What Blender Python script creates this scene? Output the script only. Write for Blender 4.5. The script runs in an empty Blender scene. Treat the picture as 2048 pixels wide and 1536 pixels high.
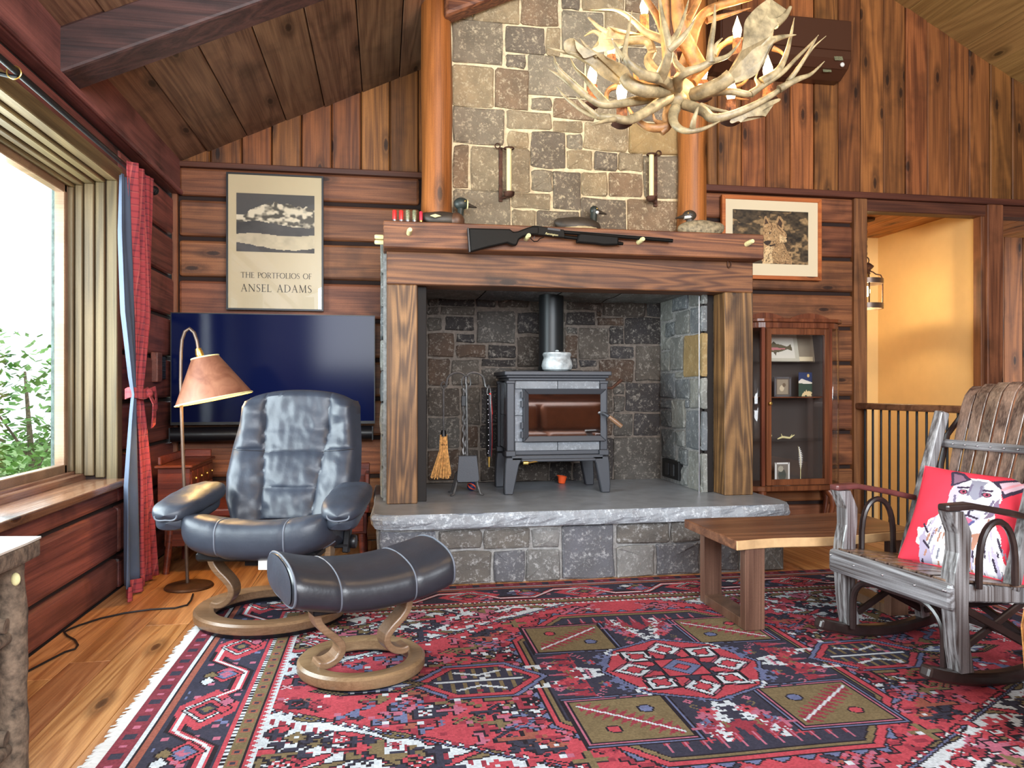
import bpy, bmesh, math, random
import numpy as np
from mathutils import Vector, Matrix, Quaternion
from mathutils import noise as mnoise

random.seed(7)
SC = bpy.context.scene
COL = SC.collection
PI = math.pi

# ------------------------------------------------------------------ camera
F = 1490.0
YAW = math.radians(9.8)
HC = 1.10
CS, SN = math.cos(YAW), math.sin(YAW)
cam_d = bpy.data.cameras.new('camera')
cam = bpy.data.objects.new('camera', cam_d)
COL.objects.link(cam)
cam.location = (0, 0, HC)
cam.rotation_euler = (PI / 2, 0, -YAW)
cam_d.sensor_width = 36
cam_d.lens = 36 * F / 2048
cam_d.shift_y = 9 / 2048
cam_d.clip_start = 0.05
SC.camera = cam

# ------------------------------------------------------------------ world, lights, exposure
SC.view_settings.view_transform = 'Standard'
SC.view_settings.look = 'None'
SC.view_settings.gamma = 1
SC.view_settings.use_curve_mapping = False
SC.view_settings.exposure = 0.5
world = bpy.data.worlds.new('sky')
SC.world = world
world.use_nodes = True
bg = world.node_tree.nodes['Background']
bg.inputs[0].default_value = (0.86, 0.94, 1.0, 1)
bg.inputs[1].default_value = 1.9


def light(name, kind, loc, energy, color, **kw):
    d = bpy.data.lights.new(name, kind)
    d.energy = energy
    d.color = color
    o = bpy.data.objects.new(name, d)
    COL.objects.link(o)
    o.location = loc
    for k, v in kw.items():
        if k == 'rot':
            o.rotation_euler = v
        else:
            setattr(d, k, v)
    return o


# daylight entering through the tall windows behind the photographer and the big window on the left
light('rear_window_light', 'AREA', (1.2, -2.3, 2.45), 430, (0.90, 0.95, 1.0), shape='RECTANGLE', size=4.6, size_y=2.0,
      rot=(math.radians(84), 0, 0))
light('left_window_light', 'AREA', (-1.95, 2.95, 1.45), 150, (0.88, 0.95, 1.0), shape='RECTANGLE', size=1.5, size_y=2.6,
      rot=(0, math.radians(-90), 0))


# ------------------------------------------------------------------ picture rays -> points of the room
def ray(u, v):
    xc = (u - 1024) / F
    zc = (777 - v) / F
    return Vector((xc * CS + SN, -xc * SN + CS, zc))


def atY(u, v, Y):
    r = ray(u, v)
    return Vector((0, 0, HC)) + r * (Y / r.y)


def atX(u, v, X):
    r = ray(u, v)
    return Vector((0, 0, HC)) + r * (X / r.x)


def atZ(u, v, Z):
    r = ray(u, v)
    return Vector((0, 0, HC)) + r * ((Z - HC) / r.z)


def lin(c):
    c = c / 255.0
    return c / 12.92 if c <= 0.04045 else ((c + 0.055) / 1.055) ** 2.4


def S(r, g, b):
    return (lin(r), lin(g), lin(b), 1.0)


# ------------------------------------------------------------------ mesh builder
class MB:
    def __init__(self):
        self.v, self.f, self.s = [], [], []

    def add(self, verts, faces, smooth=False):
        n = len(self.v)
        self.v += [tuple(p) for p in verts]
        self.f += [tuple(i + n for i in f) for f in faces]
        self.s += [smooth] * len(faces)
        return self

    def box(self, x0, x1, y0, y1, z0, z1):
        vs = [(x0, y0, z0), (x1, y0, z0), (x1, y1, z0), (x0, y1, z0), (x0, y0, z1), (x1, y0, z1), (x1, y1, z1), (x0, y1, z1)]
        return self.add(vs, [(0, 3, 2, 1), (4, 5, 6, 7), (0, 1, 5, 4), (1, 2, 6, 5), (2, 3, 7, 6), (3, 0, 4, 7)])

    def bar(self, p0, p1, w, h, up=(0, 0, 1), w1=None, h1=None):
        p0, p1 = Vector(p0), Vector(p1)
        d = (p1 - p0).normalized()
        up = Vector(up)
        sx = d.cross(up)
        if sx.length < 1e-5:
            sx = d.cross(Vector((1, 0, 0)))
        sx.normalize()
        uz = sx.cross(d).normalized()
        w1 = w if w1 is None else w1
        h1 = h if h1 is None else h1
        vs = []
        for p, a, b in ((p0, w, h), (p1, w1, h1)):
            for sa, sb in ((-1, -1), (1, -1), (1, 1), (-1, 1)):
                vs.append(p + sx * (a / 2 * sa) + uz * (b / 2 * sb))
        return self.add(vs, [(0, 1, 2, 3), (7, 6, 5, 4), (0, 4, 5, 1), (1, 5, 6, 2), (2, 6, 7, 3), (3, 7, 4, 0)])

    def tube(self, pts, rad, n=8, smooth=True, flat=None, up=None, closed=False):
        pts = [Vector(p) for p in pts]
        m = len(pts)
        if not hasattr(rad, '__len__'):
            rad = [rad] * m
        tang = []
        for i in range(m):
            a = pts[(i - 1) % m] if (closed or i > 0) else pts[i]
            b = pts[(i + 1) % m] if (closed or i < m - 1) else pts[i]
            tang.append((b - a).normalized())
        t = tang[0]
        ref = Vector(up) if up else (Vector((0, 0, 1)) if abs(t.z) < 0.9 else Vector((1, 0, 0)))
        nx = t.cross(ref)
        if nx.length < 1e-6:
            nx = t.cross(Vector((0, 1, 0)))
        nx.normalize()
        vs = []
        for i in range(m):
            if i:
                q = tang[i - 1].rotation_difference(tang[i])
                nx = q @ nx
                nx = (nx - tang[i] * nx.dot(tang[i])).normalized()
            ny = tang[i].cross(nx).normalized()
            fl = 1.0 if flat is None else (flat[i] if hasattr(flat, '__len__') else flat)
            for k in range(n):
                a = 2 * PI * k / n
                vs.append(pts[i] + nx * (math.cos(a) * rad[i]) + ny * (math.sin(a) * rad[i] * fl))
        fs = []
        for i in range(m if closed else m - 1):
            for k in range(n):
                a, b = i * n + k, i * n + (k + 1) % n
                c, d = ((i + 1) % m) * n + (k + 1) % n, ((i + 1) % m) * n + k
                fs.append((a, b, c, d))
        if not closed:
            fs.append(tuple(range(n - 1, -1, -1)))
            fs.append(tuple((m - 1) * n + k for k in range(n)))
        return self.add(vs, fs, smooth)

    def ribbon(self, pts, w, t, up=(0, 0, 1), closed=False, smooth=False):
        """rectangular section swept along pts; w is measured along `up` projected, t across"""
        pts = [Vector(p) for p in pts]
        up = Vector(up)
        m = len(pts)
        vs = []
        for i in range(m):
            a = pts[(i - 1) % m] if (closed or i > 0) else pts[i]
            b = pts[(i + 1) % m] if (closed or i < m - 1) else pts[i]
            d = (b - a).normalized()
            uu = (up - d * up.dot(d)).normalized()
            sx = d.cross(uu).normalized()
            ww = w[i] if hasattr(w, '__len__') else w
            tt = t[i] if hasattr(t, '__len__') else t
            for sa, sb in ((-1, -1), (1, -1), (1, 1), (-1, 1)):
                vs.append(pts[i] + sx * (tt / 2 * sa) + uu * (ww / 2 * sb))
        fs = []
        for i in range(m if closed else m - 1):
            j = (i + 1) % m
            for k in range(4):
                fs.append((i * 4 + k, i * 4 + (k + 1) % 4, j * 4 + (k + 1) % 4, j * 4 + k))
        if not closed:
            fs.append((3, 2, 1, 0))
            fs.append(tuple((m - 1) * 4 + k for k in range(4)))
        return self.add(vs, fs, smooth)

    def lathe(self, prof, n=20, M=None, smooth=True, a0=0, a1=2 * PI, caps=True):
        M = M or Matrix.Identity(4)
        full = abs(a1 - a0 - 2 * PI) < 1e-6
        cols = n if full else n + 1
        vs, fs = [], []
        for r, z in prof:
            for k in range(cols):
                a = a0 + (a1 - a0) * k / n
                vs.append(M @ Vector((r * math.cos(a), r * math.sin(a), z)))
        for i in range(len(prof) - 1):
            for k in range(n):
                b = (k + 1) % cols
                fs.append((i * cols + k, i * cols + b, (i + 1) * cols + b, (i + 1) * cols + k))
        if full and caps and prof[0] != prof[-1]:
            if prof[0][0] > 1e-4:
                fs.append(tuple(range(n - 1, -1, -1)))
            if prof[-1][0] > 1e-4:
                fs.append(tuple((len(prof) - 1) * cols + k for k in range(n)))
        return self.add(vs, fs, smooth)

    def prism(self, poly, o, ex, ey, en, t):
        """polygon (a,b) on axes ex,ey from o, thickness t along en"""
        o, ex, ey, en = Vector(o), Vector(ex), Vector(ey), Vector(en)
        n = len(poly)
        vs = [o + ex * a + ey * b for a, b in poly] + [o + ex * a + ey * b + en * t for a, b in poly]
        fs = [tuple(range(n)), tuple(range(2 * n - 1, n - 1, -1))]
        fs += [(i, i + n, (i + 1) % n + n, (i + 1) % n) for i in range(n)]
        return self.add(vs, fs)

    def ell(self, c, r, nu=16, nv=10, M=None, fn=None):
        """ellipsoid; fn(p unit) -> scale"""
        vs, fs = [], []
        M = M or Matrix.Identity(4)
        for j in range(nv + 1):
            th = PI * j / nv
            for i in range(nu):
                ph = 2 * PI * i / nu
                p = Vector((math.sin(th) * math.cos(ph), math.sin(th) * math.sin(ph), math.cos(th)))
                q = Vector((p.x * r[0], p.y * r[1], p.z * r[2]))
                if fn:
                    q = fn(p, q)
                vs.append(M @ (Vector(c) + q))
        for j in range(nv):
            for i in range(nu):
                a, b = j * nu + i, j * nu + (i + 1) % nu
                fs.append((a, a + nu, b + nu, b))
        return self.add(vs, fs, True)

    def grid(self, P, smooth=True, closed_u=False):
        """P[i][j] points"""
        ni, nj = len(P), len(P[0])
        vs = [p for row in P for p in row]
        fs = []
        for i in range(ni - 1):
            for j in range(nj if closed_u else nj - 1):
                k = (j + 1) % nj
                fs.append((i * nj + j, i * nj + k, (i + 1) * nj + k, (i + 1) * nj + j))
        return self.add(vs, fs, smooth)


MW = {}          # world matrix of every thing, so that children may be given in room coordinates


def _setp(o, label=None, cat=None, group=None, kind=None):
    if label:
        o['label'] = label
    if cat:
        o['category'] = cat
    if group:
        o['group'] = group
    if kind:
        o['kind'] = kind


def thing(name, label, cat, loc=(0, 0, 0), rz=0.0, group=None, kind=None):
    o = bpy.data.objects.new(name, None)
    COL.objects.link(o)
    o.empty_display_size = 0.1
    o.location = loc
    o.rotation_euler = (0, 0, rz)
    MW[o.name] = Matrix.Translation(Vector(loc)) @ Matrix.Rotation(rz, 4, 'Z')
    _setp(o, label, cat, group, kind)
    return o


def obj(name, mb, mat, parent=None, world=False, label=None, cat=None, group=None, kind=None, bevel=0, seg=1, sub=0, fix=True,
        recenter=None, colors=None):
    me = bpy.data.meshes.new(name)
    vs = mb.v
    o = None
    M = MW.get(parent.name, Matrix.Identity(4)) if parent else Matrix.Identity(4)
    loc = Vector((0, 0, 0))
    if parent:
        if world:
            Mi = M.inverted()
            vs = [Mi @ Vector(p) for p in vs]
    else:
        a = np.array(vs, dtype=float)
        lo, hi = a.min(0), a.max(0)
        loc = Vector(((lo[0] + hi[0]) / 2, (lo[1] + hi[1]) / 2, lo[2]))
        if kind == 'structure':
            loc = Vector((0, 0, 0))
        vs = [(p[0] - loc[0], p[1] - loc[1], p[2] - loc[2]) for p in vs]
    me.from_pydata([tuple(p) for p in vs], [], mb.f)
    me.polygons.foreach_set('use_smooth', mb.s)
    if colors is not None:
        ca = me.color_attributes.new('Col', 'FLOAT_COLOR', 'CORNER')
        arr = np.repeat(np.asarray(colors, dtype=np.float32).reshape(-1, 4), 4, axis=0)
        ca.data.foreach_set('color', arr.ravel())
    if fix and len(mb.f) < 40000:
        bm = bmesh.new()
        bm.from_mesh(me)
        if colors is None:
            bmesh.ops.recalc_face_normals(bm, faces=bm.faces)
        bm.to_mesh(me)
        bm.free()
    if colors is None and any(mb.s):
        me.set_sharp_from_angle(angle=math.radians(40))
    me.update()
    o = bpy.data.objects.new(name, me)
    COL.objects.link(o)
    if mat:
        me.materials.append(mat)
    if parent:
        o.parent = parent
    else:
        o.location = loc
    MW[o.name] = M if parent else Matrix.Translation(loc)
    if bevel:
        b = o.modifiers.new('bevel', 'BEVEL')
        b.width = bevel
        b.segments = seg
        b.limit_method = 'ANGLE'
        b.angle_limit = math.radians(40)
        b.harden_normals = False
    if sub:
        s = o.modifiers.new('sub', 'SUBSURF')
        s.levels = sub
        s.render_levels = sub
    _setp(o, label, cat, group, kind)
    return o


def dup(root, loc, rz=None, label=None):
    c = root.copy()
    COL.objects.link(c)
    c.location = loc
    if rz is not None:
        c.rotation_euler = (0, 0, rz)
    if label:
        c['label'] = label
    for ch in list(root.children):
        d = ch.copy()
        COL.objects.link(d)
        d.parent = c
        for g in list(ch.children):
            e = g.copy()
            COL.objects.link(e)
            e.parent = d
    return c


def mesh_text(name, txt, mat, size, M, parent, ext=0.0008, spacing=1.0, align='CENTER', shear=0):
    cu = bpy.data.curves.new(name, 'FONT')
    cu.body = txt
    cu.size = size
    cu.extrude = ext
    cu.align_x = align
    cu.space_character = spacing
    cu.shear = shear
    tmp = bpy.data.objects.new(name + '_tmp', cu)
    COL.objects.link(tmp)
    dg = bpy.context.evaluated_depsgraph_get()
    me = bpy.data.meshes.new_from_object(tmp.evaluated_get(dg))
    bpy.data.objects.remove(tmp)
    me.transform(M)
    if parent:
        me.transform(MW[parent.name].inverted())
    me.materials.clear()
    me.materials.append(mat)
    o = bpy.data.objects.new(name, me)
    COL.objects.link(o)
    if parent:
        o.parent = parent
    return o


# ------------------------------------------------------------------ materials
MATS = {}


class NT:
    def __init__(self, name):
        self.m = bpy.data.materials.new(name)
        self.m.use_nodes = True
        self.t = self.m.node_tree
        self.b = self.t.nodes['Principled BSDF']

    def n(self, typ, **kw):
        nd = self.t.nodes.new(typ)
        for k, v in kw.items():
            if k.startswith('i_'):
                key = k[2:]
                nd.inputs[int(key) if key.isdigit() else key].default_value = v
            else:
                setattr(nd, k, v)
        return nd

    def l(self, a, b):
        self.t.links.new(a, b)
        return self

    def math(self, op, a, b=None, c=None, clamp=False):
        nd = self.n('ShaderNodeMath', operation=op, use_clamp=clamp)
        for i, x in enumerate((a, b, c)):
            if x is None:
                continue
            if isinstance(x, (int, float)):
                nd.inputs[i].default_value = x
            else:
                self.l(x, nd.inputs[i])
        return nd.outputs[0]

    def mix(self, fac, a, b, mode='MIX'):
        nd = self.n('ShaderNodeMix', data_type='RGBA', blend_type=mode)
        for i, x in ((0, fac), (6, a), (7, b)):
            if isinstance(x, (int, float)):
                nd.inputs[i].default_value = x
            elif isinstance(x, tuple):
                nd.inputs[i].default_value = x
            else:
                self.l(x, nd.inputs[i])
        return nd.outputs[2]

    def ramp(self, fac, stops, interp='LINEAR'):
        nd = self.n('ShaderNodeValToRGB')
        cr = nd.color_ramp
        cr.interpolation = interp
        while len(cr.elements) > 1:
            cr.elements.remove(cr.elements[-1])
        for i, (p, c) in enumerate(stops):
            e = cr.elements[0] if i == 0 else cr.elements.new(p)
            e.position = p
            e.color = c if len(c) == 4 else (c[0], c[1], c[2], 1)
        self.l(fac, nd.inputs[0])
        return nd.outputs[0]

    def noise(self, vec, scale, detail=4, rough=0.55, dist=0.0):
        nd = self.n('ShaderNodeTexNoise')
        nd.inputs['Scale'].default_value = scale
        nd.inputs['Detail'].default_value = detail
        nd.inputs['Roughness'].default_value = rough
        nd.inputs['Distortion'].default_value = dist
        if vec is not None:
            self.l(vec, nd.inputs['Vector'])
        return nd.outputs[0]

    def coords(self, rnd=True, scale=(1, 1, 1)):
        tc = self.n('ShaderNodeTexCoord').outputs['Object']
        oi = self.n('ShaderNodeObjectInfo').outputs['Random']
        self.rand = oi
        if rnd:
            k = self.math('MULTIPLY', oi, 53.0)
            ad = self.n('ShaderNodeVectorMath', operation='ADD')
            self.l(tc, ad.inputs[0])
            self.l(k, ad.inputs[1])
            tc = ad.outputs[0]
        self.base = tc
        mp = self.n('ShaderNodeMapping')
        mp.inputs['Scale'].default_value = scale
        self.l(tc, mp.inputs[0])
        return mp.outputs[0]

    def bump(self, h, strength=0.3, dist=0.01):
        b = self.n('ShaderNodeBump')
        b.inputs['Strength'].default_value = strength
        b.inputs['Distance'].default_value = dist
        self.l(h, b.inputs['Height'])
        self.l(b.outputs[0], self.b.inputs['Normal'])


def wood(name, light_c, dark_c, axis='X', rings=26, rough=0.55, var=0.5, knots=0.5, fine=0.5, bump=0.25, spec=0.4, kscale=1.0, flat=None, rough_blot=1.0):
    t = NT(name)
    a = 'XYZ'.index(axis)
    sc = [6.0, 6.0, 6.0]
    sc[a] = 0.45
    v = t.coords(True, tuple(sc))
    n1 = t.noise(v, 0.55, 3, 0.5, 0.4)
    ring = t.math('SINE', t.math('MULTIPLY', n1, rings * 2.6))
    ring = t.math('MULTIPLY_ADD', ring, 0.5, 0.5)
    sc2 = [130.0, 130.0, 130.0]
    sc2[a] = 2.2
    mp = t.n('ShaderNodeMapping')
    mp.inputs['Scale'].default_value = tuple(sc2)
    t.l(t.base, mp.inputs[0])
    n2 = t.noise(mp.outputs[0], 1.0, 3, 0.6)
    f = t.math('ADD', t.math('MULTIPLY', ring, 0.42 * (1 - fine) + 0.06), t.math('MULTIPLY', n2, 0.85))
    n3 = t.noise(v, 0.22, 2, 0.5)
    f = t.math('ADD', f, t.math('MULTIPLY_ADD', n3, 0.3, 0.1))
    f = t.math('SUBTRACT', f, 0.24 - 0.1 * fine, clamp=True)
    c = t.ramp(f, [(0.12, light_c), (0.85, dark_c)])
    blot = t.noise(v, 0.9, 4, 0.62, 0.3)
    iso = t.noise(t.base, 3.2, 3, 0.6)
    grit = t.noise(t.base, 210, 2, 0.7)
    if knots:
        flat = flat or {'X': 'Y', 'Y': 'X', 'Z': 'Y'}[axis]
        ks = [4.4 * kscale] * 3
        ks[a] = 1.5 * kscale
        mk = t.n('ShaderNodeMapping')
        mk.inputs['Scale'].default_value = tuple(ks)
        t.l(t.base, mk.inputs[0])
        sx_ = t.n('ShaderNodeSeparateXYZ')
        t.l(mk.outputs[0], sx_.inputs[0])
        cx_ = t.n('ShaderNodeCombineXYZ')
        for q_, nm_ in enumerate([q for q in 'XYZ' if q != flat]):
            t.l(sx_.outputs['XYZ'.index(nm_)], cx_.inputs[q_])
        mk = cx_
        vo = t.n('ShaderNodeTexVoronoi', voronoi_dimensions='2D')
        vo.inputs['Scale'].default_value = 1.0
        vo.inputs['Randomness'].default_value = 1.0
        t.l(mk.outputs[0], vo.inputs['Vector'])
        kd = t.math('ADD', vo.outputs['Distance'], t.math('MULTIPLY', t.math('SUBTRACT', grit, 0.5), 0.05))
        pick = t.n('ShaderNodeSeparateColor')
        t.l(vo.outputs['Color'], pick.inputs[0])
        on = t.math('GREATER_THAN', pick.outputs[0], 1 - min(0.95, knots))
        kf = t.ramp(kd, [(0.0, (1, 1, 1, 1)), (0.055, (.9, .9, .9, 1)), (0.08, (.35, .35, .35, 1)), (0.11, (.55, .55, .55, 1)), (0.22, (0, 0, 0, 1))])
        kf = t.math('MULTIPLY', kf, on)
        dk = tuple(x * 0.22 for x in dark_c[:3]) + (1,)
        c = t.mix(kf, c, dk)
    val = t.math('MULTIPLY_ADD', t.rand, var, 1 - var / 2)
    val = t.math('MULTIPLY', val, t.math('MULTIPLY_ADD', grit, 0.5, 0.75))
    val = t.math('MULTIPLY', val, t.math('MULTIPLY_ADD', blot, 0.7 * rough_blot, 1 - 0.35 * rough_blot))
    val = t.math('MULTIPLY', val, t.ramp(iso, [(0.28, (.55, .55, .55, 1)), (0.48, (1, 1, 1, 1)), (1, (1.05, 1.05, 1.05, 1))]) if rough_blot > .5 else 1.0)
    hs = t.n('ShaderNodeHueSaturation')
    t.l(val, hs.inputs['Value'])
    t.l(t.math('MULTIPLY_ADD', t.math('FRACT', t.math('MULTIPLY', t.rand, 7.31)), 0.014, 0.490), hs.inputs['Hue'])
    t.l(c, hs.inputs['Color'])
    t.l(hs.outputs[0], t.b.inputs['Base Color'])
    t.b.inputs['Roughness'].default_value = rough
    t.b.inputs['Specular IOR Level'].default_value = spec
    t.bump(t.math('ADD', n2, t.math('MULTIPLY', ring, 0.4)), bump, 0.004)
    MATS[name] = t.m
    return t.m


def stone(name, palette, speck=(0.55, 0.53, 0.48, 1), speck_amt=0.55, rough=0.85, bump=0.6, scale=1.0):
    t = NT(name)
    v = t.coords(True)
    n = len(palette)
    c = t.ramp(t.rand, [(i / n, p) for i, p in enumerate(palette)], 'CONSTANT')
    big = t.noise(v, 7 * scale, 4, 0.6)
    mid = t.noise(v, 24 * scale, 5, 0.7)
    fine = t.noise(v, 70 * scale, 3, 0.7)
    c = t.mix(t.ramp(big, [(0.35, (0, 0, 0, 1)), (0.7, (0.55, 0.55, 0.55, 1))]), c, tuple(x * 0.45 for x in palette[0][:3]) + (1,))
    sp = t.ramp(t.math('ADD', t.math('MULTIPLY', mid, 0.6), t.math('MULTIPLY', fine, 0.5)), [(0.57, (0, 0, 0, 1)), (0.70, (speck_amt,) * 3 + (1,))])
    c = t.mix(sp, c, speck)
    t.l(c, t.b.inputs['Base Color'])
    t.b.inputs['Roughness'].default_value = rough
    t.b.inputs['Specular IOR Level'].default_value = 0.3
    t.bump(t.math('ADD', t.math('MULTIPLY', mid, 1.0), t.math('MULTIPLY', fine, 0.5)), bump, 0.012)
    MATS[name] = t.m
    return t.m


def plain(name, c, rough=0.5, metal=0.0, spec=0.5, nscale=0, namt=0.15, bump=0, bscale=60, emit=0, coat=0, trans=0):
    t = NT(name)
    t.b.inputs['Roughness'].default_value = rough
    t.b.inputs['Metallic'].default_value = metal
    t.b.inputs['Specular IOR Level'].default_value = spec
    if nscale:
        v = t.coords(True)
        n = t.noise(v, nscale, 4, 0.6)
        dk = tuple(x * (1 - namt * 2) for x in c[:3]) + (1,)
        lt = tuple(min(1, x * (1 + namt)) for x in c[:3]) + (1,)
        t.l(t.ramp(n, [(0.3, dk), (0.7, lt)]), t.b.inputs['Base Color'])
    else:
        t.b.inputs['Base Color'].default_value = c
    if bump:
        v = t.coords(True)
        t.bump(t.noise(v, bscale, 4, 0.6), bump, 0.004)
    if emit:
        t.b.inputs['Emission Color'].default_value = c
        t.b.inputs['Emission Strength'].default_value = emit
    if coat:
        t.b.inputs['Coat Weight'].default_value = coat
    if trans:
        t.b.inputs['Transmission Weight'].default_value = trans
    MATS[name] = t.m
    return t.m


def colattr(name, rough=0.9, spec=0.2, fuzz=0.0, bump=0.0, bscale=300, gain=None):
    t = NT(name)
    ca = t.n('ShaderNodeVertexColor')
    ca.layer_name = 'Col'
    c = ca.outputs[0]
    if fuzz:
        v = t.coords(False)
        n = t.noise(v, 160, 2, 0.7)
        n2 = t.noise(v, 9, 3, 0.6)
        k = t.math('ADD', t.math('MULTIPLY_ADD', n, fuzz * 2, 1 - fuzz), t.math('MULTIPLY_ADD', n2, 0.5, -0.25))
        hs = t.n('ShaderNodeHueSaturation')
        t.l(k, hs.inputs['Value'])
        t.l(c, hs.inputs['Color'])
        c = hs.outputs[0]
    t.l(c, t.b.inputs['Base Color'])
    t.b.inputs['Roughness'].default_value = rough
    t.b.inputs['Specular IOR Level'].default_value = spec
    if bump:
        v = t.coords(False)
        t.bump(t.noise(v, bscale, 2, 0.6), bump, 0.003)
    MATS[name] = t.m
    return t.m


def glass_mat(name, tint=(1, 1, 1, 1), rough=0.0, refl=0.08):
    """thin pane: transparent with a mirror-like sheen"""
    t = NT(name)
    tr = t.n('ShaderNodeBsdfTransparent')
    tr.inputs[0].default_value = tint
    gl = t.n('ShaderNodeBsdfGlossy')
    gl.inputs['Roughness'].default_value = rough
    lw = t.n('ShaderNodeLayerWeight')
    lw.inputs[0].default_value = 0.5
    k = t.math('MULTIPLY_ADD', t.math('POWER', lw.outputs['Facing'], 5.0), 0.6, refl * 0.5, clamp=True)
    mx = t.n('ShaderNodeMixShader')
    t.l(k, mx.inputs[0])
    t.l(tr.outputs[0], mx.inputs[1])
    t.l(gl.outputs[0], mx.inputs[2])
    out = t.t.nodes['Material Output']
    t.l(mx.outputs[0], out.inputs[0])
    MATS[name] = t.m
    return t.m


# woods
W_UP_Z = wood('plank_wood_upright', S(180, 116, 60), S(98, 58, 28), 'Z', var=0.6, knots=0.8)
W_LOG_X = wood('log_wood_across', S(164, 106, 66), S(92, 54, 34), 'X', var=0.35, knots=0.45)
W_LOG_Y = wood('log_wood_along', S(158, 92, 76), S(92, 52, 46), 'Y', var=0.35, knots=0.4)
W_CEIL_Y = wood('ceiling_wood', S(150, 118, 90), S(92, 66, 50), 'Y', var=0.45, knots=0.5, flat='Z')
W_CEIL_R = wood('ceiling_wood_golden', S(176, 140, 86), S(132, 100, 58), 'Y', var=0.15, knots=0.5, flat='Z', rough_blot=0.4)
W_BEAM_X = wood('rafter_wood', S(88, 56, 50), S(44, 28, 27), 'X', var=0.1, knots=0.3)
W_PLATE = wood('plate_wood', S(150, 92, 86), S(96, 56, 54), 'Y', var=0.1, knots=0.4)
W_TRIM_X = wood('trim_wood', S(112, 66, 44), S(66, 36, 26), 'X', var=0.1, knots=0, rough_blot=0.3)
W_TRIM_Z = wood('post_wood', S(160, 106, 66), S(92, 56, 34), 'Z', var=0.2, knots=0.3)
W_JAMB_Z = wood('jamb_wood', S(122, 104, 70), S(72, 60, 38), 'Z', var=0.35, knots=0.2, rough_blot=0.3)
W_JAMB_Y = wood('head_wood', S(134, 116, 76), S(82, 68, 42), 'Y', var=0.3, knots=0.2, rough_blot=0.3)
W_SILL = wood('sill_wood', S(150, 112, 84), S(100, 70, 52), 'Y', var=0.1, knots=0.1, rough=0.16, spec=0.8, rough_blot=0.3)
W_FLOOR = wood('floor_oak', S(222, 166, 108), S(150, 94, 50), 'Y', rings=34, var=0.35, knots=0.35, rough=0.32, spec=0.5, bump=0.1, flat='Z', rough_blot=0.45)
W_FIRE_Z = wood('surround_wood_upright', S(162, 120, 74), S(80, 55, 33), 'Z', rings=64, var=0.1, knots=0.6, fine=0.2, kscale=0.8)
W_FIRE_X = wood('surround_wood_across', S(148, 98, 62), S(80, 47, 31), 'X', rings=64, var=0.12, knots=0.6, fine=0.2, kscale=0.8)
W_PINELOG = wood('peeled_log_wood', S(184, 112, 56), S(116, 66, 30), 'Z', rings=24, var=0.1, knots=0.8, rough=0.45, rough_blot=0.3)
W_WALNUT = wood('walnut_wood', S(150, 104, 72), S(82, 52, 36), 'X', rings=18, var=0.08, knots=0.15, rough=0.35, bump=0.08, rough_blot=0.3)
W_WALNUT_Z = wood('walnut_wood_upright', S(122, 92, 72), S(78, 54, 40), 'Z', rings=14, var=0.08, knots=0, rough=0.4, bump=0.08, rough_blot=0.3)
W_BENT = wood('bentwood', S(150, 122, 92), S(108, 84, 60), 'X', rings=10, var=0.05, knots=0, rough=0.3, bump=0.05, rough_blot=0.3)
W_ROCK = wood('rocker_wood', S(172, 172, 174), S(50, 42, 40), 'Z', rings=60, var=0.12, knots=0, rough=0.3, spec=0.9, bump=0.15, rough_blot=0.3)  # bluish sky reflection on the oak is painted into this pale base colour
W_ROCK_Y = wood('rocker_wood_across', S(176, 178, 182), S(54, 47, 46), 'X', rings=60, var=0.12, knots=0, rough=0.3, spec=0.9, bump=0.15, rough_blot=0.3)  # rails carry the same painted-in sky reflection as the legs
W_SLAT = wood('rocker_slat_wood', S(158, 132, 112), S(58, 44, 37), 'Z', rings=20, var=0.12, knots=0, rough=0.28, spec=0.9, bump=0.15, rough_blot=0.3)
W_DARKBENT = plain('dark_bentwood', S(46, 34, 32), 0.3, spec=0.6, nscale=20, namt=0.2)
W_CURIO = wood('curio_wood', S(140, 84, 52), S(84, 46, 28), 'Z', var=0.1, knots=0, rough=0.3, rough_blot=0.3)
W_COB = wood('cobbler_wood', S(128, 62, 42), S(66, 28, 20), 'X', var=0.2, knots=0.1, rough=0.35, rough_blot=0.3)
W_SADDLE = wood('soffit_wood', S(200, 140, 74), S(132, 84, 40), 'Y', var=0.2, knots=0.4, flat='Z')
# stones
ST_CHIM = stone('chimney_stone', [S(132, 120, 102), S(150, 134, 108), S(114, 103, 90), S(164, 144, 112), S(138, 114, 90), S(142, 131, 112)], speck=S(214, 198, 166), speck_amt=0.65, bump=0.9)
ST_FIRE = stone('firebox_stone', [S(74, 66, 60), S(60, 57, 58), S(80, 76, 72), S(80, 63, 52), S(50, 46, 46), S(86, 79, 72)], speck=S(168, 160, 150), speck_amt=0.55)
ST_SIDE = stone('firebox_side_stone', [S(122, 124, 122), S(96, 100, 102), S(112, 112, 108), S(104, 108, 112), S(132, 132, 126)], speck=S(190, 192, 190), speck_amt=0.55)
ST_TAN = stone('tan_stone', [S(160, 134, 92), S(150, 126, 86)], speck=S(190, 176, 140), speck_amt=0.4)
ST_BASE = stone('hearth_stone', [S(112, 110, 108), S(136, 130, 120), S(96, 96, 102), S(126, 124, 122), S(104, 98, 92)], speck=S(196, 196, 196), speck_amt=0.5)
ST_SLAB = stone('bluestone_rough', [S(150, 154, 160), S(150, 154, 160)], speck=S(215, 220, 226), speck_amt=0.7)
ST_SLABTOP = plain('bluestone_smooth', S(134, 138, 144), 0.35, spec=0.5, nscale=9, namt=0.12, bump=0.1, bscale=40)
M_MORT = plain('mortar_pale', S(224, 206, 170), 0.95, nscale=40, namt=0.15, bump=0.5, bscale=90)
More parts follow.
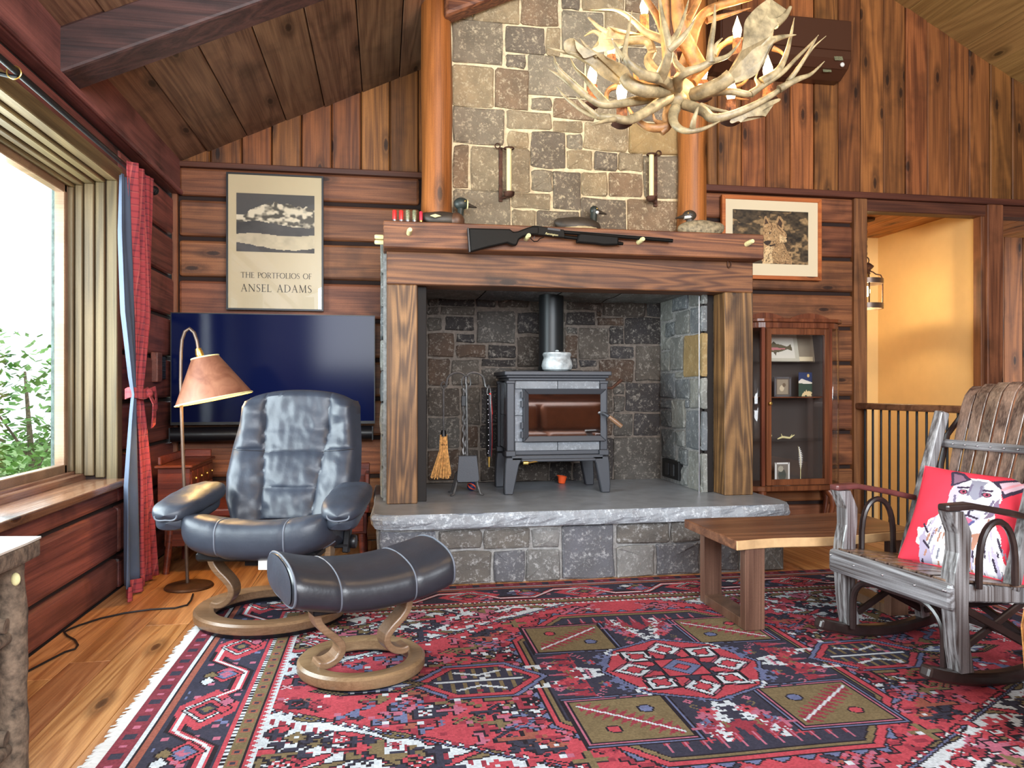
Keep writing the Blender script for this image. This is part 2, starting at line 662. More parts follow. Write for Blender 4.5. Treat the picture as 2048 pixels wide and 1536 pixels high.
M_MORTC = plain('mortar_cool', S(150, 148, 146), 0.95, nscale=40, namt=0.2, bump=0.5, bscale=90)
M_MORTG = plain('mortar_grey', S(112, 102, 94), 0.95, nscale=40, namt=0.2, bump=0.5, bscale=90)
# others
M_DARK = plain('shadow_gap_backing', S(40, 24, 20), 0.9)
M_PLASTER = plain('cream_plaster', S(226, 190, 128), 0.85, nscale=6, namt=0.02, bump=0.06, bscale=200)
M_BLACK = plain('black_metal', S(34, 34, 36), 0.45, 0.6, nscale=30, namt=0.15)
M_IRON = plain('wrought_iron', S(104, 102, 102), 0.4, 0.6, nscale=40, namt=0.2)
M_STOVE = plain('cast_iron', S(60, 62, 68), 0.5, 0.3, bump=0.15, bscale=150)
M_STOVEP = plain('stove_pipe_black', S(40, 42, 44), 0.4, 0.5)
M_SOAP = stone('soapstone', [S(112, 116, 124), S(120, 124, 130)], speck=S(166, 172, 180), speck_amt=0.5, rough=0.6, bump=0.1)
M_LEATHER = plain('navy_leather', S(46, 51, 62), 0.44, spec=0.5, nscale=8, namt=0.08, bump=0.35, bscale=26)
M_LEATHER2 = plain('black_leather', S(38, 40, 47), 0.36, spec=0.6, nscale=8, namt=0.08, bump=0.3, bscale=26)
M_PIPING = plain('leather_piping', S(92, 96, 106), 0.5)
M_TV = plain('tv_screen', S(12, 20, 58), 0.12, spec=0.12)
M_PLASTIC = plain('black_plastic', S(20, 20, 24), 0.4)
M_GLASS = glass_mat('clear_glass', refl=0.05)
M_WINGLASS = glass_mat('window_glass', (0.96, 0.99, 0.98, 1), refl=0.04)
M_STGLASS = plain('stove_glass', S(22, 14, 12), 0.03, spec=1.0)
M_STGLASS.node_tree.nodes['Principled BSDF'].inputs['IOR'].default_value = 2.3
M_ANTLER = plain('antler_bone', S(160, 142, 106), 0.5, nscale=22, namt=0.32, bump=0.35, bscale=40)
M_ANTLER2 = plain('antler_brown', S(158, 110, 62), 0.55, nscale=26, namt=0.3, bump=0.35, bscale=40)
M_PINE = plain('bark_sleeve', S(150, 88, 46), 0.8, nscale=60, namt=0.4, bump=0.9, bscale=90)
M_BULB = plain('lit_bulb', (1.0, 0.80, 0.42, 1), 0.3, emit=14)
M_LANT = plain('lit_lantern_bulb', (1.0, 0.78, 0.36, 1), 0.3, emit=30)
M_RED = plain('shell_red', S(206, 46, 44), 0.4)
M_SHELLC = plain('shell_clear', S(140, 140, 110), 0.3, nscale=180, namt=0.45)
M_BRASS = plain('brass', S(200, 164, 90), 0.3, 0.9)
M_STEELRIM = plain('steel', S(170, 170, 175), 0.3, 0.9)
M_CREAM = plain('cream_peg', S(226, 216, 160), 0.6, nscale=40, namt=0.1)
M_GUN = plain('gun_black', S(18, 17, 16), 0.5, spec=0.12, nscale=60, namt=0.08)
M_WHITE = plain('white_paint', S(230, 230, 226), 0.6)
M_INK = plain('printed_ink', S(50, 48, 44), 0.7)
M_MAT = plain('picture_mat', S(226, 210, 176), 0.8)
M_POSTER = plain('poster_paper', S(192, 174, 138), 0.35, spec=0.5)
M_FRAMEO = wood('orange_frame_wood', S(214, 138, 66), S(170, 98, 44), 'X', var=0.05, knots=0.2, rough_blot=0.3)
M_ACU = plain('brown_plastic', S(74, 44, 30), 0.35)
M_CANDLE = plain('candle_wax', S(238, 222, 170), 0.5)
M_RUST = plain('rusty_iron', S(84, 54, 40), 0.7, 0.4, nscale=40, namt=0.3)
M_BRONZE = plain('bronze', S(104, 86, 74), 0.35, 0.45, nscale=14, namt=0.15)
M_DISC = plain('lamp_base_bronze', S(98, 66, 46), 0.45, 0.6, nscale=14, namt=0.25)
M_PICFLAT = colattr('print_colours', 0.55, 0.4)
M_RUG = colattr('rug_wool', 0.95, 0.1, fuzz=0.28, bump=0.6, bscale=260)
M_PILLOWP = colattr('pillow_print', 0.85, 0.2, bump=0.2, bscale=500)
M_BARK = plain('log_bark', S(110, 92, 76), 0.9, nscale=34, namt=0.38, bump=1.0, bscale=50)
M_TOPWHITE = plain('pale_slab_wood', S(214, 204, 190), 0.18, spec=0.7, nscale=5, namt=0.05)
M_FRINGE = plain('cotton_fringe', S(188, 186, 184), 0.95)
M_BRISTLE = plain('broom_straw', S(206, 150, 86), 0.85, nscale=60, namt=0.3, bump=0.8, bscale=140)
M_ORANGE = plain('orange_rubber', S(240, 92, 40), 0.5)
M_NAVY = plain('navy_rubber', S(30, 44, 92), 0.5)
M_LINING = plain('curtain_lining', S(76, 86, 104), 0.7, spec=0.3, nscale=8, namt=0.05)
M_SOFA = plain('sofa_leather', S(150, 92, 60), 0.45, nscale=8, namt=0.1)
M_TAN = plain('tan_leather', S(190, 132, 84), 0.5, nscale=10, namt=0.08)


def plaid():
    t = NT('red_plaid')
    tc = t.n('ShaderNodeTexCoord').outputs['Object']
    sp = t.n('ShaderNodeSeparateXYZ')
    t.l(tc, sp.inputs[0])

    def lines(o, per, width, ph=0.0):
        fr = t.math('FRACT', t.math('ADD', t.math('DIVIDE', o, per), ph + 50.0))
        return t.math('LESS_THAN', t.math('ABSOLUTE', t.math('SUBTRACT', fr, 0.5)), width)
    h = lines(sp.outputs[2], 0.034, 0.13)
    h2 = lines(sp.outputs[2], 0.068, 0.03, 0.3)
    vv = lines(sp.outputs[1], 0.030, 0.13)
    v2 = lines(sp.outputs[1], 0.060, 0.03, 0.35)
    k = t.math('ADD', t.math('MULTIPLY', h, 0.5), t.math('MULTIPLY', vv, 0.5), clamp=True)
    c = t.mix(k, S(158, 58, 62), S(96, 34, 46))
    k2 = t.math('MULTIPLY', t.math('ADD', h2, v2, clamp=True), 0.25)
    c = t.mix(k2, c, S(206, 120, 104))
    t.l(c, t.b.inputs['Base Color'])
    t.b.inputs['Roughness'].default_value = 0.85
    return t.m


M_PLAID = plaid()

# ====================================================================== THE ROOM
YB = 5.49          # inner face of the back wall
XL = -1.43         # inner face of the left wall
ZL = lambda k: 2.43 - 0.281 * k        # log joints
ZC_L = lambda x: 3.311 + 0.459 * x     # left roof slope
ZC_R = lambda x: 6.372 - 0.504 * x     # right roof slope
RX = (6.372 - 3.311) / (0.459 + 0.504)
YN = -2.6


def struct(name, mb, mat, parent=None, **kw):
    return obj(name, mb, mat, parent, kind=None if parent else 'structure', **kw)


# floor ---------------------------------------------------------------
fl = struct('floor', MB().box(XL - .1, 3.86, YN, YB + .1, -0.12, -0.012).box(3.86, 6.6, YN, 4.1, -0.12, -0.012).box(5.2, 7.6, 4.1, 7.0, -.12, -.012), M_DARK)
x = XL
i = 0
while x < 5.0:
    w = random.choice((0.155, 0.175, 0.19, 0.165))
    y1max = 5.49 if x + w < 3.86 else 4.1
    cuts = [YN, random.uniform(0.6, 1.9), random.uniform(2.6, 3.8), y1max]
    for a, b in zip(cuts, cuts[1:]):
        if b <= a:
            continue
        struct('plank', MB().box(x + .0008, x + w - .0008, a + .0008, b - .0008, -0.02, 0.0), W_FLOOR, fl, bevel=.0015)
    x += w

x = 5.0
while x < 6.25:
    for a, b in ((YN, 1.0), (1.0, 4.1)) + (((4.1, 6.58),) if x > 5.1 else ()):
        struct('plank', MB().box(x + .0008, x + .179, a + .0008, b - .0008, -0.02, 0.0), W_FLOOR, fl, bevel=.0015)
    x += .18

# left wall -----------------------------------------------------------
WY0, WY1 = 1.55, 4.35
WZ0, WZ1 = 0.60, 2.235
wl = struct('wall_left', MB().box(XL - .26, XL - .035, YN, WY0, 0, 2.66).box(XL - .26, XL - .035, WY1, YB + .1, 0, 2.66)
            .box(XL - .26, XL - .035, WY0, WY1, 0, WZ0 - .02).box(XL - .26, XL - .035, WY0, WY1, WZ1 + .02, 2.66), M_DARK)


def log_y(ya, yb, za, zb, parent, mat=None):
    struct('log', MB().box(XL - .06, XL + random.uniform(-.004, .004), ya, yb, za, zb), mat or W_LOG_Y, parent, bevel=.022, seg=2)


for k in range(0, 9):
    z1 = ZL(k) - .012
    z0 = ZL(k + 1) + .012
    z0 = max(z0, 0.0)
    if z1 - z0 < .03:
        continue
    # far stretch, between the window and the corner
    log_y(WY1 + .05, YB, z0, z1, wl)
    log_y(YN, WY0 - .05, z0, z1, wl)
    if z1 < WZ0:
        log_y(WY0 - .05, WY1 + .05, z0, z1, wl)
    elif z0 < WZ0 - .05:
        log_y(WY0 - .05, WY1 + .05, z0, WZ0 - .04, wl)
log_y(WY0 - .05, WY1 + .05, WZ1 + .04, ZL(0) - .012, wl)
struct('plate_beam', MB().box(XL - .05, XL + .045, YN, YB, ZL(0) + .015, 2.70), W_PLATE, wl, bevel=.02, seg=2)
struct('plate_lip', MB().bar((XL + .045, YN, ZL(0) + .03), (XL + .045, YB, ZL(0) + .03), .03, .035), W_PLATE, wl, bevel=.012, seg=2)
tc = struct('trim_1', MB().box(XL - .01, XL + .028, YB - .028, YB + .01, 0, 2.655), W_TRIM_Z, bevel=.005)

# window in the left wall ------------------------------------------------
win = thing('window_1', None, None, (XL, (WY0 + WY1) / 2, WZ0), kind='structure')
XG = XL - .245
steps = [(XG, -1.617, .066), (-1.617, -1.578, .050), (-1.578, -1.527, .036), (-1.527, -1.478, .022), (-1.478, XL + .012, .006)]
for n, (xa, xb, ins) in enumerate(steps):
    ya, yb, za, zb = WY0 + ins, WY1 - ins, WZ0 + ins * .9, WZ1 - ins
    j = .075
    obj('jamb_board', MB().box(xa, xb - .003, yb, WY1 + j, za - .0, zb + .0), W_JAMB_Z, win, world=True, bevel=.004)
    obj('jamb_board', MB().box(xa, xb - .003, WY0 - j, ya, za, zb), W_JAMB_Z, win, world=True, bevel=.004)
    obj('head_board', MB().box(xa, xb - .003, WY0 - j, WY1 + j, zb, WZ1 + j), W_JAMB_Y, win, world=True, bevel=.004)
    if n < 2:
        obj('sill_board', MB().box(xa, xb - .003, WY0 - j, WY1 + j, WZ0 - .03, za), W_SILL, win, world=True, bevel=.004)
sash = MB()
ya, yb, za, zb = WY0 + .075, WY1 - .075, WZ0 + .07, WZ1 - .075
sash.box(XG - .02, XG + .03, yb - .03, yb + .04, za - .04, zb + .04).box(XG - .02, XG + .03, ya - .04, ya + .03, za - .04, zb + .04)
sash.box(XG - .02, XG + .03, ya, yb, zb - .03, zb + .04).box(XG - .02, XG + .03, ya, yb, za - .04, za + .03)
obj('sash_frame', sash, W_BENT, win, world=True, bevel=.004)
obj('pane', MB().box(XG - .004, XG + .002, ya, yb, za, zb), M_WINGLASS, win, world=True)
obj('sill', MB().box(-1.585, XL + .06, WY0 - .07, WY1 + .0, .575, .612), W_SILL, win, world=True, bevel=.006, seg=2)

# back wall --------------------------------------------------------------
wb = struct('wall_back', MB().box(XL, 3.80, YB + .03, YB + .16, 0, 2.66).box(-1.43, 6.3, YB + .04, YB + .16, 2.66, 4.9)
            .box(3.80, 6.3, YB + .04, YB + .16, 2.56, 2.66), M_DARK)


def log_x(xa, xb, za, zb, parent):
    struct('log', MB().box(xa, xb, YB + random.uniform(-.004, .004), YB + .06, za, zb), W_LOG_X, parent, bevel=.02, seg=2)


for k in range(-1, 9):
    z1 = ZL(k) - .014 if k >= 0 else 2.64
    z0 = max(ZL(k + 1) + .014, 0)
    if z1 - z0 < .03:
        continue
    log_x(XL + .03, .26, z0, z1, wb)
    log_x(2.10, 3.765, z0, z1, wb)
# upright boards over the logs
left_u = [352, 420, 483, 543, 602.6, 663, 722, 779.5, 837]
xs = [atY(u, 340, YB).x for u in left_u]
while xs[-1] < 2.0:
    xs.append(xs[-1] + .2)
right_u = [1415, 1436, 1484, 1533, 1582, 1629, 1677, 1721.5, 1768, 1812, 1855, 1899, 1940, 1982, 2025]
xr = [atY(u, 340, YB).x for u in right_u]
xs = [x_ for x_ in xs if x_ < xr[0] - .1] + xr
while xs[-1] < 6.2:
    xs.append(xs[-1] + .2)
for a, b in zip(xs, xs[1:]):
    m = MB()
    dy = random.uniform(-.006, .008)
    zt = lambda x_: min(ZC_L(x_), ZC_R(x_)) + .02
    p = [(a + .003, 2.66), (b - .003, 2.66), (b - .003, zt(b)), (a + .003, zt(a))]
    if a < RX < b:
        p = [(a + .003, 2.66), (b - .003, 2.66), (b - .003, zt(b)), (RX, 4.8), (a + .003, zt(a))]
    m.prism(p, (0, YB + dy, 0), (1, 0, 0), (0, 0, 1), (0, 1, 0), .05)
    struct('plank', m, W_UP_Z, wb, bevel=.008)
struct('trim_2', MB().box(XL, .30, YB - .035, YB + .02, 2.635, 2.675), W_TRIM_X, bevel=.006, seg=2)
struct('trim_3', MB().box(2.1, 6.3, YB - .045, YB + .02, 2.640, 2.690), W_TRIM_X, bevel=.006, seg=2)

# stair opening: posts, header, stairwell and hall behind -------------------
struct('trim_4', MB().box(3.752, 3.868, YB - .03, YB + .16, 0, 2.64), W_TRIM_Z, bevel=.006)
struct('trim_5', MB().box(4.972, 5.122, YB - .04, YB + .055, 0, 2.64), W_TRIM_Z, bevel=.006)
struct('trim_6', MB().box(3.868, 6.3, YB - .012, YB + .10, 2.545, 2.640), W_TRIM_X, bevel=.005)
struct('trim_7', MB().box(4.945, 4.978, YB + .0, YB + .09, -.02, 2.57), W_TRIM_Z, bevel=.004)
struct('wall_right', MB().box(4.978, 5.10, YB + .06, 6.95, -1.7, 2.66).box(4.975, 5.10, 4.1, YB + .16, -1.7, -.0), M_PLASTER)
struct('wall_rear', MB().box(3.4, 5.10, 6.86, 6.98, -1.7, 2.66), M_PLASTER)
struct('wall_stair', MB().box(3.72, 3.80, YB + .16, 6.9, -1.7, 2.66).box(3.72, 3.86, 4.1, YB + .17, -1.7, -.12), M_PLASTER)
sc = struct('ceiling_stair', MB().box(3.72, 7.6, YB + .1, 7.05, 2.665, 2.72), M_DARK)
x = 3.75
while x < 7.5:
    struct('plank', MB().box(x + .002, x + .198, YB + .1, 7.0, 2.635, 2.665), W_SADDLE, sc, bevel=.004)
    x += .2
hall = struct('wall_hall', MB().box(5.10, 7.6, 6.62, 6.7, -.02, 2.66), M_DARK)
x = 5.10
while x < 7.4:
    struct('plank', MB().box(x + .003, x + .217, 6.585 + random.uniform(0, .012), 6.63, 0, 2.64), W_UP_Z, hall, bevel=.006)
    x += .22
struct('stair_floor', MB().box(3.78, 5.0, 4.1, 6.9, -1.75, -1.7), M_PLASTER)
struct('wall_front', MB().box(3.86, 5.2, 4.02, 4.10, -1.7, -.12), M_PLASTER)

# ceiling ---------------------------------------------------------------------
ce = thing('ceiling', None, None, (RX, 1.5, 4.77), kind='structure')
obj('roof_backing', MB().prism([(XL - .3, ZC_L(XL - .3) + .03), (RX, ZC_L(RX) + .03), (RX, ZC_L(RX) + .1), (XL - .3, ZC_L(XL - .3) + .1)], (0, YN, 0), (1, 0, 0), (0, 0, 1), (0, 1, 0), YB - YN + .2), M_DARK, ce, world=True)
obj('roof_backing', MB().prism([(RX, ZC_R(RX) + .03), (6.4, ZC_R(6.4) + .03), (6.4, ZC_R(6.4) + .1), (RX, ZC_R(RX) + .1)], (0, YN, 0), (1, 0, 0), (0, 0, 1), (0, 1, 0), YB - YN + .2), M_DARK, ce, world=True)
x = -1.477
while x < RX - .05:
    b = min(x + .2655, RX)
    if b > XL:
        d = random.uniform(-.004, .004)
        m = MB().prism([(x + .003, ZC_L(x) + d), (b - .003, ZC_L(b) + d + .003), (b - .003, ZC_L(b) + .04), (x + .003, ZC_L(x) + .04)], (0, YN, 0), (1, 0, 0), (0, 0, 1), (0, 1, 0), YB - YN + .01)
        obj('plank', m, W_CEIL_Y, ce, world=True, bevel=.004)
    x += .2655
x = 4.268 - .262 * 5
while x < 6.35:
    a, b = max(x, RX), x + .262
    if b > RX:
        d = random.uniform(-.003, .003)
        m = MB().prism([(a + .002, ZC_R(a) + d), (b - .002, ZC_R(b) + d), (b - .002, ZC_R(b) + .04), (a + .002, ZC_R(a) + .04)], (0, YN, 0), (1, 0, 0), (0, 0, 1), (0, 1, 0), YB - YN + .01)
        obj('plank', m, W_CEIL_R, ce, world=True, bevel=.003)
    x += .262
# rafter over the window end of the room
ra0 = Vector((XL + .05, 3.40, ZC_L(XL + .05)))
ra1 = Vector((RX, 3.40, ZC_L(RX)))
nrm = Vector((.459, 0, -1)).normalized()
struct('rafter_1', MB().prism([(-1.405, 2.465), (RX, 2.465 + .462 * (RX + 1.405)), (RX, ZC_L(RX) + .01), (-1.405, ZC_L(-1.405) + .01)], (0, 3.53, 0), (1, 0, 0), (0, 0, 1), (0, 1, 0), .20), W_BEAM_X, bevel=.014, seg=2)
struct('rafter_2', MB().prism([(.36, 3.31), (RX, 3.31 + .459 * (RX - .36)), (RX, ZC_L(RX) + .01), (.36, ZC_L(.36) + .01)], (0, 4.42, 0), (1, 0, 0), (0, 0, 1), (0, 1, 0), .15), W_FIRE_X, bevel=.025, seg=2)
struct('wall_far_right', MB().box(6.3, 6.42, YN, YB + .1, -.02, 3.3), M_DARK)

# back of the room, behind the photographer: wall with wide windows
struct('wall_entry', MB().box(XL - .2, -1.2, YN - .1, YN, 0, 2.7).box(3.9, 6.3, YN - .1, YN, 0, 3.3).box(-1.2, 3.9, YN - .1, YN, 0, 1.25), W_LOG_X)

# ground and growth outside the left window
struct('lawn', MB().box(-40, XL - .3, -20, 40, -1.7, -1.6), plain('lawn_green', S(120, 150, 80), 0.9, nscale=3, namt=0.3))
struct('porch_post', MB().tube([(-1.93, 4.92, -1.6), (-1.94, 4.93, .8), (-1.93, 4.92, 2.6)], .045, 12), plain('weathered_post', S(150, 170, 172), 0.9, nscale=24, namt=.3, bump=.8, bscale=40))
M_LEAF = plain('tree_leaf', S(110, 158, 70), 0.6, nscale=3, namt=.45)
tr = thing('maple_tree', 'green leafy tree outside the left window', 'tree', (-4.1, 9.6, -1.6))
obj('trunk', MB().tube([(-4.1, 9.6, -1.6), (-4.05, 9.55, 0.2), (-4.15, 9.6, 1.3)], [.06, .04, .015], 8).tube([(-4.08, 9.58, 0), (-3.6, 9.4, .9)], [.02, .006], 6)
    .tube([(-4.1, 9.58, .3), (-4.6, 9.4, 1.2)], [.02, .006], 6), M_BARK, tr, world=True)
lf = MB()
rl = random.Random(5)
for _ in range(4200):
    # clumps of leaves on a rounded, open crown
    t_ = rl.random()
    cx, cy, cz = -4.15 + rl.gauss(0, .70), 9.5 + rl.gauss(0, .5), .62 + rl.gauss(0, .62)
    if mnoise.noise(Vector((cx * 1.6, cy * 1.6, cz * 1.9))) < -.02:
        continue
    if cz > 1.95 - .9 * max(0, cx + 4.2):
        continue
    a, b = rl.uniform(0, 6.28), rl.uniform(-1, 1)
    e1 = Vector((math.cos(a), math.sin(a), b)).normalized() * rl.uniform(.04, .075)
    e2 = Vector((-math.sin(a), math.cos(a), rl.uniform(-.6, .6))).normalized() * rl.uniform(.025, .045)
    c_ = Vector((cx, cy, cz))
    lf.add([c_ - e1, c_ + e2, c_ + e1, c_ - e2], [(0, 1, 2, 3)])
obj('foliage', lf, M_LEAF, tr, world=True, kind='stuff', fix=False)

# ====================================================================== FIREPLACE
YM = 4.17      # face of the hearth base
YC = 4.62      # face of the chimney breast above the mantel
ZH = 0.406     # top of the hearth slab
fp = thing('fireplace', 'stone fireplace with timber surround, raised bluestone hearth and stone chimney', 'fireplace', (1.2, 4.8, 0))


def pillow_stone(cx0, cx1, cz0, cz1, to3, depth, rnd, gap, jit=.006):
    """one dressed stone: uneven outline, broken face; to3(a,b,d) -> room point, d is how far it stands out"""
    m = MB()
    cx0 += gap; cx1 -= gap; cz0 += gap; cz1 -= gap
    w, h = cx1 - cx0, cz1 - cz0
    r = min(.009, w * .1, h * .1)
    per = []
    J = lambda s=1: rnd.uniform(-jit, jit) * s
    for (px, pz) in ((cx0 + r, cz0), ((cx0 + cx1) / 2, cz0), (cx1 - r, cz0), (cx1, cz0 + r), (cx1, (cz0 + cz1) / 2), (cx1, cz1 - r),
                     (cx1 - r, cz1), ((cx0 + cx1) / 2, cz1), (cx0 + r, cz1), (cx0, cz1 - r), (cx0, (cz0 + cz1) / 2), (cx0, cz0 + r)):
        per.append((px + J(), pz + J()))
    n = len(per)
    mx, mz = (cx0 + cx1) / 2, (cz0 + cz1) / 2
    e = min(.008, w * .1, h * .1)
    vs = [to3(a, b, -.02) for a, b in per]
    vs += [to3(a, b, depth * .55 + J(.3)) for a, b in per]
    ins = []
    for a, b in per:
        da, db = mx - a, mz - b
        L = math.hypot(da, db) or 1
        ins.append((a + da / L * e * 1.3, b + db / L * e * 1.3))
    vs += [to3(a, b, depth + rnd.uniform(-.006, .004)) for a, b in ins]
    vs.append(to3(mx + w * rnd.uniform(-.2, .2), mz + h * rnd.uniform(-.2, .2), depth + rnd.uniform(-.002, .010)))
    fs = []
    for i in range(n):
        j = (i + 1) % n
        fs.append((i, j, n + j, n + i))
        fs.append((n + i, n + j, 2 * n + j, 2 * n + i))
        fs.append((2 * n + i, 2 * n + j, 3 * n))
    return m.add(vs, fs, False)


def lay(rects, un, to3, parent, mat, depth, gap, seed, tan=()):
    rnd = random.Random(seed)
    for q, (x0, y0, x1, y1) in enumerate(rects):
        a = un((x0), (y0 + y1) / 2)[0]
        b = un((x1), (y0 + y1) / 2)[0]
        zt = un((x0 + x1) / 2, y0)[1]
        zb = un((x0 + x1) / 2, y1)[1]
        a, b = min(a, b), max(a, b)
        obj('stone', pillow_stone(a, b, zb, zt, to3, depth + rnd.uniform(-.004, .006), rnd, gap), ST_TAN if q in tan else mat, parent, world=True)


# chimney breast ------------------------------------------------------------
ch = obj('chimney_breast', MB().box(.30, 2.03, YC, YB + .1, 1.9, 4.55), M_MORT, fp, world=True)
R = [(275, 78, 400, 128), (405, -60, 700, 155), (710, -60, 950, 170), (970, -70, 1090, 65), (1095, -70, 1365, 75), (1375, -70, 1735, 95),
     (270, 133, 597, 415), (605, 172, 865, 345), (870, 178, 962, 360), (970, 80, 1238, 360), (1245, 82, 1500, 300), (1508, 102, 1735, 300),
     (615, 350, 742, 440), (752, 365, 1118, 622), (270, 425, 533, 685), (545, 445, 760, 700), (1125, 365, 1332, 625), (1340, 310, 1540, 640),
     (1548, 310, 1735, 560), (772, 630, 908, 712), (915, 636, 1182, 768), (270, 695, 608, 925), (620, 715, 905, 830), (1190, 632, 1400, 780),
     (1408, 650, 1735, 780), (622, 845, 762, 955), (915, 775, 1105, 855), (1110, 785, 1390, 965), (1398, 788, 1735, 990), (772, 845, 995, 1080),
     (1003, 860, 1106, 955), (275, 930, 378, 1210), (388, 950, 768, 1228), (1006, 965, 1168, 1085), (1174, 975, 1322, 1092), (1329, 982, 1488, 1098),
     (1492, 998, 1732, 1268), (778, 1088, 910, 1228), (915, 1098, 1088, 1340), (1094, 1105, 1262, 1258), (1267, 1108, 1487, 1262), (275, 1218, 640, 1560),
     (648, 1240, 898, 1338), (1088, 1272, 1384, 1600), (1390, 1280, 1732, 1600), (646, 1345, 800, 1600), (806, 1348, 1080, 1600), (1548, 565, 1735, 640)]


def un_ch(x_, y_):
    p = atY(820 + .3125 * x_, .3125 * y_, YC)
    return p.x, p.z


lay(R, un_ch, lambda a, b, d: (a, YC - d, b), ch, ST_CHIM, .018, .0022, 3, tan=(28,))
rnd = random.Random(15)
for sg, xs_ in ((-1, .30), (1, 2.03)):
    z0 = 2.085
    while z0 < 3.5:
        z1 = z0 + rnd.uniform(.16, .26)
        y0 = YC + .004
        while y0 < 5.4:
            y1 = min(y0 + rnd.uniform(.18, .34), 5.47)
            obj('stone', pillow_stone(y0, y1, z0, z1, lambda a, b, d: (xs_ + sg * d, a, b), .016, rnd, .004), ST_CHIM, ch, world=True)
            y0 = y1
        z0 = z1
# peeled log posts standing beside the chimney breast
for xc in (.318, 1.965):
    m = MB()
    pts = [(xc + .004 * math.sin(3 * z), 4.55, z) for z in np.linspace(2.078, 4.5, 12)]
    m.tube(pts, [.094 + .003 * math.sin(7 * p[2]) for p in pts], 14)
    obj('log_post', m, W_PINELOG, fp, world=True)

# firebox ---------------------------------------------------------------------
fb = obj('firebox_back', MB().box(.02, 2.36, YB, YB + .05, ZH, 1.95), M_MORTG, fp, world=True)
R = [(-120, 110, 45, 340), (-120, 350, 45, 700), (-120, 720, 45, 1340), (48, 70, 115, 175), (120, 80, 365, 178), (372, 80, 508, 185), (518, 80, 727, 188), (733, 95, 860, 210), (48, 180, 128, 236), (134, 182, 366, 238),
     (48, 245, 148, 342), (166, 245, 364, 342), (376, 208, 638, 422), (648, 218, 800, 360), (806, 215, 968, 470), (48, 350, 228, 517), (240, 358, 366, 420),
     (240, 430, 444, 520), (450, 436, 638, 522), (646, 378, 800, 585), (806, 478, 1050, 590), (48, 525, 200, 706), (210, 530, 400, 706), (412, 528, 642, 578), (412, 586, 642, 706),
     (48, 716, 266, 908), (272, 714, 404, 822), (410, 712, 580, 962), (272, 828, 404, 968), (48, 916, 266, 1124), (272, 975, 390, 1124), (396, 968, 580, 1124),
     (48, 1132, 264, 1342), (270, 1132, 392, 1342), (398, 1130, 606, 1342), (612, 1215, 858, 1345), (864, 1215, 1012, 1345), (1018, 1215, 1124, 1345), (1130, 1050, 1288, 1340),
     (586, 590, 860, 960), (868, 596, 1284, 900), (586, 966, 900, 1210), (906, 906, 1124, 1210), (1130, 906, 1284, 1044),
     (978, 80, 1212, 204), (1218, 95, 1502, 246), (1508, 110, 1612, 246), (975, 214, 1168, 308), (1173, 205, 1212, 248), (1180, 252, 1358, 306), (1364, 250, 1612, 433),
     (975, 316, 1052, 362), (1058, 316, 1258, 528), (1264, 312, 1358, 433), (968, 370, 1052, 525), (1264, 440, 1428, 525), (1434, 440, 1612, 676), (1060, 534, 1182, 582),
     (1188, 532, 1428, 680), (1290, 686, 1364, 764), (1370, 684, 1612, 880), (1290, 770, 1364, 880), (1290, 888, 1418, 1044), (1424, 888, 1612, 1044), (1292, 1052, 1612, 1340)]


def un_fb(x_, y_):
    p = atY(840 + .29955 * x_, 560 + .29955 * y_, YB)
    return p.x, p.z


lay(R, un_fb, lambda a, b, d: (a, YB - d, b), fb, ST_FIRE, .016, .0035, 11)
XS = 2.11
fs_ = obj('firebox_side', MB().box(XS, XS + .1, 4.74, YB + .04, ZH, 1.95), M_MORTC, fp, world=True)
R = [(78, 40, 162, 252), (166, 40, 272, 182), (278, 30, 382, 147), (183, 178, 278, 347), (288, 150, 382, 332), (118, 256, 180, 362), (84, 260, 112, 456), (114, 370, 150, 456), (154, 362, 240, 598),
     (244, 342, 382, 642), (86, 462, 148, 604), (184, 602, 242, 652), (84, 612, 184, 792), (188, 658, 286, 792), (290, 648, 382, 864), (88, 798, 166, 866), (84, 872, 156, 988),
     (162, 798, 252, 1002), (256, 800, 287, 862), (258, 872, 382, 1154), (84, 1006, 182, 1212), (188, 1008, 252, 1132), (208, 1138, 270, 1262), (274, 1162, 382, 1440), (208, 1268, 268, 1400)]


def un_fs(x_, y_):
    p = atX(1300 + .2865 * x_, 570 + .2865 * y_, XS)
    return p.y, p.z


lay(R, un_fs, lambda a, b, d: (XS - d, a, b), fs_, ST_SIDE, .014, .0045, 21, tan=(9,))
fl_ = obj('firebox_side', MB().box(.02, .12, 4.56, YB + .04, ZH, 1.95), M_MORTG, fp, world=True)
rnd = random.Random(4)
for z0 in np.arange(ZH, 1.9, .21):
    y0 = 4.7
    while y0 < 5.45:
        y1 = min(y0 + rnd.uniform(.15, .32), 5.47)
        obj('stone', pillow_stone(y0, y1, z0, z0 + .21, lambda a, b, d: (.12 + d, a, b), .018, rnd, .006), ST_FIRE, fl_, world=True)
        y0 = y1
# rough left flank of the stonework, seen as a sliver beside the left timber post
fk = obj('stone_flank', MB().box(.0, .03, 4.68, YB + .02, .40, 2.0), M_MORTC, fp, world=True)
for z0 in np.arange(.41, 1.9, .2):
    y0 = 4.69
    while y0 < 5.4:
        y1 = min(y0 + rnd.uniform(.2, .4), 5.47)
        obj('stone', pillow_stone(y0, y1, z0, z0 + .2, lambda a, b, d: (.0 - d, a, b), .016, rnd, .006), ST_SIDE, fk, world=True)
        y0 = y1
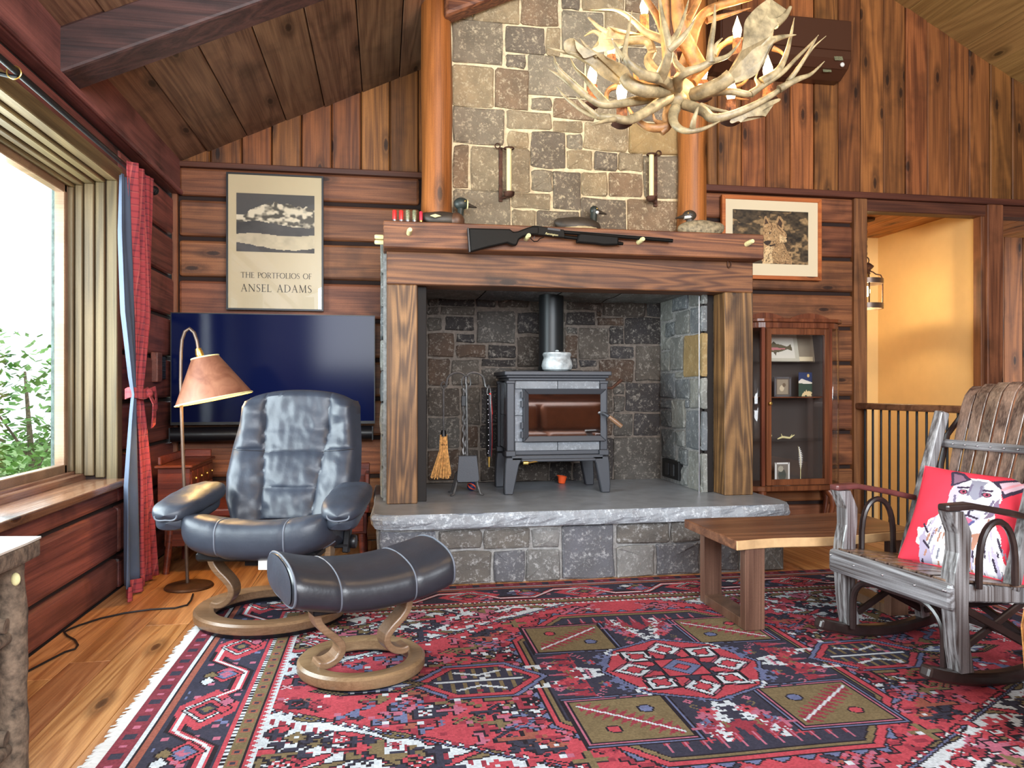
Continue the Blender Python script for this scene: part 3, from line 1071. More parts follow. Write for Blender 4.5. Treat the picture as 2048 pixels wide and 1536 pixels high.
# soffit stones
rnd = random.Random(9)
x = .14
while x < 2.1:
    x1 = min(x + rnd.uniform(.4, .7), 2.1)
    m = MB()
    P = []
    for j, yy in enumerate(np.linspace(4.70, 5.47, 6)):
        P.append([Vector((xx, yy, 1.755 + .018 * mnoise.noise(Vector((xx * 6, yy * 6, 3))))) for xx in np.linspace(x + .004, x1 - .004, 7)])
    m.grid(P, False)
    bx = len(m.v)
    m.box(x + .004, x1 - .004, 4.70, 5.47, 1.79, 1.9)
    obj('soffit_stone', m, ST_SIDE, fp, world=True)
    x = x1

# timber surround ---------------------------------------------------------------
YS = 4.52
M_TRACK = plain('dark_track', S(32, 27, 25), .6, spec=.2)
obj('surround_post', MB().box(.02, .203, YS, YS + .17, ZH, 1.725), W_FIRE_Z, fp, world=True, bevel=.005)
obj('surround_post', MB().box(2.18, 2.377, YS, YS + .17, ZH, 1.725), W_FIRE_Z, fp, world=True, bevel=.005)
obj('lintel', MB().box(.02, 2.377, YS, YS + .2, 1.725, 1.925), W_FIRE_X, fp, world=True, bevel=.006)
obj('door_track', MB().box(.205, .262, YS + .08, YS + .16, ZH, 1.725), M_TRACK, fp, world=True, bevel=.003, label='dark metal track inside left post')
obj('door_track', MB().box(2.095, 2.115, YS + .19, YS + .22, ZH, 1.725).box(2.12, 2.178, YS + .172, YS + .215, ZH, 1.725), M_TRACK, fp, world=True, bevel=.003, label='dark metal track inside right post')
obj('track_rod', MB().tube([(2.092, YS + .20, ZH), (2.092, YS + .20, 1.72)], .004, 8), M_STEELRIM, fp, world=True, label='thin bright steel rod')
mt = obj('mantel_beam', MB().box(.0, 2.388, 4.40, YC - .0, 1.923, 2.080), W_FIRE_X, fp, world=True, bevel=.006)
for (u, v, du) in ((818, 467, 4), (1052, 478, 5), (1277, 485, 9), (1493, 489, 9)):
    p = atY(u, v, 4.40)
    m = MB().tube([(p.x, 4.42, p.z), (p.x + .002, 4.345, p.z + .006), (p.x + .004, 4.325, p.z + .008)], [.016, .016, .012], 12)
    obj('peg', m, M_CREAM, mt, world=True)
for dz in (-.016, .016):
    p = atY(757, 479, 4.55)
    obj('peg', MB().tube([(.02, 4.55, p.z + dz), (-.045, 4.55, p.z + dz), (-.052, 4.55, p.z + dz)], [.014, .014, .01], 12), M_CREAM, mt, world=True)
p = atY(1457, 528, YS)
obj('eye_screw', MB().tube([(p.x + .012 * math.cos(a), YS - .012, p.z + .026 * math.sin(a)) for a in np.linspace(0, 2 * PI, 13)[:-1]], .004, 6, closed=True)
    .tube([(p.x, YS, p.z + .026), (p.x, YS - .014, p.z + .026)], .005, 6), M_RUST, fp, world=True)

# hearth ---------------------------------------------------------------------------
hb = obj('hearth_base', MB().box(-.015, 2.396, YM + .012, YB, .0, .33), M_MORTC, fp, world=True)
R = [(45, 240, 310, 330), (316, 236, 522, 322), (528, 228, 748, 316), (754, 222, 884, 312), (892, 205, 1138, 464), (1146, 200, 1394, 296), (1400, 192, 1538, 290),
     (1148, 303, 1324, 452), (1332, 295, 1534, 444), (340, 330, 568, 488), (574, 326, 722, 480), (726, 322, 884, 478), (45, 336, 335, 500), (1542, 292, 1712, 424), (1544, 190, 1800, 286),
     (1718, 292, 1922, 422), (1806, 190, 1922, 286)]


def un_hb(x_, y_):
    p = atY(740 + .4297 * x_, 960 + .4297 * y_, YM)
    return p.x, max(.0, min(p.z, .328))


lay(R, un_hb, lambda a, b, d: (a, YM + .012 - d, b), hb, ST_BASE, .020, .0025, 31)
rnd = random.Random(77)
for xx in (-.015, 2.396):
    for z0, z1 in ((.0, .17), (.17, .325)):
        y0 = YM + .03
        while y0 < 5.4:
            y1 = min(y0 + rnd.uniform(.22, .4), 5.47)
            sg = -1 if xx < 0 else 1
            obj('stone', pillow_stone(y0, y1, z0, z1, lambda a, b, d: (xx + sg * d, a, b), .018, rnd, .006), ST_BASE, hb, world=True)
            y0 = y1
# slab: sawn top, rock-faced edge with rounded corners
m = MB()
path = []
for (x_, y_) in ((-.05, 5.46), (-.05, 4.75), (-.055, 4.30), (-.045, 4.19), (0.0, 4.14)):
    path.append((x_, y_))
for x_ in np.linspace(.08, 2.30, 46):
    path.append((x_, 4.125))
for (x_, y_) in ((2.375, 4.14), (2.43, 4.20), (2.445, 4.32), (2.44, 4.75), (2.44, 5.46)):
    path.append((x_, y_))
zs_ = [.322, .332, .345, .36, .375, .388, .398, .4055]
P = []
n_ = len(path)
for z_ in zs_:
    row = []
    for i_, (x_, y_) in enumerate(path):
        a, b = path[max(i_ - 1, 0)], path[min(i_ + 1, n_ - 1)]
        nx_, ny_ = (b[1] - a[1]), -(b[0] - a[0])
        L = math.hypot(nx_, ny_)
        k_ = mnoise.noise(Vector((x_ * 9, y_ * 9, z_ * 14))) * .022 + mnoise.noise(Vector((x_ * 25, y_ * 25, z_ * 40))) * .010
        f_ = 0 if z_ > .405 else (1 if .33 < z_ < .4 else .5)
        bulge = .012 * math.sin(PI * min(1, max(0, (z_ - .322) / .0835)))
        row.append(Vector((x_ + nx_ / L * (k_ * f_ + bulge), y_ + ny_ / L * (k_ * f_ + bulge), z_)))
    P.append(row)
m.grid(P, False)
slab = obj('hearth_slab', m, ST_SLAB, fp, world=True)
n_ = len(path)
top = MB().add([P[-1][i_] for i_ in range(n_)] + [Vector((p_.x, p_.y, .330)) for p_ in P[0]], [tuple(range(n_)), tuple(range(2 * n_ - 1, n_ - 1, -1))])
obj('slab_top', top, ST_SLABTOP, slab, world=True)

# black outlet plate low on the side wall of the firebox
p0, p1 = atX(1325, 921, XS - .03), atX(1358, 968, XS - .03)
vt = obj('outlet_plate', MB().box(XS - .034, XS + .01, p1.y, p0.y, .44, .575), M_BLACK, fp, world=True, bevel=.004)
ym = (p0.y + p1.y) / 2
for yy in (ym - .05, ym + .05):
    obj('outlet_cover', MB().box(XS - .042, XS - .03, yy - .035, yy + .035, .462, .552), M_PLASTIC, vt, world=True, bevel=.004)

# ====================================================================== WOOD STOVE
st = thing('wood_stove', 'grey cast iron wood stove with soapstone tiles and glass door', 'stove', (1.14, 5.0, ZH))
SX0, SX1, SY0, SY1 = .795, 1.475, 4.79, 5.24
zb, zt = .66, 1.165
obj('body', MB().box(SX0 + .035, SX1 - .035, SY0 + .02, SY1, zb, zt), M_STOVE, st, world=True, bevel=.006)
tp = MB().box(SX0 - .02, SX1 + .02, SY0 - .03, SY1 + .02, 1.186, 1.214).box(SX0 - .005, SX1 + .005, SY0 - .018, SY1 + .01, 1.170, 1.186).box(SX0 + .01, SX1 - .01, SY0, SY1, 1.150, 1.170)
obj('top_plate', tp, M_STOVE, st, world=True, bevel=.006, seg=2)
obj('top_grid', MB().box(SX0 + .1, SX1 - .1, 5.06, 5.22, 1.214, 1.226), M_BLACK, st, world=True, bevel=.003)
for x_ in (SX0, SX1 - .05):
    for y_ in (SY0, SY1 - .05):
        m = MB().box(x_, x_ + .05, y_, y_ + .05, .69, 1.150).box(x_ - .008, x_ + .058, y_ - .008, y_ + .058, .655, .692).box(x_ - .005, x_ + .055, y_ - .005, y_ + .055, 1.13, 1.152)
        obj('corner_post', m, M_STOVE, st, world=True, bevel=.006, seg=2)
obj('base_skirt', MB().box(SX0 + .03, SX1 - .03, SY0 - .005, SY1, .628, .662).box(SX0 + .09, SX1 - .09, SY0 - .04, SY0 + .02, .622, .640), M_STOVE, st, world=True, bevel=.006, seg=2)
for sx, x_ in ((-1, SX0 - .005), (1, SX1 + .005)):
    for y_, sy in ((SY0 - .005, -1), (SY1 - .01, 1)):
        d = -sx
        pol = [(x_, .65), (x_ + d * .115, .65), (x_ + d * .085, .60), (x_ + d * .045, ZH), (x_ - d * .012, ZH), (x_ - d * .014, .47), (x_ - d * .008, .60)]
        if sx > 0:
            pol = pol[::-1]
        m = MB().prism(pol, (0, y_ if sy < 0 else y_ - .05, 0), (1, 0, 0), (0, 0, 1), (0, 1, 0), .055)
        obj('leg', m, M_STOVE, st, world=True, bevel=.006)
# soapstone tiles round the door
for a, b in ((SX0 + .055, 1.133), (1.137, SX1 - .055)):
    obj('tile', MB().box(a, b, SY0 + .006, SY0 + .03, 1.098, 1.148), M_SOAP, st, world=True, bevel=.002)
    obj('tile', MB().box(a, b, SY0 + .006, SY0 + .03, .692, .748), M_SOAP, st, world=True, bevel=.002)
for a, b in ((SX0 + .052, .9), (1.41, SX1 - .052)):
    for c, d in ((.751, .92), (.923, 1.095)):
        obj('tile', MB().box(a, b, SY0 + .008, SY0 + .03, c, d), M_SOAP, st, world=True, bevel=.002)
for c, d in ((.70, .92), (.923, 1.14)):
    for e, f_ in ((SY0 + .06, 5.01), (5.013, SY1 - .06)):
        obj('tile', MB().box(SX0 + .012, SX0 + .04, e, f_, c, d), M_SOAP, st, world=True, bevel=.002)
# door
a, b = atY(1047, 833, SY0 - .02).x, atY(1212, 833, SY0 - .02).x
c, d = .752, 1.098
door = MB()
fw = .036
for q in (((a, c), (b, c), (b - fw, c + fw), (a + fw, c + fw)), ((b, c), (b, d), (b - fw, d - fw), (b - fw, c + fw)),
          ((b, d), (a, d), (a + fw, d - fw), (b - fw, d - fw)), ((a, d), (a, c), (a + fw, c + fw), (a + fw, d - fw))):
    yf = SY0 - .03
    o_ = [(q[0][0], yf, q[0][1]), (q[1][0], yf, q[1][1]), (q[2][0], yf + .014, q[2][1]), (q[3][0], yf + .014, q[3][1])]
    k_ = [(p_[0], SY0 + .02, p_[2]) for p_ in o_]
    door.add(o_ + k_, [(0, 1, 2, 3), (7, 6, 5, 4), (0, 4, 5, 1), (1, 5, 6, 2), (2, 6, 7, 3), (3, 7, 4, 0)])
dr = obj('door', door, M_STOVE, st, world=True, bevel=.003)
obj('door_glass', MB().box(a + fw - .004, b - fw + .004, SY0 - .012, SY0 - .006, c + fw - .004, d - fw + .004), M_STGLASS, dr, world=True)
for z_ in (.80, .86, 1.0, 1.06):
    obj('hinge', MB().tube([(a - .008, SY0 - .02, z_ - .02), (a - .008, SY0 - .02, z_ + .02)], .012, 10), M_STOVE, dr, world=True)
p0, p1, p2 = atY(1206, 827, SY0 - .03), atY(1218, 833, SY0 - .09), atY(1243, 853, SY0 - .10)
hd = obj('handle', MB().tube([(p0.x, SY0 - .02, p0.z), (p0.x, SY0 - .07, p0.z), p1], [.012, .012, .011], 10), M_STOVE, dr, world=True)
obj('handle_grip', MB().tube([p1, p1.lerp(p2, .5), p2], [.012, .016, .015], 12), W_BENT, dr, world=True, label='wooden grip of door handle')
p0, p1 = atY(1224, 776, 5.0), atY(1243, 760, 5.0)
obj('damper_rod', MB().tube([(SX1 - .02, 5.0, p0.z), p0, p1], [.01, .01, .013], 8), M_RUST, st, world=True)
p0 = atY(1050, 926, SY0 - .05)
obj('air_lever', MB().tube([(p0.x - .012, SY0 - .05, p0.z), (p0.x + .02, SY0 - .05, p0.z)], .013, 10).tube([(p0.x + .02, SY0 - .05, p0.z), (p0.x + .1, SY0 - .03, p0.z + .01)], .005, 6), M_BRASS, st, world=True)
obj('flue_pipe', MB().lathe([(.087, 1.21), (.087, 1.80)], 28, Matrix.Translation((1.164, 5.12, 0))).lathe([(.093, 1.215), (.093, 1.25), (.087, 1.252)], 28, Matrix.Translation((1.164, 5.12, 0))), M_STOVEP, st, world=True)
p = atY(1114, 742, 4.93)
kt = thing('steamer_pot', 'grey marbled soapstone pot standing on top of wood stove', 'pot', (p.x, 4.93, 1.214))
M_MARB = plain('grey_marble', S(176, 184, 188), 0.3, nscale=14, namt=.3)
obj('bowl', MB().lathe([(.0, 0), (.075, .0), (.098, .014), (.106, .04), (.100, .07), (.090, .092), (.093, .105), (.098, .112), (.098, .122), (.085, .122)], 32), M_MARB, kt)
obj('lid', MB().lathe([(.094, .122), (.094, .128), (.06, .134), (.0, .135)], 32).ell((0, 0, .140), (.014, .014, .009), 10, 6), M_MARB, kt)

# ====================================================================== FIRE TOOLS
def scroll(cx, cz, y, sgn):
    pts = []
    for t_ in np.linspace(0, 1, 14):
        a_ = PI * t_
        pts.append((cx + sgn * (.062 - .062 * math.cos(a_)), y, cz + .05 * math.sin(a_) + (-.02 * t_)))
    pts += [(cx + sgn * .130, y, cz - .05), (cx + sgn * .142, y - .012, cz - .062), (cx + sgn * .152, y - .02, cz - .045)]
    return pts


p = atZ(933, 985, ZH)
TX, TY = .533, 4.86
ts = thing('fire_tool_stand', 'wrought iron fire tool stand with scrolled hooks on the hearth', 'stand', (TX, TY, ZH))
obj('stem', MB().tube([(TX, TY, ZH + .16), (TX, TY, 1.18)], .0085, 10), M_IRON, ts, world=True)
obj('hook', MB().tube(scroll(TX, 1.165, TY, -1), .0075, 8), M_IRON, ts, world=True)
obj('hook', MB().tube(scroll(TX, 1.165, TY, 1), .0075, 8), M_IRON, ts, world=True)
obj('ring_handle', MB().tube([(TX + .03 * math.sin(a), TY - .02, 1.14 + .045 * math.cos(a)) for a in np.linspace(0, 2 * PI, 17)[:-1]], .005, 6, closed=True), M_IRON, ts, world=True)
for k_ in range(4):
    a_ = PI / 4 + k_ * PI / 2
    dx, dy = math.cos(a_), math.sin(a_)
    pts = [(TX + dx * r_, TY + dy * r_ * .8, ZH + z_) for r_, z_ in ((.0, .17), (.05, .165), (.085, .13), (.10, .07), (.125, .012), (.15, .008))]
    obj('leg', MB().tube(pts, [.008, .008, .008, .008, .008, .006], 8), M_IRON, ts, world=True)
# broom
px = TX - .148
bt = thing('hearth_broom', 'straw hearth broom hanging on left hook of the tool stand', 'broom', (px, TY - .02, .50))
obj('shaft', MB().tube([(px, TY - .02, 1.10), (px, TY - .02, .82)], .006, 8).tube([(px + .016 * math.cos(a), TY - .02, 1.12 + .024 * math.sin(a)) for a in np.linspace(0, 2 * PI, 13)[:-1]], .004, 6, closed=True), M_IRON, bt, world=True)
obj('collar', MB().tube([(px, TY - .02, .83), (px, TY - .02, .79)], [.015, .022], 10), M_BLACK, bt, world=True)
m = MB()
rb = random.Random(8)
for k_ in range(70):
    a_, r_ = rb.uniform(0, 2 * PI), rb.random() ** .5
    t0 = Vector((px + .02 * r_ * math.cos(a_), TY - .02 + .014 * r_ * math.sin(a_), .80))
    t1 = Vector((px + .026 * r_ * math.cos(a_), TY - .02 + .018 * r_ * math.sin(a_), .70))
    t2 = Vector((px - .018 + .068 * r_ * math.cos(a_), TY - .02 + .026 * r_ * math.sin(a_), .522 + rb.uniform(-.012, .03)))
    m.tube([t0, t1, t2], [.0045, .0045, .004], 5)
obj('bristles', m, M_BRISTLE, bt, world=True, kind='stuff')
obj('binding', MB().lathe([(.024, -.003), (.027, 0), (.024, .003)], 14, Matrix.Translation((px, TY - .02, .735)) @ Matrix.Diagonal((1, .75, 1, 1))), M_RUST, bt, world=True)
# shovel
sv = thing('ash_shovel', 'square iron ash shovel hanging at the front of the tool stand', 'shovel', (TX + .01, TY - .07, .47))
q = [(TX - .055, .665), (TX + .062, .665), (TX + .078, .515), (TX + .070, .497), (TX - .060, .497), (TX - .068, .515)]
obj('pan', MB().prism(q, (0, TY - .085, 0), (1, 0, 0), (0, 0, 1), (0, 1, 0), .004).box(TX - .055, TX + .062, TY - .085, TY - .04, .660, .667), M_STOVE, sv, world=True, bevel=.002)
obj('shaft', MB().tube([(TX + .003, TY - .06, .665), (TX + .003, TY - .045, .9), (TX + .001, TY - .035, 1.13)], .0065, 8), M_IRON, sv, world=True)
# tongs
tg = thing('fire_tongs', 'twisted iron fire tongs hanging beside the shovel', 'tongs', (TX - .012, TY - .02, .66))
for s_ in (-1, 1):
    obj('arm', MB().tube([(TX - .012 + s_ * .007 + .003 * math.sin(z_ * 90 + s_), TY - .02 + .003 * math.cos(z_ * 90 + s_), z_) for z_ in np.linspace(.67, 1.10, 40)], .0062, 7), M_IRON, tg, world=True)
obj('clasp', MB().box(TX - .032, TX + .01, TY - .03, TY - .008, .985, 1.055), M_BLACK, tg, world=True, bevel=.003)
# bellows
px = TX + .150
be = thing('fireplace_bellows', 'red and black studded bellows hanging on right hook of tool stand', 'bellows', (px, TY - .02, .58))
m = MB()
pl = [(.012, 1.06), (.014, 1.0), (.020, .93), (.022, .88), (.024, .80), (.022, .73), (.016, .68), (.012, .655)]
for sgn, nm, mat in ((-1, 'board', M_BLACK), (1, 'board', M_RED)):
    mm = MB()
    P = []
    for w_, z_ in pl:
        P.append([Vector((px + sgn * .010, TY - .02 - w_ * 3.0, z_)), Vector((px + sgn * (.010 + w_ * .35), TY - .02 - w_ * 1.5, z_)), Vector((px + sgn * (.010 + w_ * .40), TY - .02, z_)),
                  Vector((px + sgn * (.010 + w_ * .35), TY - .02 + w_ * 1.5, z_)), Vector((px + sgn * .010, TY - .02 + w_ * 3.0, z_))])
    mm.grid(P, True, True)
    obj(nm, mm, mat, be, world=True)
mm = MB()
for w_, z_ in pl[1:-1]:
    pass
P = [[Vector((px - .011, TY - .02 - w_ * 2.6, z_)), Vector((px, TY - .02 - w_ * 2.2, z_)), Vector((px + .011, TY - .02 - w_ * 2.6, z_)), Vector((px + .011, TY - .02 + w_ * 2.6, z_)), Vector((px - .011, TY - .02 + w_ * 2.6, z_))] for w_, z_ in pl]
mm.grid(P, False, True)
obj('leather_fold', mm, M_LEATHER2, be, world=True)
mm = MB()
for w_, z_ in pl:
    for z2 in (z_, z_ - .035):
        if z2 > .66:
            mm.ell((px - .012, TY - .02 - w_ * 2.75, z2), (.0035, .0035, .0035), 6, 4)
obj('studs', mm, M_STEELRIM, be, world=True, kind='stuff')
obj('nozzle', MB().tube([(px, TY - .02, .665), (px, TY - .02, .63), (px, TY - .02, .585)], [.012, .008, .005], 10), M_BRASS, be, world=True)
obj('hanging_loop', MB().tube([(px + .012 * math.cos(a), TY - .02, 1.075 + .035 * math.sin(a)) for a in np.linspace(0, 2 * PI, 13)[:-1]], .004, 6, closed=True), M_IRON, be, world=True)
obj('handle', MB().tube([(px + .008, TY - .02, 1.07), (px + .01, TY - .03, .93)], [.006, .014], 8), M_RED, be, world=True)
# ball and cup
p = atZ(943, 972, ZH + .032)
bl = obj('rubber_ball', MB().ell((p.x, p.y, ZH + .031), (.031, .031, .031), 20, 14), M_NAVY, label='small navy ball with orange stripes under the tool stand', cat='ball')
for tilt in (.5, -.6):
    Mx = Matrix.Rotation(tilt, 4, 'X') @ Matrix.Rotation(.5, 4, 'Y')
    obj('stripe', MB().lathe([(.0300, -.006), (.0316, 0), (.0300, .006)], 24, Matrix.Translation((0, 0, .031)) @ Mx), M_ORANGE, bl)
p = atZ(1119, 965, ZH)
cp = thing('orange_cup', 'small orange rubber cup toy under the stove', 'toy', (p.x, 5.30, ZH))
obj('cup', MB().lathe([(.0, .002), (.022, .002), (.026, .006), (.034, .055), (.031, .055), (.024, .01), (.0, .008)], 20, Matrix.Rotation(.12, 4, 'Y')), M_ORANGE, cp)
obj('rim', MB().tube([(.033 * math.cos(a), .033 * math.sin(a), .055 - .033 * math.cos(a) * .12) for a in np.linspace(0, 2 * PI, 21)[:-1]], .003, 6, closed=True), M_ORANGE, cp)

# ====================================================================== MANTEL: DUCKS, SHELLS, GUN
def decoy(name_label, loc, rz, L, body, head, bill, hx, hz, headr, extra=None):
    t = thing('duck_decoy', name_label, 'decoy', loc, rz, 'duck decoys on the mantel')

    def fb(p, q):
        z = max(q.z, -.028)
        k = 1.0
        if p.x < -.55:           # tail drawn out and up
            k = 1 - .35 * (-p.x - .55) / .45
            z = z + .022 * (-p.x - .55) / .45
        return Vector((q.x, q.y * k, z))
    b = obj('body', MB().ell((0, 0, .028), (L / 2, L * .20, L * .20), 22, 14, fn=fb), body, t)
    obj('neck', MB().tube([(hx - .02, 0, L * .10), (hx - .006, 0, L * .2), (hx, 0, hz)], [L * .11, L * .075, L * .075], 12), head, t)
    h = obj('head', MB().ell((hx, 0, hz), headr, 16, 10), head, t)
    P = []
    for a_, w_, th in ((0, .016, .016), (.022, .014, .011), (.044, .015, .006), (.056, .011, .003)):
        cx = hx + headr[0] * .82 + a_
        cz = hz - .006 - a_ * .25
        P.append([Vector((cx, w_ * math.cos(q), cz + th * math.sin(q))) for q in np.linspace(0, 2 * PI, 11)[:-1]])
    m = MB()
    m.grid(P, True, True)
    m.add([P[-1][i] for i in range(10)], [tuple(range(10))])
    obj('bill', m, bill, h)
    for s_ in (-1, 1):
        obj('eye', MB().ell((hx + headr[0] * .45, s_ * headr[1] * .85, hz + headr[2] * .25), (.005, .004, .005), 8, 6), M_BRASS, h)
    if extra:
        extra(t, b)
    return t


M_DK1 = plain('decoy_dark_brown', S(62, 54, 46), .5, nscale=30, namt=.15)
M_DK2 = plain('decoy_green_black', S(44, 52, 50), .45, nscale=20, namt=.15)
M_DK3 = plain('decoy_speckled', S(150, 136, 108), .7, nscale=38, namt=.35)
M_DK4 = plain('decoy_pale', S(206, 190, 150), .6, nscale=20, namt=.15)
M_BRN = plain('decoy_chest_brown', S(96, 66, 48), .5, nscale=30, namt=.15)
ZM = 2.080
p = atY(888, 445, 4.47)


def ex1(t, b):
    obj('speculum', MB().prism([(-.03, 0), (-.0, .011), (.035, 0), (.0, -.011)], (-.045, -.068, .036), (1, 0, 0), (0, .25, .97), (0, -1, .2), .006), M_CREAM, t, label='cream diamond on the wing')
    obj('breast', MB().ell((.085, 0, .026), (.052, .058, .05), 14, 9, fn=lambda p_, q_: Vector((q_.x, q_.y, max(q_.z, -.024)))), M_BRN, t)
    obj('collar', MB().lathe([(.0, -.004), (.030, -.003), (.030, .003), (.0, .004)], 16, Matrix.Translation((.152, 0, .128)) @ Matrix.Rotation(PI / 2, 4, 'Y')), M_CREAM, t)


decoy('dark brown duck decoy with round head facing right, leftmost on the mantel', (p.x - .012, 4.47, ZM), 0, .26, M_DK1, M_DK2, M_DK1, .115, .132, (.046, .036, .037), ex1)
p = atY(1158, 455, 4.50)


def ex2(t, b):
    obj('flank', MB().ell((0.01, 0, .010), (.135, .064, .028), 18, 8, fn=lambda p_, q_: Vector((q_.x, q_.y, max(q_.z, -.008)))), M_DK4, t, label='pale cream lower flank')
    obj('cheek', MB().ell((.122, 0, .118), (.016, .030, .013), 10, 7), M_WHITE, t, label='white cheek patch')


decoy('green-headed duck decoy with pale flank, middle of the mantel behind the gun', (p.x - .01, 4.50, ZM), 0, .30, M_DK1, M_DK2, M_DK1, .108, .132, (.028, .024, .030), ex2)
p = atY(1408, 458, 4.47)


def ex3(t, b):
    obj('cheek', MB().ell((.088, 0, .105), (.034, .036, .014), 12, 7), M_WHITE, t, label='white cheek stripe')


decoy('speckled grey-tan duck decoy facing left beside the wolf picture', (p.x - .02, 4.47, ZM), PI, .32, M_DK3, M_DK1, M_DK1, .078, .118, (.045, .036, .034), ex3)
# shotgun shells
for n_, (u, mat, lab, hh) in enumerate(((789, M_RED, 'red shotgun shell standing first from the left end of the mantel', .070), (802.5, M_RED, 'red shotgun shell standing second from the left end of the mantel', .070),
                                        (815.5, M_SHELLC, 'clear shotgun shell showing its shot, beside the second red shell', .074), (829, M_SHELLC, 'clear shotgun shell showing its shot, between a clear and a small red shell', .074),
                                        (842, plain('shell_small_red', S(190, 40, 62), .4), 'small dark red shotgun shell nearest the duck decoy', .068))):
    p = atY(u, 440, 4.44)
    t = thing('shotgun_shell', lab, 'shell', (p.x, 4.44, ZM), 0, 'shotgun shells on the mantel')
    r_ = .0125 if n_ < 4 else .0105
    obj('hull', MB().lathe([(r_ * .97, .012), (r_, .014), (r_, hh - .004), (r_ * .8, hh), (.0, hh - .002)], 16), mat, t)
    obj('brass_base', MB().lathe([(r_ * 1.15, 0), (r_ * 1.15, .003), (r_ * 1.02, .004), (r_ * 1.02, .014)], 16), M_BRASS if n_ == 4 else M_STEELRIM, t)
# pump shotgun resting on the pegs
YG = 4.352


def g(u, v):
    p_ = atY(u, v, YG)
    return (p_.x, p_.z)


gp = [g(*q) for q in ((936.5, 457), (980, 458), (1019, 459), (1026, 464.5), (1035, 463.5), (1050, 457.5), (1064, 453), (1077, 454), (1077, 470), (1060, 470.5), (1046, 474), (1037, 480), (1033, 491.5), (1026, 491.5), (1014, 487), (975, 495.5), (940, 505.5))]
gx = sum(q[0] for q in gp) / len(gp)
gun = thing('pump_shotgun', 'black pump shotgun resting on pegs across the mantel beam', 'gun', (atY(1130, 478, YG).x, YG, atY(1130, 480, YG).z))
GX, GZ = (1, 0, 0), (0, 0, 1)
obj('stock', MB().prism(gp, (0, YG - .02, 0), GX, GZ, (0, 1, 0), .04), M_GUN, gun, world=True, bevel=.008, seg=2)
gp = [g(*q) for q in ((934, 456.5), (937.5, 457), (941, 505.5), (937.5, 506))]
obj('recoil_pad', MB().prism(gp, (0, YG - .021, 0), GX, GZ, (0, 1, 0), .042), M_PLASTIC, gun, world=True, bevel=.003)
gp = [g(*q) for q in ((1062, 453), (1070, 452), (1092, 455.5), (1127, 460.5), (1129, 476.5), (1105, 474), (1076, 470.5), (1066, 470))]
obj('receiver', MB().prism(gp, (0, YG - .018, 0), GX, GZ, (0, 1, 0), .036), M_GUN, gun, world=True, bevel=.004, seg=2)
gp = [g(*q) for q in ((1094, 456.5), (1119, 460), (1119, 463.5), (1094, 460.5))]
obj('ejection_port', MB().prism(gp, (0, YG - .0195, 0), GX, GZ, (0, 1, 0), .004), M_STOVE, gun, world=True)
a, b = atY(1126, 464.5, YG), atY(1345, 481.5, YG)
obj('barrel', MB().tube([a, b], .0115, 14), M_GUN, gun, world=True)
a2, b2 = atY(1126, 461, YG), atY(1340, 477.8, YG)
obj('rib', MB().bar(a2, b2, .006, .004), M_PLASTIC, gun, world=True)
a, b = atY(1128, 473.5, YG), atY(1246, 487.5, YG)
obj('magazine_tube', MB().tube([a, a.lerp(b, .95), b], [.0115, .0115, .009], 12), M_GUN, gun, world=True)
gp = [g(*q) for q in ((1155, 470), (1160, 467), (1176, 468.5), (1236, 474), (1235.5, 491), (1206, 491.5), (1190, 489), (1152, 486))]
obj('fore_end', MB().prism(gp, (0, YG - .021, 0), GX, GZ, (0, 1, 0), .042), M_GUN, gun, world=True, bevel=.009, seg=2)
gd = [atY(*q, YG) for q in ((1060, 471), (1062, 478), (1068, 483), (1075, 482.5), (1080, 477), (1088, 474))]
obj('trigger_guard', MB().tube(gd, .003, 6), M_GUN, gun, world=True)
obj('trigger', MB().tube([atY(1069, 472, YG), atY(1068, 478, YG)], .0025, 6), M_STEELRIM, gun, world=True)
pt = atY(1097, 469.2, YG - .019)
mesh_text('lettering', 'Remington', M_CREAM, .018, Matrix.Translation((pt.x + .018, YG - .0195, pt.z - .003)) @ Matrix.Rotation(.11, 4, 'Y') @ Matrix.Rotation(PI / 2, 4, 'X'), gun, .0004, shear=.3)


# ====================================================================== SCONCES
def sconce(u, v0, v1, sgn, label):
    yc = YC - .075
    top, bot = atY(u, v0, yc), atY(u, v1, yc)
    x_, z0, z1 = bot.x, bot.z, top.z
    t = thing('candle_sconce', label, 'sconce', (x_, yc, z0), 0, 'candle sconces on the chimney')
    obj('candle', MB().tube([(x_, yc, z0 + .03), (x_, yc, z0 + .30)], .0155, 14).tube([(x_, yc, z0 + .30), (x_, yc, z0 + .312)], .002, 5), M_CANDLE, t, world=True)
    obj('chimney_glass', MB().lathe([(.027, z0 + .03), (.027, z1)], 20, Matrix.Translation((x_, yc, 0)), caps=False), M_GLASS, t, world=True)
    obj('cup', MB().lathe([(.0, z0), (.02, z0), (.033, z0 + .012), (.036, z0 + .03), (.030, z0 + .032)], 18, Matrix.Translation((x_, yc, 0))), M_RUST, t, world=True)
    bx = x_ - sgn * .045
    obj('back_strap', MB().box(bx - .012, bx + .012, YC - .032, YC - .022, z0 - .02, z0 + .32), M_RUST, t, world=True, bevel=.002)
    obj('bracket_ring', MB().tube([(x_ + .029 * math.cos(a), yc + .029 * math.sin(a), z0 + .30) for a in np.linspace(0, 2 * PI, 21)[:-1]], .005, 6, closed=True)
        .tube([(x_ - sgn * .03, yc, z0 + .30), (bx, YC - .028, z0 + .31)], .004, 6).tube([(bx - sgn * .02 + .016 * math.cos(a), YC - .035, z0 + .325 + .016 * math.sin(a)) for a in np.linspace(0, 2 * PI, 13)[:-1]], .004, 6, closed=True), M_RUST, t, world=True)
    obj('arm', MB().tube([(bx, YC - .03, z0 + .0), (x_, yc, z0 + .004)], .006, 6), M_RUST, t, world=True)


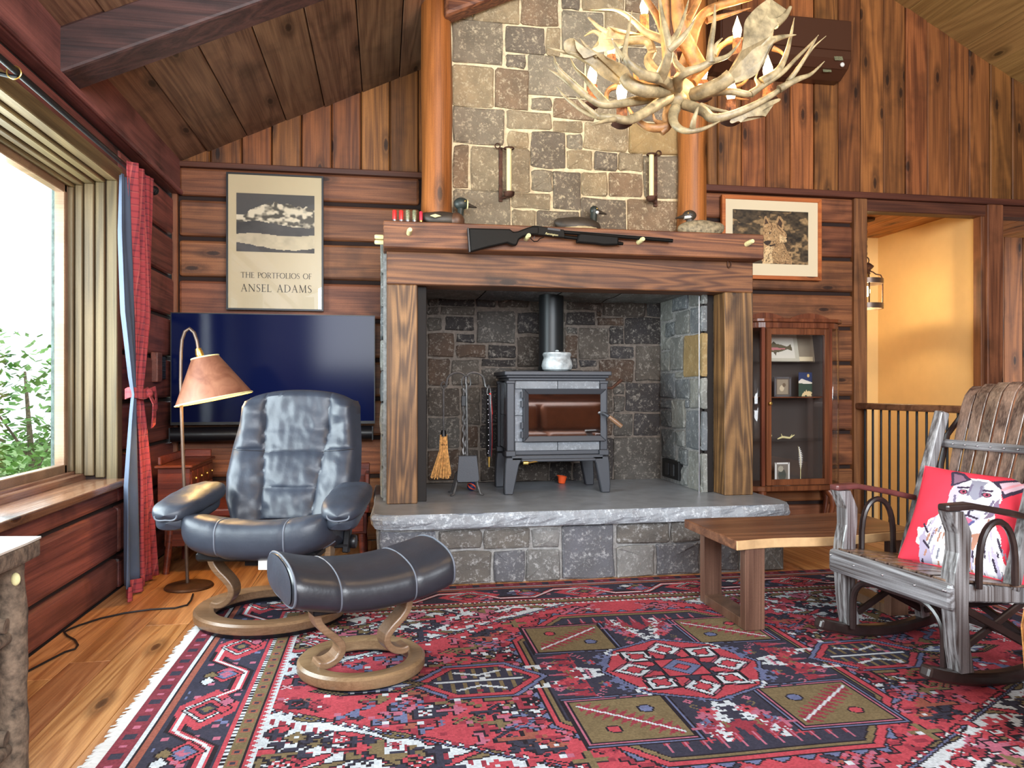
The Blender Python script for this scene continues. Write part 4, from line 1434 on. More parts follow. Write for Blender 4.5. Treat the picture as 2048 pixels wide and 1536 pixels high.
sconce(1018, 280, 394, 1, 'iron candle sconce with glass chimney on the left of the chimney stone')
sconce(1303, 292, 403, -1, 'iron candle sconce with glass chimney on the right, below the antler chandelier')


# ====================================================================== PRINTS painted as coloured cells
class Canvas:
    def __init__(self, w, h, bg):
        self.w, self.h = w, h
        self.a = np.zeros((h, w, 3), np.float32)
        self.a[:] = bg[:3]
        ys, xs = np.mgrid[0:h, 0:w]
        self.X = (xs + .5) / w
        self.Y = 1 - (ys + .5) / h      # 0 bottom, 1 top

    def poly(self, pts, c, jag=0.0, seed=0):
        X, Y = self.X, self.Y
        if jag:
            X = X + jag * self.nz(seed, 14)
            Y = Y + jag * self.nz(seed + 1, 14)
        ins = np.zeros(X.shape, bool)
        n = len(pts)
        for i in range(n):
            x0, y0 = pts[i]
            x1, y1 = pts[(i + 1) % n]
            if y0 == y1:
                continue
            cond = ((y0 > Y) != (y1 > Y)) & (X < (x1 - x0) * (Y - y0) / (y1 - y0) + x0)
            ins ^= cond
        self.a[ins] = c[:3]
        return ins

    def ell(self, cx, cy, rx, ry, c, rot=0):
        dx, dy = self.X - cx, self.Y - cy
        ca, sa = math.cos(rot), math.sin(rot)
        m = ((dx * ca + dy * sa) / rx) ** 2 + ((-dx * sa + dy * ca) / ry) ** 2 < 1
        self.a[m] = c[:3]
        return m

    def line(self, pts, w, c):
        for (x0, y0), (x1, y1) in zip(pts, pts[1:]):
            dx, dy = x1 - x0, y1 - y0
            L = dx * dx + dy * dy + 1e-9
            t = np.clip(((self.X - x0) * dx + (self.Y - y0) * dy) / L, 0, 1)
            m = (self.X - x0 - t * dx) ** 2 + (self.Y - y0 - t * dy) ** 2 < w * w
            self.a[m] = c[:3]

    def nz(self, seed, f):
        r = np.random.RandomState(seed)
        k = int(f) + 3
        g_ = r.rand(k, k) - .5
        x, y = self.X * f, self.Y * f
        xi, yi = np.floor(x).astype(int), np.floor(y).astype(int)
        fx, fy = x - xi, y - yi
        fx, fy = fx * fx * (3 - 2 * fx), fy * fy * (3 - 2 * fy)
        return (g_[yi, xi] * (1 - fx) * (1 - fy) + g_[yi, xi + 1] * fx * (1 - fy) + g_[yi + 1, xi] * (1 - fx) * fy + g_[yi + 1, xi + 1] * fx * fy) * 2

    def fb(self, seed, f):
        return self.nz(seed, f) * .55 + self.nz(seed + 7, f * 2.1) * .3 + self.nz(seed + 13, f * 4.3) * .2

    def cells(self, P):
        """P(u,v)->point ; returns MB and per-face colours"""
        m = MB()
        vs = [P(i / self.w, 1 - j / self.h) for j in range(self.h + 1) for i in range(self.w + 1)]
        W = self.w + 1
        fs = [(j * W + i, (j + 1) * W + i, (j + 1) * W + i + 1, j * W + i + 1) for j in range(self.h) for i in range(self.w)]
        m.add(vs, fs, True)
        col = np.ones((self.h * self.w, 4), np.float32)
        col[:, :3] = self.a.reshape(-1, 3)
        return m, col


# roman capitals with serifs, drawn stroke by stroke
TK, TN = .115, .05
AR = lambda cx, cy, rx, ry, a0, a1, n=12: [(cx + rx * math.cos(math.radians(a0 + (a1 - a0) * i / n)), cy + ry * math.sin(math.radians(a0 + (a1 - a0) * i / n))) for i in range(n + 1)]
SF = lambda x, y, w=.15: ([(x - w, y), (x + w, y)], .035)
ROMAN = {
    'T': (.74, [([(.37, 0), (.37, .97)], TK), ([(0, .97), (.74, .97)], TN), ([(.015, .98), (.015, .84)], .04), ([(.725, .98), (.725, .84)], .04), SF(.37, .02)]),
    'H': (.86, [([(.13, 0), (.13, 1)], TK), ([(.73, 0), (.73, 1)], TK), ([(.13, .52), (.73, .52)], TN), SF(.13, .02), SF(.73, .02), SF(.13, .98), SF(.73, .98)]),
    'E': (.56, [([(.13, 0), (.13, 1)], TK), ([(.0, .975), (.52, .975)], TN), ([(.13, .52), (.44, .52)], TN), ([(.0, .025), (.54, .025)], TN), ([(.51, .99), (.51, .86)], .04), ([(.53, .01), (.53, .15)], .04), ([(.43, .44), (.43, .60)], .035)]),
    'F': (.53, [([(.13, 0), (.13, 1)], TK), ([(.0, .975), (.52, .975)], TN), ([(.13, .50), (.43, .50)], TN), ([(.51, .99), (.51, .86)], .04), ([(.43, .42), (.43, .58)], .035), SF(.13, .02)]),
    'L': (.56, [([(.13, 0), (.13, 1)], TK), ([(.0, .025), (.54, .025)], TN), ([(.53, .01), (.53, .17)], .04), SF(.13, .98)]),
    'I': (.26, [([(.13, 0), (.13, 1)], TK), SF(.13, .02), SF(.13, .98)]),
    'P': (.58, [([(.13, 0), (.13, 1)], TK), ([(.0, .975)] + AR(.28, .73, .27, .245, 90, -90) + [(.13, .485)], [TN] * 4 + [.08, .10, .115, .115, .115, .10, .08] + [TN] * 4), SF(.13, .02)]),
    'R': (.68, [([(.13, 0), (.13, 1)], TK), ([(.0, .975)] + AR(.28, .74, .26, .235, 90, -90) + [(.13, .505)], [TN] * 4 + [.08, .10, .115, .115, .115, .10, .08] + [TN] * 4), ([(.30, .50), (.62, .02)], TK), ([(.58, .02), (.72, .02)], .035), SF(.13, .02)]),
    'D': (.82, [([(.13, 0), (.13, 1)], TK), ([(.0, .975)] + AR(.30, .5, .46, .475, 90, -90) + [(.0, .025)], [TN] * 4 + [.08, .11, .125, .125, .125, .11, .08] + [TN] * 4)]),
    'O': (.92, [(AR(.46, .5, .42, .48, 0, 360, 28), [.05 + .075 * abs(math.cos(2 * PI * i / 28)) for i in range(29)])]),
    'S': (.52, [(AR(.27, .745, .19, .235, 35, 180, 8) + [(.14, .62), (.27, .52), (.40, .42)] + AR(.26, .255, .20, .235, 25, -145, 9), [TN] * 5 + [.07, .08, .09, .10, .115, .115, .115, .10, .09, .08, .07] + [TN] * 6), ([(.44, .83), (.44, .97)], .035), ([(.07, .05), (.07, .20)], .035)]),
    'A': (.80, [([(.10, 0), (.41, 1)], TN), ([(.38, 1), (.70, 0)], TK), ([(.21, .36), (.57, .36)], .045), SF(.10, .02, .11), SF(.70, .02, .13)]),
    'N': (.88, [([(.13, 0), (.13, 1)], TN), ([(.10, .98), (.76, .02)], TK), ([(.76, 0), (.76, 1)], TN), SF(.13, .02, .12), SF(.08, .98, .10), SF(.76, .98, .12)]),
    'M': (1.0, [([(.13, 0), (.17, 1)], TN), ([(.15, 1), (.50, .04)], TK), ([(.50, .04), (.84, 1)], TN), ([(.83, 1), (.88, 0)], TK), SF(.13, .02, .11), SF(.88, .02, .13), SF(.12, .98, .08), SF(.88, .98, .08)]),
    ' ': (.42, []),
}


def roman(txt, x0, x1, z0, z1, y, parent):
    h = z1 - z0
    nat = sum(ROMAN[c_][0] for c_ in txt) * h
    gap_ = ((x1 - x0) - nat) / (len(txt) - 1)
    x_ = x0
    for c_ in txt:
        w_, strokes = ROMAN[c_]
        if strokes:
            m_ = MB()
            for pts_, t_ in strokes:
                P_ = [(x_ + a_ * h, y, z0 + b_ * h) for a_, b_ in pts_]
                tt_ = [q_ * h for q_ in t_] if hasattr(t_, '__len__') else t_ * h
                if hasattr(tt_, '__len__'):
                    tt_ = (tt_ + [tt_[-1]] * len(P_))[:len(P_)]
                m_.ribbon(P_, .0008, tt_, up=(0, 1, 0))
            obj('letter', m_, M_INK, parent, world=True)
        x_ += w_ * h + gap_


# ---- tall poster over the television
yp = 5.435
pa, pb = atY(453, 345, yp), atY(646, 620, yp)
x0, x1, z1, z0 = atY(453, 480, yp).x, atY(647, 480, yp).x, atY(550, 349, yp).z, atY(550, 621, yp).z
po = thing('framed_poster', 'tall beige framed poster with dark landscape photograph hanging above the television', 'poster', ((x0 + x1) / 2, yp, z0))
fw = .012
obj('frame', MB().box(x0, x0 + fw, yp - .012, yp + .02, z0, z1).box(x1 - fw, x1, yp - .012, yp + .02, z0, z1).box(x0 + fw, x1 - fw, yp - .012, yp + .02, z0, z0 + fw).box(x0 + fw, x1 - fw, yp - .012, yp + .02, z1 - fw, z1), M_PLASTIC, po, world=True)
obj('sheet', MB().box(x0 + fw, x1 - fw, yp - .004, yp + .016, z0 + fw, z1 - fw), M_POSTER, po, world=True)
qx0, qx1, qz1, qz0 = atY(473, 440, yp).x, atY(629, 440, yp).x, atY(550, 389, yp).z, atY(550, 505, yp).z
cv = Canvas(110, 84, S(66, 62, 58))
n_ = cv.fb(3, 6)
sky = S(74, 70, 66)
cv.a[cv.Y > .55] = sky[:3]
ridge = .74 + .12 * np.cos((cv.X - .62) * 4.2) + .05 * cv.nz(5, 9) + .03 * cv.nz(6, 20)
mk = (cv.Y < ridge) & (cv.Y > .42)
lum = np.clip(.55 + 1.1 * cv.nz(8, 16) + .7 * cv.nz(9, 30), .12, 1)
cv.a[mk] = (np.array(S(214, 200, 172)[:3])[None, :] * lum[mk][:, None])
hill = .48 + .05 * np.sin(cv.X * 5 + .4) + .015 * cv.nz(4, 12)
mk = cv.Y < hill
cv.a[mk] = np.array(S(64, 60, 56)[:3]) * (1 + .35 * n_[mk][:, None])
lake = (cv.Y < .30 + .02 * np.sin(cv.X * 7)) & (cv.Y > .10 + .06 * np.sin(cv.X * 4 + 2) + .01 * cv.nz(2, 20))
cv.a[lake] = np.array(S(200, 184, 152)[:3]) * (.9 + .3 * n_[lake][:, None])
m, col = cv.cells(lambda u, v: (qx0 + (qx1 - qx0) * u, yp - .0055, qz0 + (qz1 - qz0) * v))
obj('photograph', m, M_PICFLAT, po, world=True, colors=col, fix=False)
for txt, v, hh_ in (('THE PORTFOLIOS OF', 551.5, 11.0), ('ANSEL ADAMS', 577, 15.0)):
    roman(txt, atY(482, v, yp).x, atY(623.5, v, yp).x, atY(552, v + hh_ / 2, yp).z, atY(552, v - hh_ / 2, yp).z, yp - .006, po)
obj('glazing', MB().box(x0 + fw, x1 - fw, yp - .0095, yp - .0085, z0 + fw, z1 - fw), glass_mat('poster_glazing', refl=.045), po, world=True)

# ---- wolf print
yp = 5.445
x0, x1 = atY(1443, 470, yp).x, atY(1642, 470, yp).x
z1, z0 = atY(1540, 394, yp).z, atY(1580, 560, yp).z
wp = thing('framed_wolf_picture', 'orange wood framed wolf photograph with wide cream mat behind the mantel end', 'picture', ((x0 + x1) / 2, yp, z0))
fw = .030
fm = MB()
for q in (((x0, z0), (x1, z0), (x1 - fw, z0 + fw), (x0 + fw, z0 + fw)), ((x1, z0), (x1, z1), (x1 - fw, z1 - fw), (x1 - fw, z0 + fw)), ((x1, z1), (x0, z1), (x0 + fw, z1 - fw), (x1 - fw, z1 - fw)), ((x0, z1), (x0, z0), (x0 + fw, z0 + fw), (x0 + fw, z1 - fw))):
    o_ = [(p_[0], yp - .012, p_[1]) for p_ in q]
    fm.add(o_ + [(p_[0], yp + .02, p_[2]) for p_ in o_], [(0, 1, 2, 3), (7, 6, 5, 4), (0, 4, 5, 1), (1, 5, 6, 2), (2, 6, 7, 3), (3, 7, 4, 0)])
obj('frame', fm, M_FRAMEO, wp, world=True, bevel=.002)
obj('mat_board', MB().box(x0 + fw, x1 - fw, yp - .002, yp + .015, z0 + fw, z1 - fw), M_MAT, wp, world=True)
qx0, qx1 = atY(1465, 470, yp).x, atY(1616, 470, yp).x
qz1, qz0 = atY(1540, 421.5, yp).z, atY(1580, 529, yp).z
cv = Canvas(160, 114, S(72, 56, 38))
n1, n2 = cv.fb(21, 7), cv.nz(25, 26)
cv.a[:] = np.array(S(150, 122, 84)[:3])[None, None, :] * (1 + .5 * n1[..., None])
dval = np.maximum(cv.fb(31, 5) + .35 * n2 + .5 * (cv.Y - .35) - .05, np.maximum(np.where(cv.X > .60, cv.fb(33, 6) + .3 * n2 + .25, -1), np.where((cv.X < .36) & (cv.Y < .75), cv.fb(35, 4) + .15, -1)))
dk_ = np.clip(dval / .28 + .45, 0, 1)[..., None]
cv.a = (cv.a * (1 - dk_) + np.array(S(64, 52, 36)[:3])[None, None, :] * (1 + .8 * n2[..., None]) * dk_).astype(np.float32)
dark = (cv.fb(31, 5) + .4 * n2 + .5 * (cv.Y - .35) > .05) | ((cv.X > .62) & (cv.fb(33, 6) + .3 * n2 > -.25)) | ((cv.X < .36) & (cv.Y < .75) & (cv.fb(35, 4) > -.15))
# wolf: chest, head, ears, muzzle
FUR, FURD, FURL = S(176, 140, 96), S(112, 84, 56), S(214, 182, 134)
cv.poly([(.38, 0), (.36, .25), (.40, .45), (.50, .55), (.62, .5), (.70, .32), (.77, .12), (.78, 0)], FUR, .02, 2)
cv.poly([(.40, .0), (.40, .2), (.46, .38), (.54, .3), (.52, .0)], FURL, .03, 5)
cv.poly([(.40, .52), (.40, .66), (.45, .76), (.53, .78), (.60, .74), (.68, .62), (.72, .5), (.69, .42), (.60, .36), (.5, .34), (.43, .4)], FUR, .012, 9)
cv.poly([(.40, .72), (.415, .88), (.44, .90), (.49, .76)], FUR)
cv.poly([(.42, .74), (.43, .86), (.47, .76)], FURD)
cv.poly([(.55, .76), (.60, .91), (.63, .90), (.68, .80), (.66, .62), (.58, .70)], FUR)
cv.poly([(.585, .75), (.615, .87), (.65, .78), (.64, .68)], FURD)
cv.poly([(.62, .55), (.72, .50), (.71, .42), (.62, .40)], FURL)
cv.ell(.715, .48, .014, .02, S(40, 30, 24))
cv.ell(.485, .575, .022, .016, FURL)
cv.ell(.487, .575, .012, .012, S(40, 28, 20))
cv.line([(.46, .60), (.51, .595)], .006, FURD)
cv.line([(.44, .37), (.50, .34), (.55, .36)], .016, S(60, 44, 32))
rw = random.Random(3)
for k in range(170):
    a_, b_ = rw.uniform(.38, .76), rw.uniform(.02, .76)
    if b_ > .36 and not (.41 < a_ < .70):
        continue
    if b_ < .36 and a_ > .78 - .3 * b_:
        continue
    L_ = rw.uniform(.015, .04)
    cv.line([(a_, b_), (a_ + L_ * (.3 if a_ > .5 else -.3), b_ - L_)], .0035, rw.choice((FURD, FURD, FURL, S(86, 62, 42), S(196, 162, 116))))
cv.line([(.50, .78), (.52, .70), (.50, .64)], .007, FURD)
cv.line([(.58, .76), (.60, .68), (.66, .60)], .008, FURD)
cv.poly([(.40, .40), (.44, .44), (.50, .43), (.49, .37), (.42, .35)], S(58, 44, 34), .008, 66)
cv.ell(.487, .575, .012, .012, S(40, 28, 20))
cv.poly([(.42, .74), (.43, .86), (.47, .76)], S(70, 50, 36))
cv.poly([(.585, .75), (.615, .87), (.65, .78), (.64, .68)], S(70, 50, 36))
st_ = (np.abs(np.sin(cv.X * 90 + 30 * cv.nz(40, 12) + cv.Y * 25)) < .35) & (cv.Y < .45) & (cv.X > .52) & (cv.X < .77) & (cv.Y < .75 - .62 * (cv.X - .3))
cv.a[st_] = FURD[:3]
fl_n = 1 + .28 * cv.nz(41, 50)
cv.a *= fl_n[..., None]
m, col = cv.cells(lambda u, v: (qx0 + (qx1 - qx0) * u, yp - .0035, qz0 + (qz1 - qz0) * v))
obj('photograph', m, M_PICFLAT, wp, world=True, colors=col, fix=False)

# ====================================================================== TELEVISION AND SOUNDBAR
yt = 5.30
x0, x1 = atY(341, 740, yt).x, atY(750, 740, yt).x
tv = thing('television', 'large flat black television on the log wall behind the recliner', 'television', ((x0 + x1) / 2, yt, .855))
obj('screen', MB().box(x0 + .006, x1 - .006, yt, yt + .01, .874, 1.604), M_TV, tv, world=True)
obj('bezel', MB().box(x0, x1, yt - .003, yt + .03, 1.604, 1.610).box(x0, x0 + .006, yt - .003, yt + .03, .855, 1.604).box(x1 - .006, x1, yt - .003, yt + .03, .855, 1.604).box(x0, x1, yt - .005, yt + .03, .855, .874), M_PLASTIC, tv, world=True)
obj('rear_cover', MB().box(x0 + .01, x1 - .01, yt + .012, yt + .05, .86, 1.60).box(x0 + .15, x1 - .15, yt + .05, yt + .10, .88, 1.35), M_PLASTIC, tv, world=True, bevel=.004)
obj('wall_bracket', MB().box(x0 + .3, x1 - .3, yt + .10, YB - .006, 1.0, 1.3), M_BLACK, tv, world=True)
sb = thing('soundbar', 'long rounded black soundbar under the television', 'speaker', ((x0 + x1) / 2, 5.28, .735))
pr = [(5.24 + .05 * (1 - math.cos(a)) if False else 0, 0) for a in (0,)]
m = MB()
P = []
for x_ in np.linspace(x0 + .01, x1 - .02, 3):
    P.append([Vector((x_, 5.31 - .065 * math.cos(a) * (1 if abs(a) < PI / 2 else .6), .79 + .05 * math.sin(a))) for a in np.linspace(-PI / 2, 3 * PI / 2, 21)[:-1]])
m.grid(P, True, True)
m.add(P[0], [tuple(range(20))]).add(P[-1], [tuple(range(20))])
obj('housing', m, M_PLASTIC, sb, world=True)
obj('end_cap', MB().box(x1 - .02, x1 - .012, 5.25, 5.35, .742, .838), M_PLASTIC, sb, world=True)
obj('end_cap', MB().box(x0 + .002, x0 + .01, 5.25, 5.35, .742, .838), M_PLASTIC, sb, world=True)
obj('wall_bracket', MB().box(x0 + .2, x1 - .2, 5.35, YB - .006, .76, .82), M_BLACK, sb, world=True)

# wooden block switch plate on the left wall
p = atX(312, 735, XL)
sw = thing('wall_switch', 'small black switch plate with wooden block on the left log wall', 'switch', (XL, 5.05, 1.15))
obj('wood_block', MB().box(XL - .01, XL + .035, 4.99, 5.09, 1.14, 1.33), W_LOG_Y, sw, world=True, bevel=.008, seg=2)
obj('plate', MB().box(XL - .01, XL + .02, 5.10, 5.22, 1.16, 1.31), M_BLACK, sw, world=True, bevel=.004)
for z_ in (1.18, 1.21, 1.24, 1.27):
    obj('slot', MB().box(XL + .018, XL + .024, 5.115, 5.205, z_, z_ + .014), M_PLASTIC, sw, world=True, bevel=.002)

# brown air conditioner high on the right
ac = thing('air_conditioner', 'brown wall air conditioner high on the plank wall behind the chandelier', 'air conditioner', (3.05, 5.38, 3.55))
pf = [(5.485, 3.545), (5.40, 3.545), (5.30, 3.60), (5.26, 3.66), (5.255, 3.93), (5.28, 3.97), (5.485, 3.97)]
obj('housing', MB().prism(pf, (2.5, 0, 0), (0, 1, 0), (0, 0, 1), (1, 0, 0), 1.09), M_ACU, ac, world=True, bevel=.01, seg=2)
obj('front_panel', MB().box(2.51, 3.58, 5.247, 5.262, 3.72, 3.95), M_ACU, ac, world=True, bevel=.004)
obj('louver', MB().bar((2.56, 5.285, 3.625), (3.54, 5.285, 3.625), .012, .07, up=(0, -.55, .83)), M_ACU, ac, world=True, bevel=.003)
for xa, za, ya in ((3.44, 3.655, 5.256), (3.38, 3.585, 5.316)):
    obj('sticker', MB().bar((xa, ya, za), (xa + .07, ya, za + .004), .004, .035, up=(0, .3, 1)), M_SHELLC, ac, world=True)
obj('sensor', MB().ell((3.52, 5.275, 3.62), (.018, .012, .018), 10, 8), M_WHITE, ac, world=True)

# ====================================================================== CURTAIN, ROD, LAMP
rod = thing('curtain_rod', 'black iron curtain rod running above the left window', 'curtain rod', (XL + .1, 3.2, 2.265))
obj('pole', MB().tube([(XL + .10, 1.3, 2.265), (XL + .10, 4.66, 2.265)], .0125, 12), M_BLACK, rod, world=True)
obj('finial', MB().ell((XL + .10, 4.68, 2.265), (.028, .02, .028), 14, 10).ell((XL + .10, 4.66, 2.265), (.02, .012, .02), 12, 8), M_BLACK, rod, world=True)
for y_ in (4.63, 3.02):
    obj('bracket', MB().tube([(XL, y_, 2.265), (XL + .08, y_, 2.25), (XL + .1, y_, 2.25)], .008, 8).lathe([(.025, 0), (.025, .008)], 14, Matrix.Translation((XL + .001, y_, 2.265)) @ Matrix.Rotation(PI / 2, 4, 'Y')), M_BLACK, rod, world=True)
p = atX(28, 140, XL + .10)
obj('ring', MB().tube([(XL + .10 + .024 * math.cos(a), p.y, 2.255 + .024 * math.sin(a)) for a in np.linspace(0, 2 * PI, 19)[:-1]], .003, 6, closed=True), M_BRASS, rod, world=True)

cu = thing('curtain', 'red plaid curtain with blue-grey lining tied back beside the window', 'curtain', (XL + .11, 4.35, .01))


def sheet(levels, nf, amp, x0, ph=0.0, nj=60):
    P = []
    zs = [l[0] for l in levels]
    for z in np.linspace(zs[0], zs[-1], 46):
        a = np.interp(-z, [-q for q in zs], [l[1] for l in levels])
        b = np.interp(-z, [-q for q in zs], [l[2] for l in levels])
        k = np.interp(-z, [-q for q in zs], [l[3] for l in levels])
        xo = np.interp(-z, [-q for q in zs], [l[4] for l in levels])
        row = []
        for j in range(nj):
            t = j / (nj - 1)
            w = math.sin(2 * PI * nf * t + ph + .5 * math.sin(z * 2.2)) * amp * k
            w += .35 * amp * k * math.sin(2 * PI * nf * 2.3 * t + 1.3 * z)
            row.append(Vector((x0 + xo + w, a + (b - a) * (t + .03 * math.sin(6 * t + z)), z)))
        P.append(row)
    m = MB()
    m.grid(P, True)
    return m


def solid(o, th):
    s = o.modifiers.new('thick', 'SOLIDIFY')
    s.thickness = th
    s.offset = 0
    return o


PL = [(2.285, 4.15, 4.56, 1.0, .02), (1.9, 4.18, 4.53, .9, .02), (1.5, 4.23, 4.50, .8, .02), (1.15, 4.29, 4.44, .55, .005), (1.07, 4.30, 4.43, .4, .0), (.95, 4.30, 4.46, .55, .005), (.6, 4.31, 4.53, .8, .015), (.03, 4.30, 4.66, 1.0, .02)]
LN = [(2.20, 4.09, 4.20, .5, .0), (1.9, 4.07, 4.22, .7, .0), (1.5, 4.08, 4.27, .7, .005), (1.15, 4.20, 4.32, .5, .006), (1.07, 4.25, 4.32, .35, .006), (.95, 4.20, 4.33, .5, .006), (.6, 4.10, 4.36, .8, .008), (.075, 4.08, 4.38, 1.0, .01)]
solid(obj('plaid_panel', sheet(PL, 3, .026, XL + .105), M_PLAID, cu, world=True), .004)
solid(obj('lining', sheet(LN, 1.5, .024, XL + .105, 1.0), M_LINING, cu, world=True), .004)
LB = [(.085, 4.075, 4.385, 1.0, .022), (.012, 4.07, 4.395, 1.0, .022)]
solid(obj('hem', sheet(LB, 1.5, .024, XL + .105, 1.0), M_PLAID, cu, world=True), .006)
tb = MB()
tb.ribbon([(XL + .105 + .05 * math.cos(a), 4.355 + .09 * math.sin(a), 1.075 + .006 * math.sin(3 * a)) for a in np.linspace(0, 2 * PI, 25)[:-1]], .055, .008, closed=True, smooth=True)
obj('tie_back', tb, M_PLAID, cu, world=True)
obj('tie_end', MB().ribbon([(XL + .16, 4.36, 1.08), (XL + .185, 4.38, 1.02), (XL + .18, 4.40, .95), (XL + .17, 4.42, .89)], [.03, .045, .055, .06], .006, up=(0, 1, 0), smooth=True), M_PLAID, cu, world=True)
obj('tie_end', MB().ribbon([(XL + .15, 4.40, 1.085), (XL + .17, 4.45, 1.10), (XL + .165, 4.49, 1.05), (XL + .16, 4.52, .98)], [.025, .03, .03, .035], .006, up=(0, .6, .8), smooth=True), M_PLAID, cu, world=True)
obj('tie_knot', MB().ell((XL + .155, 4.37, 1.075), (.03, .035, .028), 12, 8), M_PLAID, cu, world=True)

# floor lamp -----------------------------------------------------------------------
LX, LY = -1.06, 4.37
la = thing('floor_lamp', 'bronze gooseneck floor lamp with parchment shade lit behind the recliner', 'lamp', (LX, LY, 0))
obj('base', MB().lathe([(.0, .0), (.125, .0), (.128, .006), (.122, .014), (.06, .020), (.02, .026), (.0, .026)], 36, Matrix.Translation((LX, LY, 0))), M_DISC, la, world=True)
pole = [atY(u, v, LY) for u, v in ((375, 1172), (372, 1060), (367, 940), (363, 830), (361.5, 760), (362, 705), (364, 680), (370, 663), (379, 657), (388, 665), (394, 682), (397, 702))]
m = MB().tube(pole, .0095, 12)
obj('pole', m, M_BRONZE, la, world=True)
ps, pe = atY(397, 702, LY), atY(409, 714, LY)
obj('socket', MB().tube([atY(396, 697, LY), atY(399, 708, LY), atY(403, 716, LY)], [.016, .022, .016], 14), M_BRASS, la, world=True)
tp_, bt_ = atY(410, 714.5, LY), atY(428.5, 798, LY)
ax = (bt_ - tp_)
Ls = ax.length
az = ax.normalized()
Mq = Matrix.Translation(tp_) @ Vector((0, 0, 1)).rotation_difference(az).to_matrix().to_4x4()
t_ = NT('parchment_shade')
v_ = t_.coords(False)
cc = t_.ramp(t_.noise(v_, 9, 4, .6, .8), [(.3, S(108, 62, 44)), (.7, S(146, 98, 74))])
t_.l(cc, t_.b.inputs['Base Color'])
t_.b.inputs['Roughness'].default_value = .55
shade_m = t_.m
inner_m = plain('shade_inner_cream', S(236, 228, 150), .8)
obj('shade', MB().lathe([(.072, .0), (.205, Ls)], 40, Mq, caps=False), shade_m, la, world=True)
obj('shade_lining', MB().lathe([(.0705, .002), (.2035, Ls)], 40, Mq, caps=False), inner_m, la, world=True, label='yellow-cream inside of the shade')
for r_, z_ in ((.072, 0), (.205, Ls)):
    obj('shade_trim', MB().tube([Mq @ Vector((r_ * math.cos(a), r_ * math.sin(a), z_)) for a in np.linspace(0, 2 * PI, 41)[:-1]], .0045, 6, closed=True), M_CREAM, la, world=True)
obj('spider', MB().tube([Mq @ Vector((-.07, 0, .01)), Mq @ Vector((.07, 0, .01))], .003, 6).tube([Mq @ Vector((0, -.07, .01)), Mq @ Vector((0, .07, .01))], .003, 6), M_BRASS, la, world=True)
obj('bulb', MB().ell(Mq @ Vector((0, 0, .11)), (.03, .03, .038), 14, 10), M_BULB, la, world=True)
pb_ = Mq @ Vector((0, 0, .165))
light('lamp_light', 'POINT', pb_, 9, (1.0, .62, .28), shadow_soft_size=.03)
cd = [atZ(u, v, .006) for u, v in ((386, 1188), (382, 1200), (374, 1210), (350, 1216), (300, 1219), (250, 1226), (200, 1237), (160, 1250), (140, 1258), (128, 1264), (135, 1272), (150, 1280), (156, 1290), (150, 1298), (130, 1304), (95, 1322), (55, 1343), (-20, 1380))]
obj('power_cord', MB().tube(cd, .0045, 6), M_PLASTIC, label='black lamp cord lying across the oak floor by the left wall', cat='cord')

# pale slab table on bark legs, lower left corner of the room
tb = thing('log_side_table', 'pale slab-topped side table on bark-covered log legs beside the window', 'table', (-1.16, 1.95, 0))
zt_ = .685
pts = [(-1.39, 1.55), (-.955, 1.52), (-.94, 1.75), (-.952, 2.0), (-.945, 2.2), (-.948, 2.29), (-1.1, 2.31), (-1.39, 2.30)]
obj('top', MB().prism(pts, (0, 0, zt_ - .006), (1, 0, 0), (0, 1, 0), (0, 0, 1), .006), M_TOPWHITE, tb, world=True)
m = MB()
m.prism(pts, (0, 0, zt_ - .055), (1, 0, 0), (0, 1, 0), (0, 0, 1), .049)
obj('bark_edge', m, M_BARK, tb, world=True, bevel=.008, seg=2)
for (x_, y_) in ((-1.0, 2.24), (-1.34, 2.24), (-1.0, 1.6), (-1.34, 1.6)):
    m = MB()
    zz = np.linspace(.0, zt_ - .05, 14)
    m.tube([(x_ + .004 * math.sin(9 * z + x_), y_ + .004 * math.cos(7 * z), z) for z in zz], [.036 + .003 * math.sin(17 * z) + .002 * math.sin(41 * z) for z in zz], 14)
    lg = obj('leg', m, M_BARK, tb, world=True)
    if y_ > 2 and x_ > -1.2:
        for z_, a_ in ((.585, .2), (.50, -.6)):
            obj('branch_scar', MB().ell((x_ + .034 * math.sin(a_ + .5), y_ - .034 * math.cos(a_ + .3), z_), (.012, .008, .018), 10, 7), M_CREAM, lg, world=True)
for z_ in (.47, .17):
    obj('stretcher', MB().tube([(-1.36, 2.17, z_), (-1.15, 2.165, z_ + .012), (-.985, 2.175, z_)], [.02, .024, .02], 12), M_BARK, tb, world=True)
    obj('stretcher', MB().tube([(-1.0, 1.62, z_ - .04), (-1.0, 1.9, z_ - .03), (-1.0, 2.2, z_ - .04)], [.018, .022, .018], 12), M_BARK, tb, world=True)

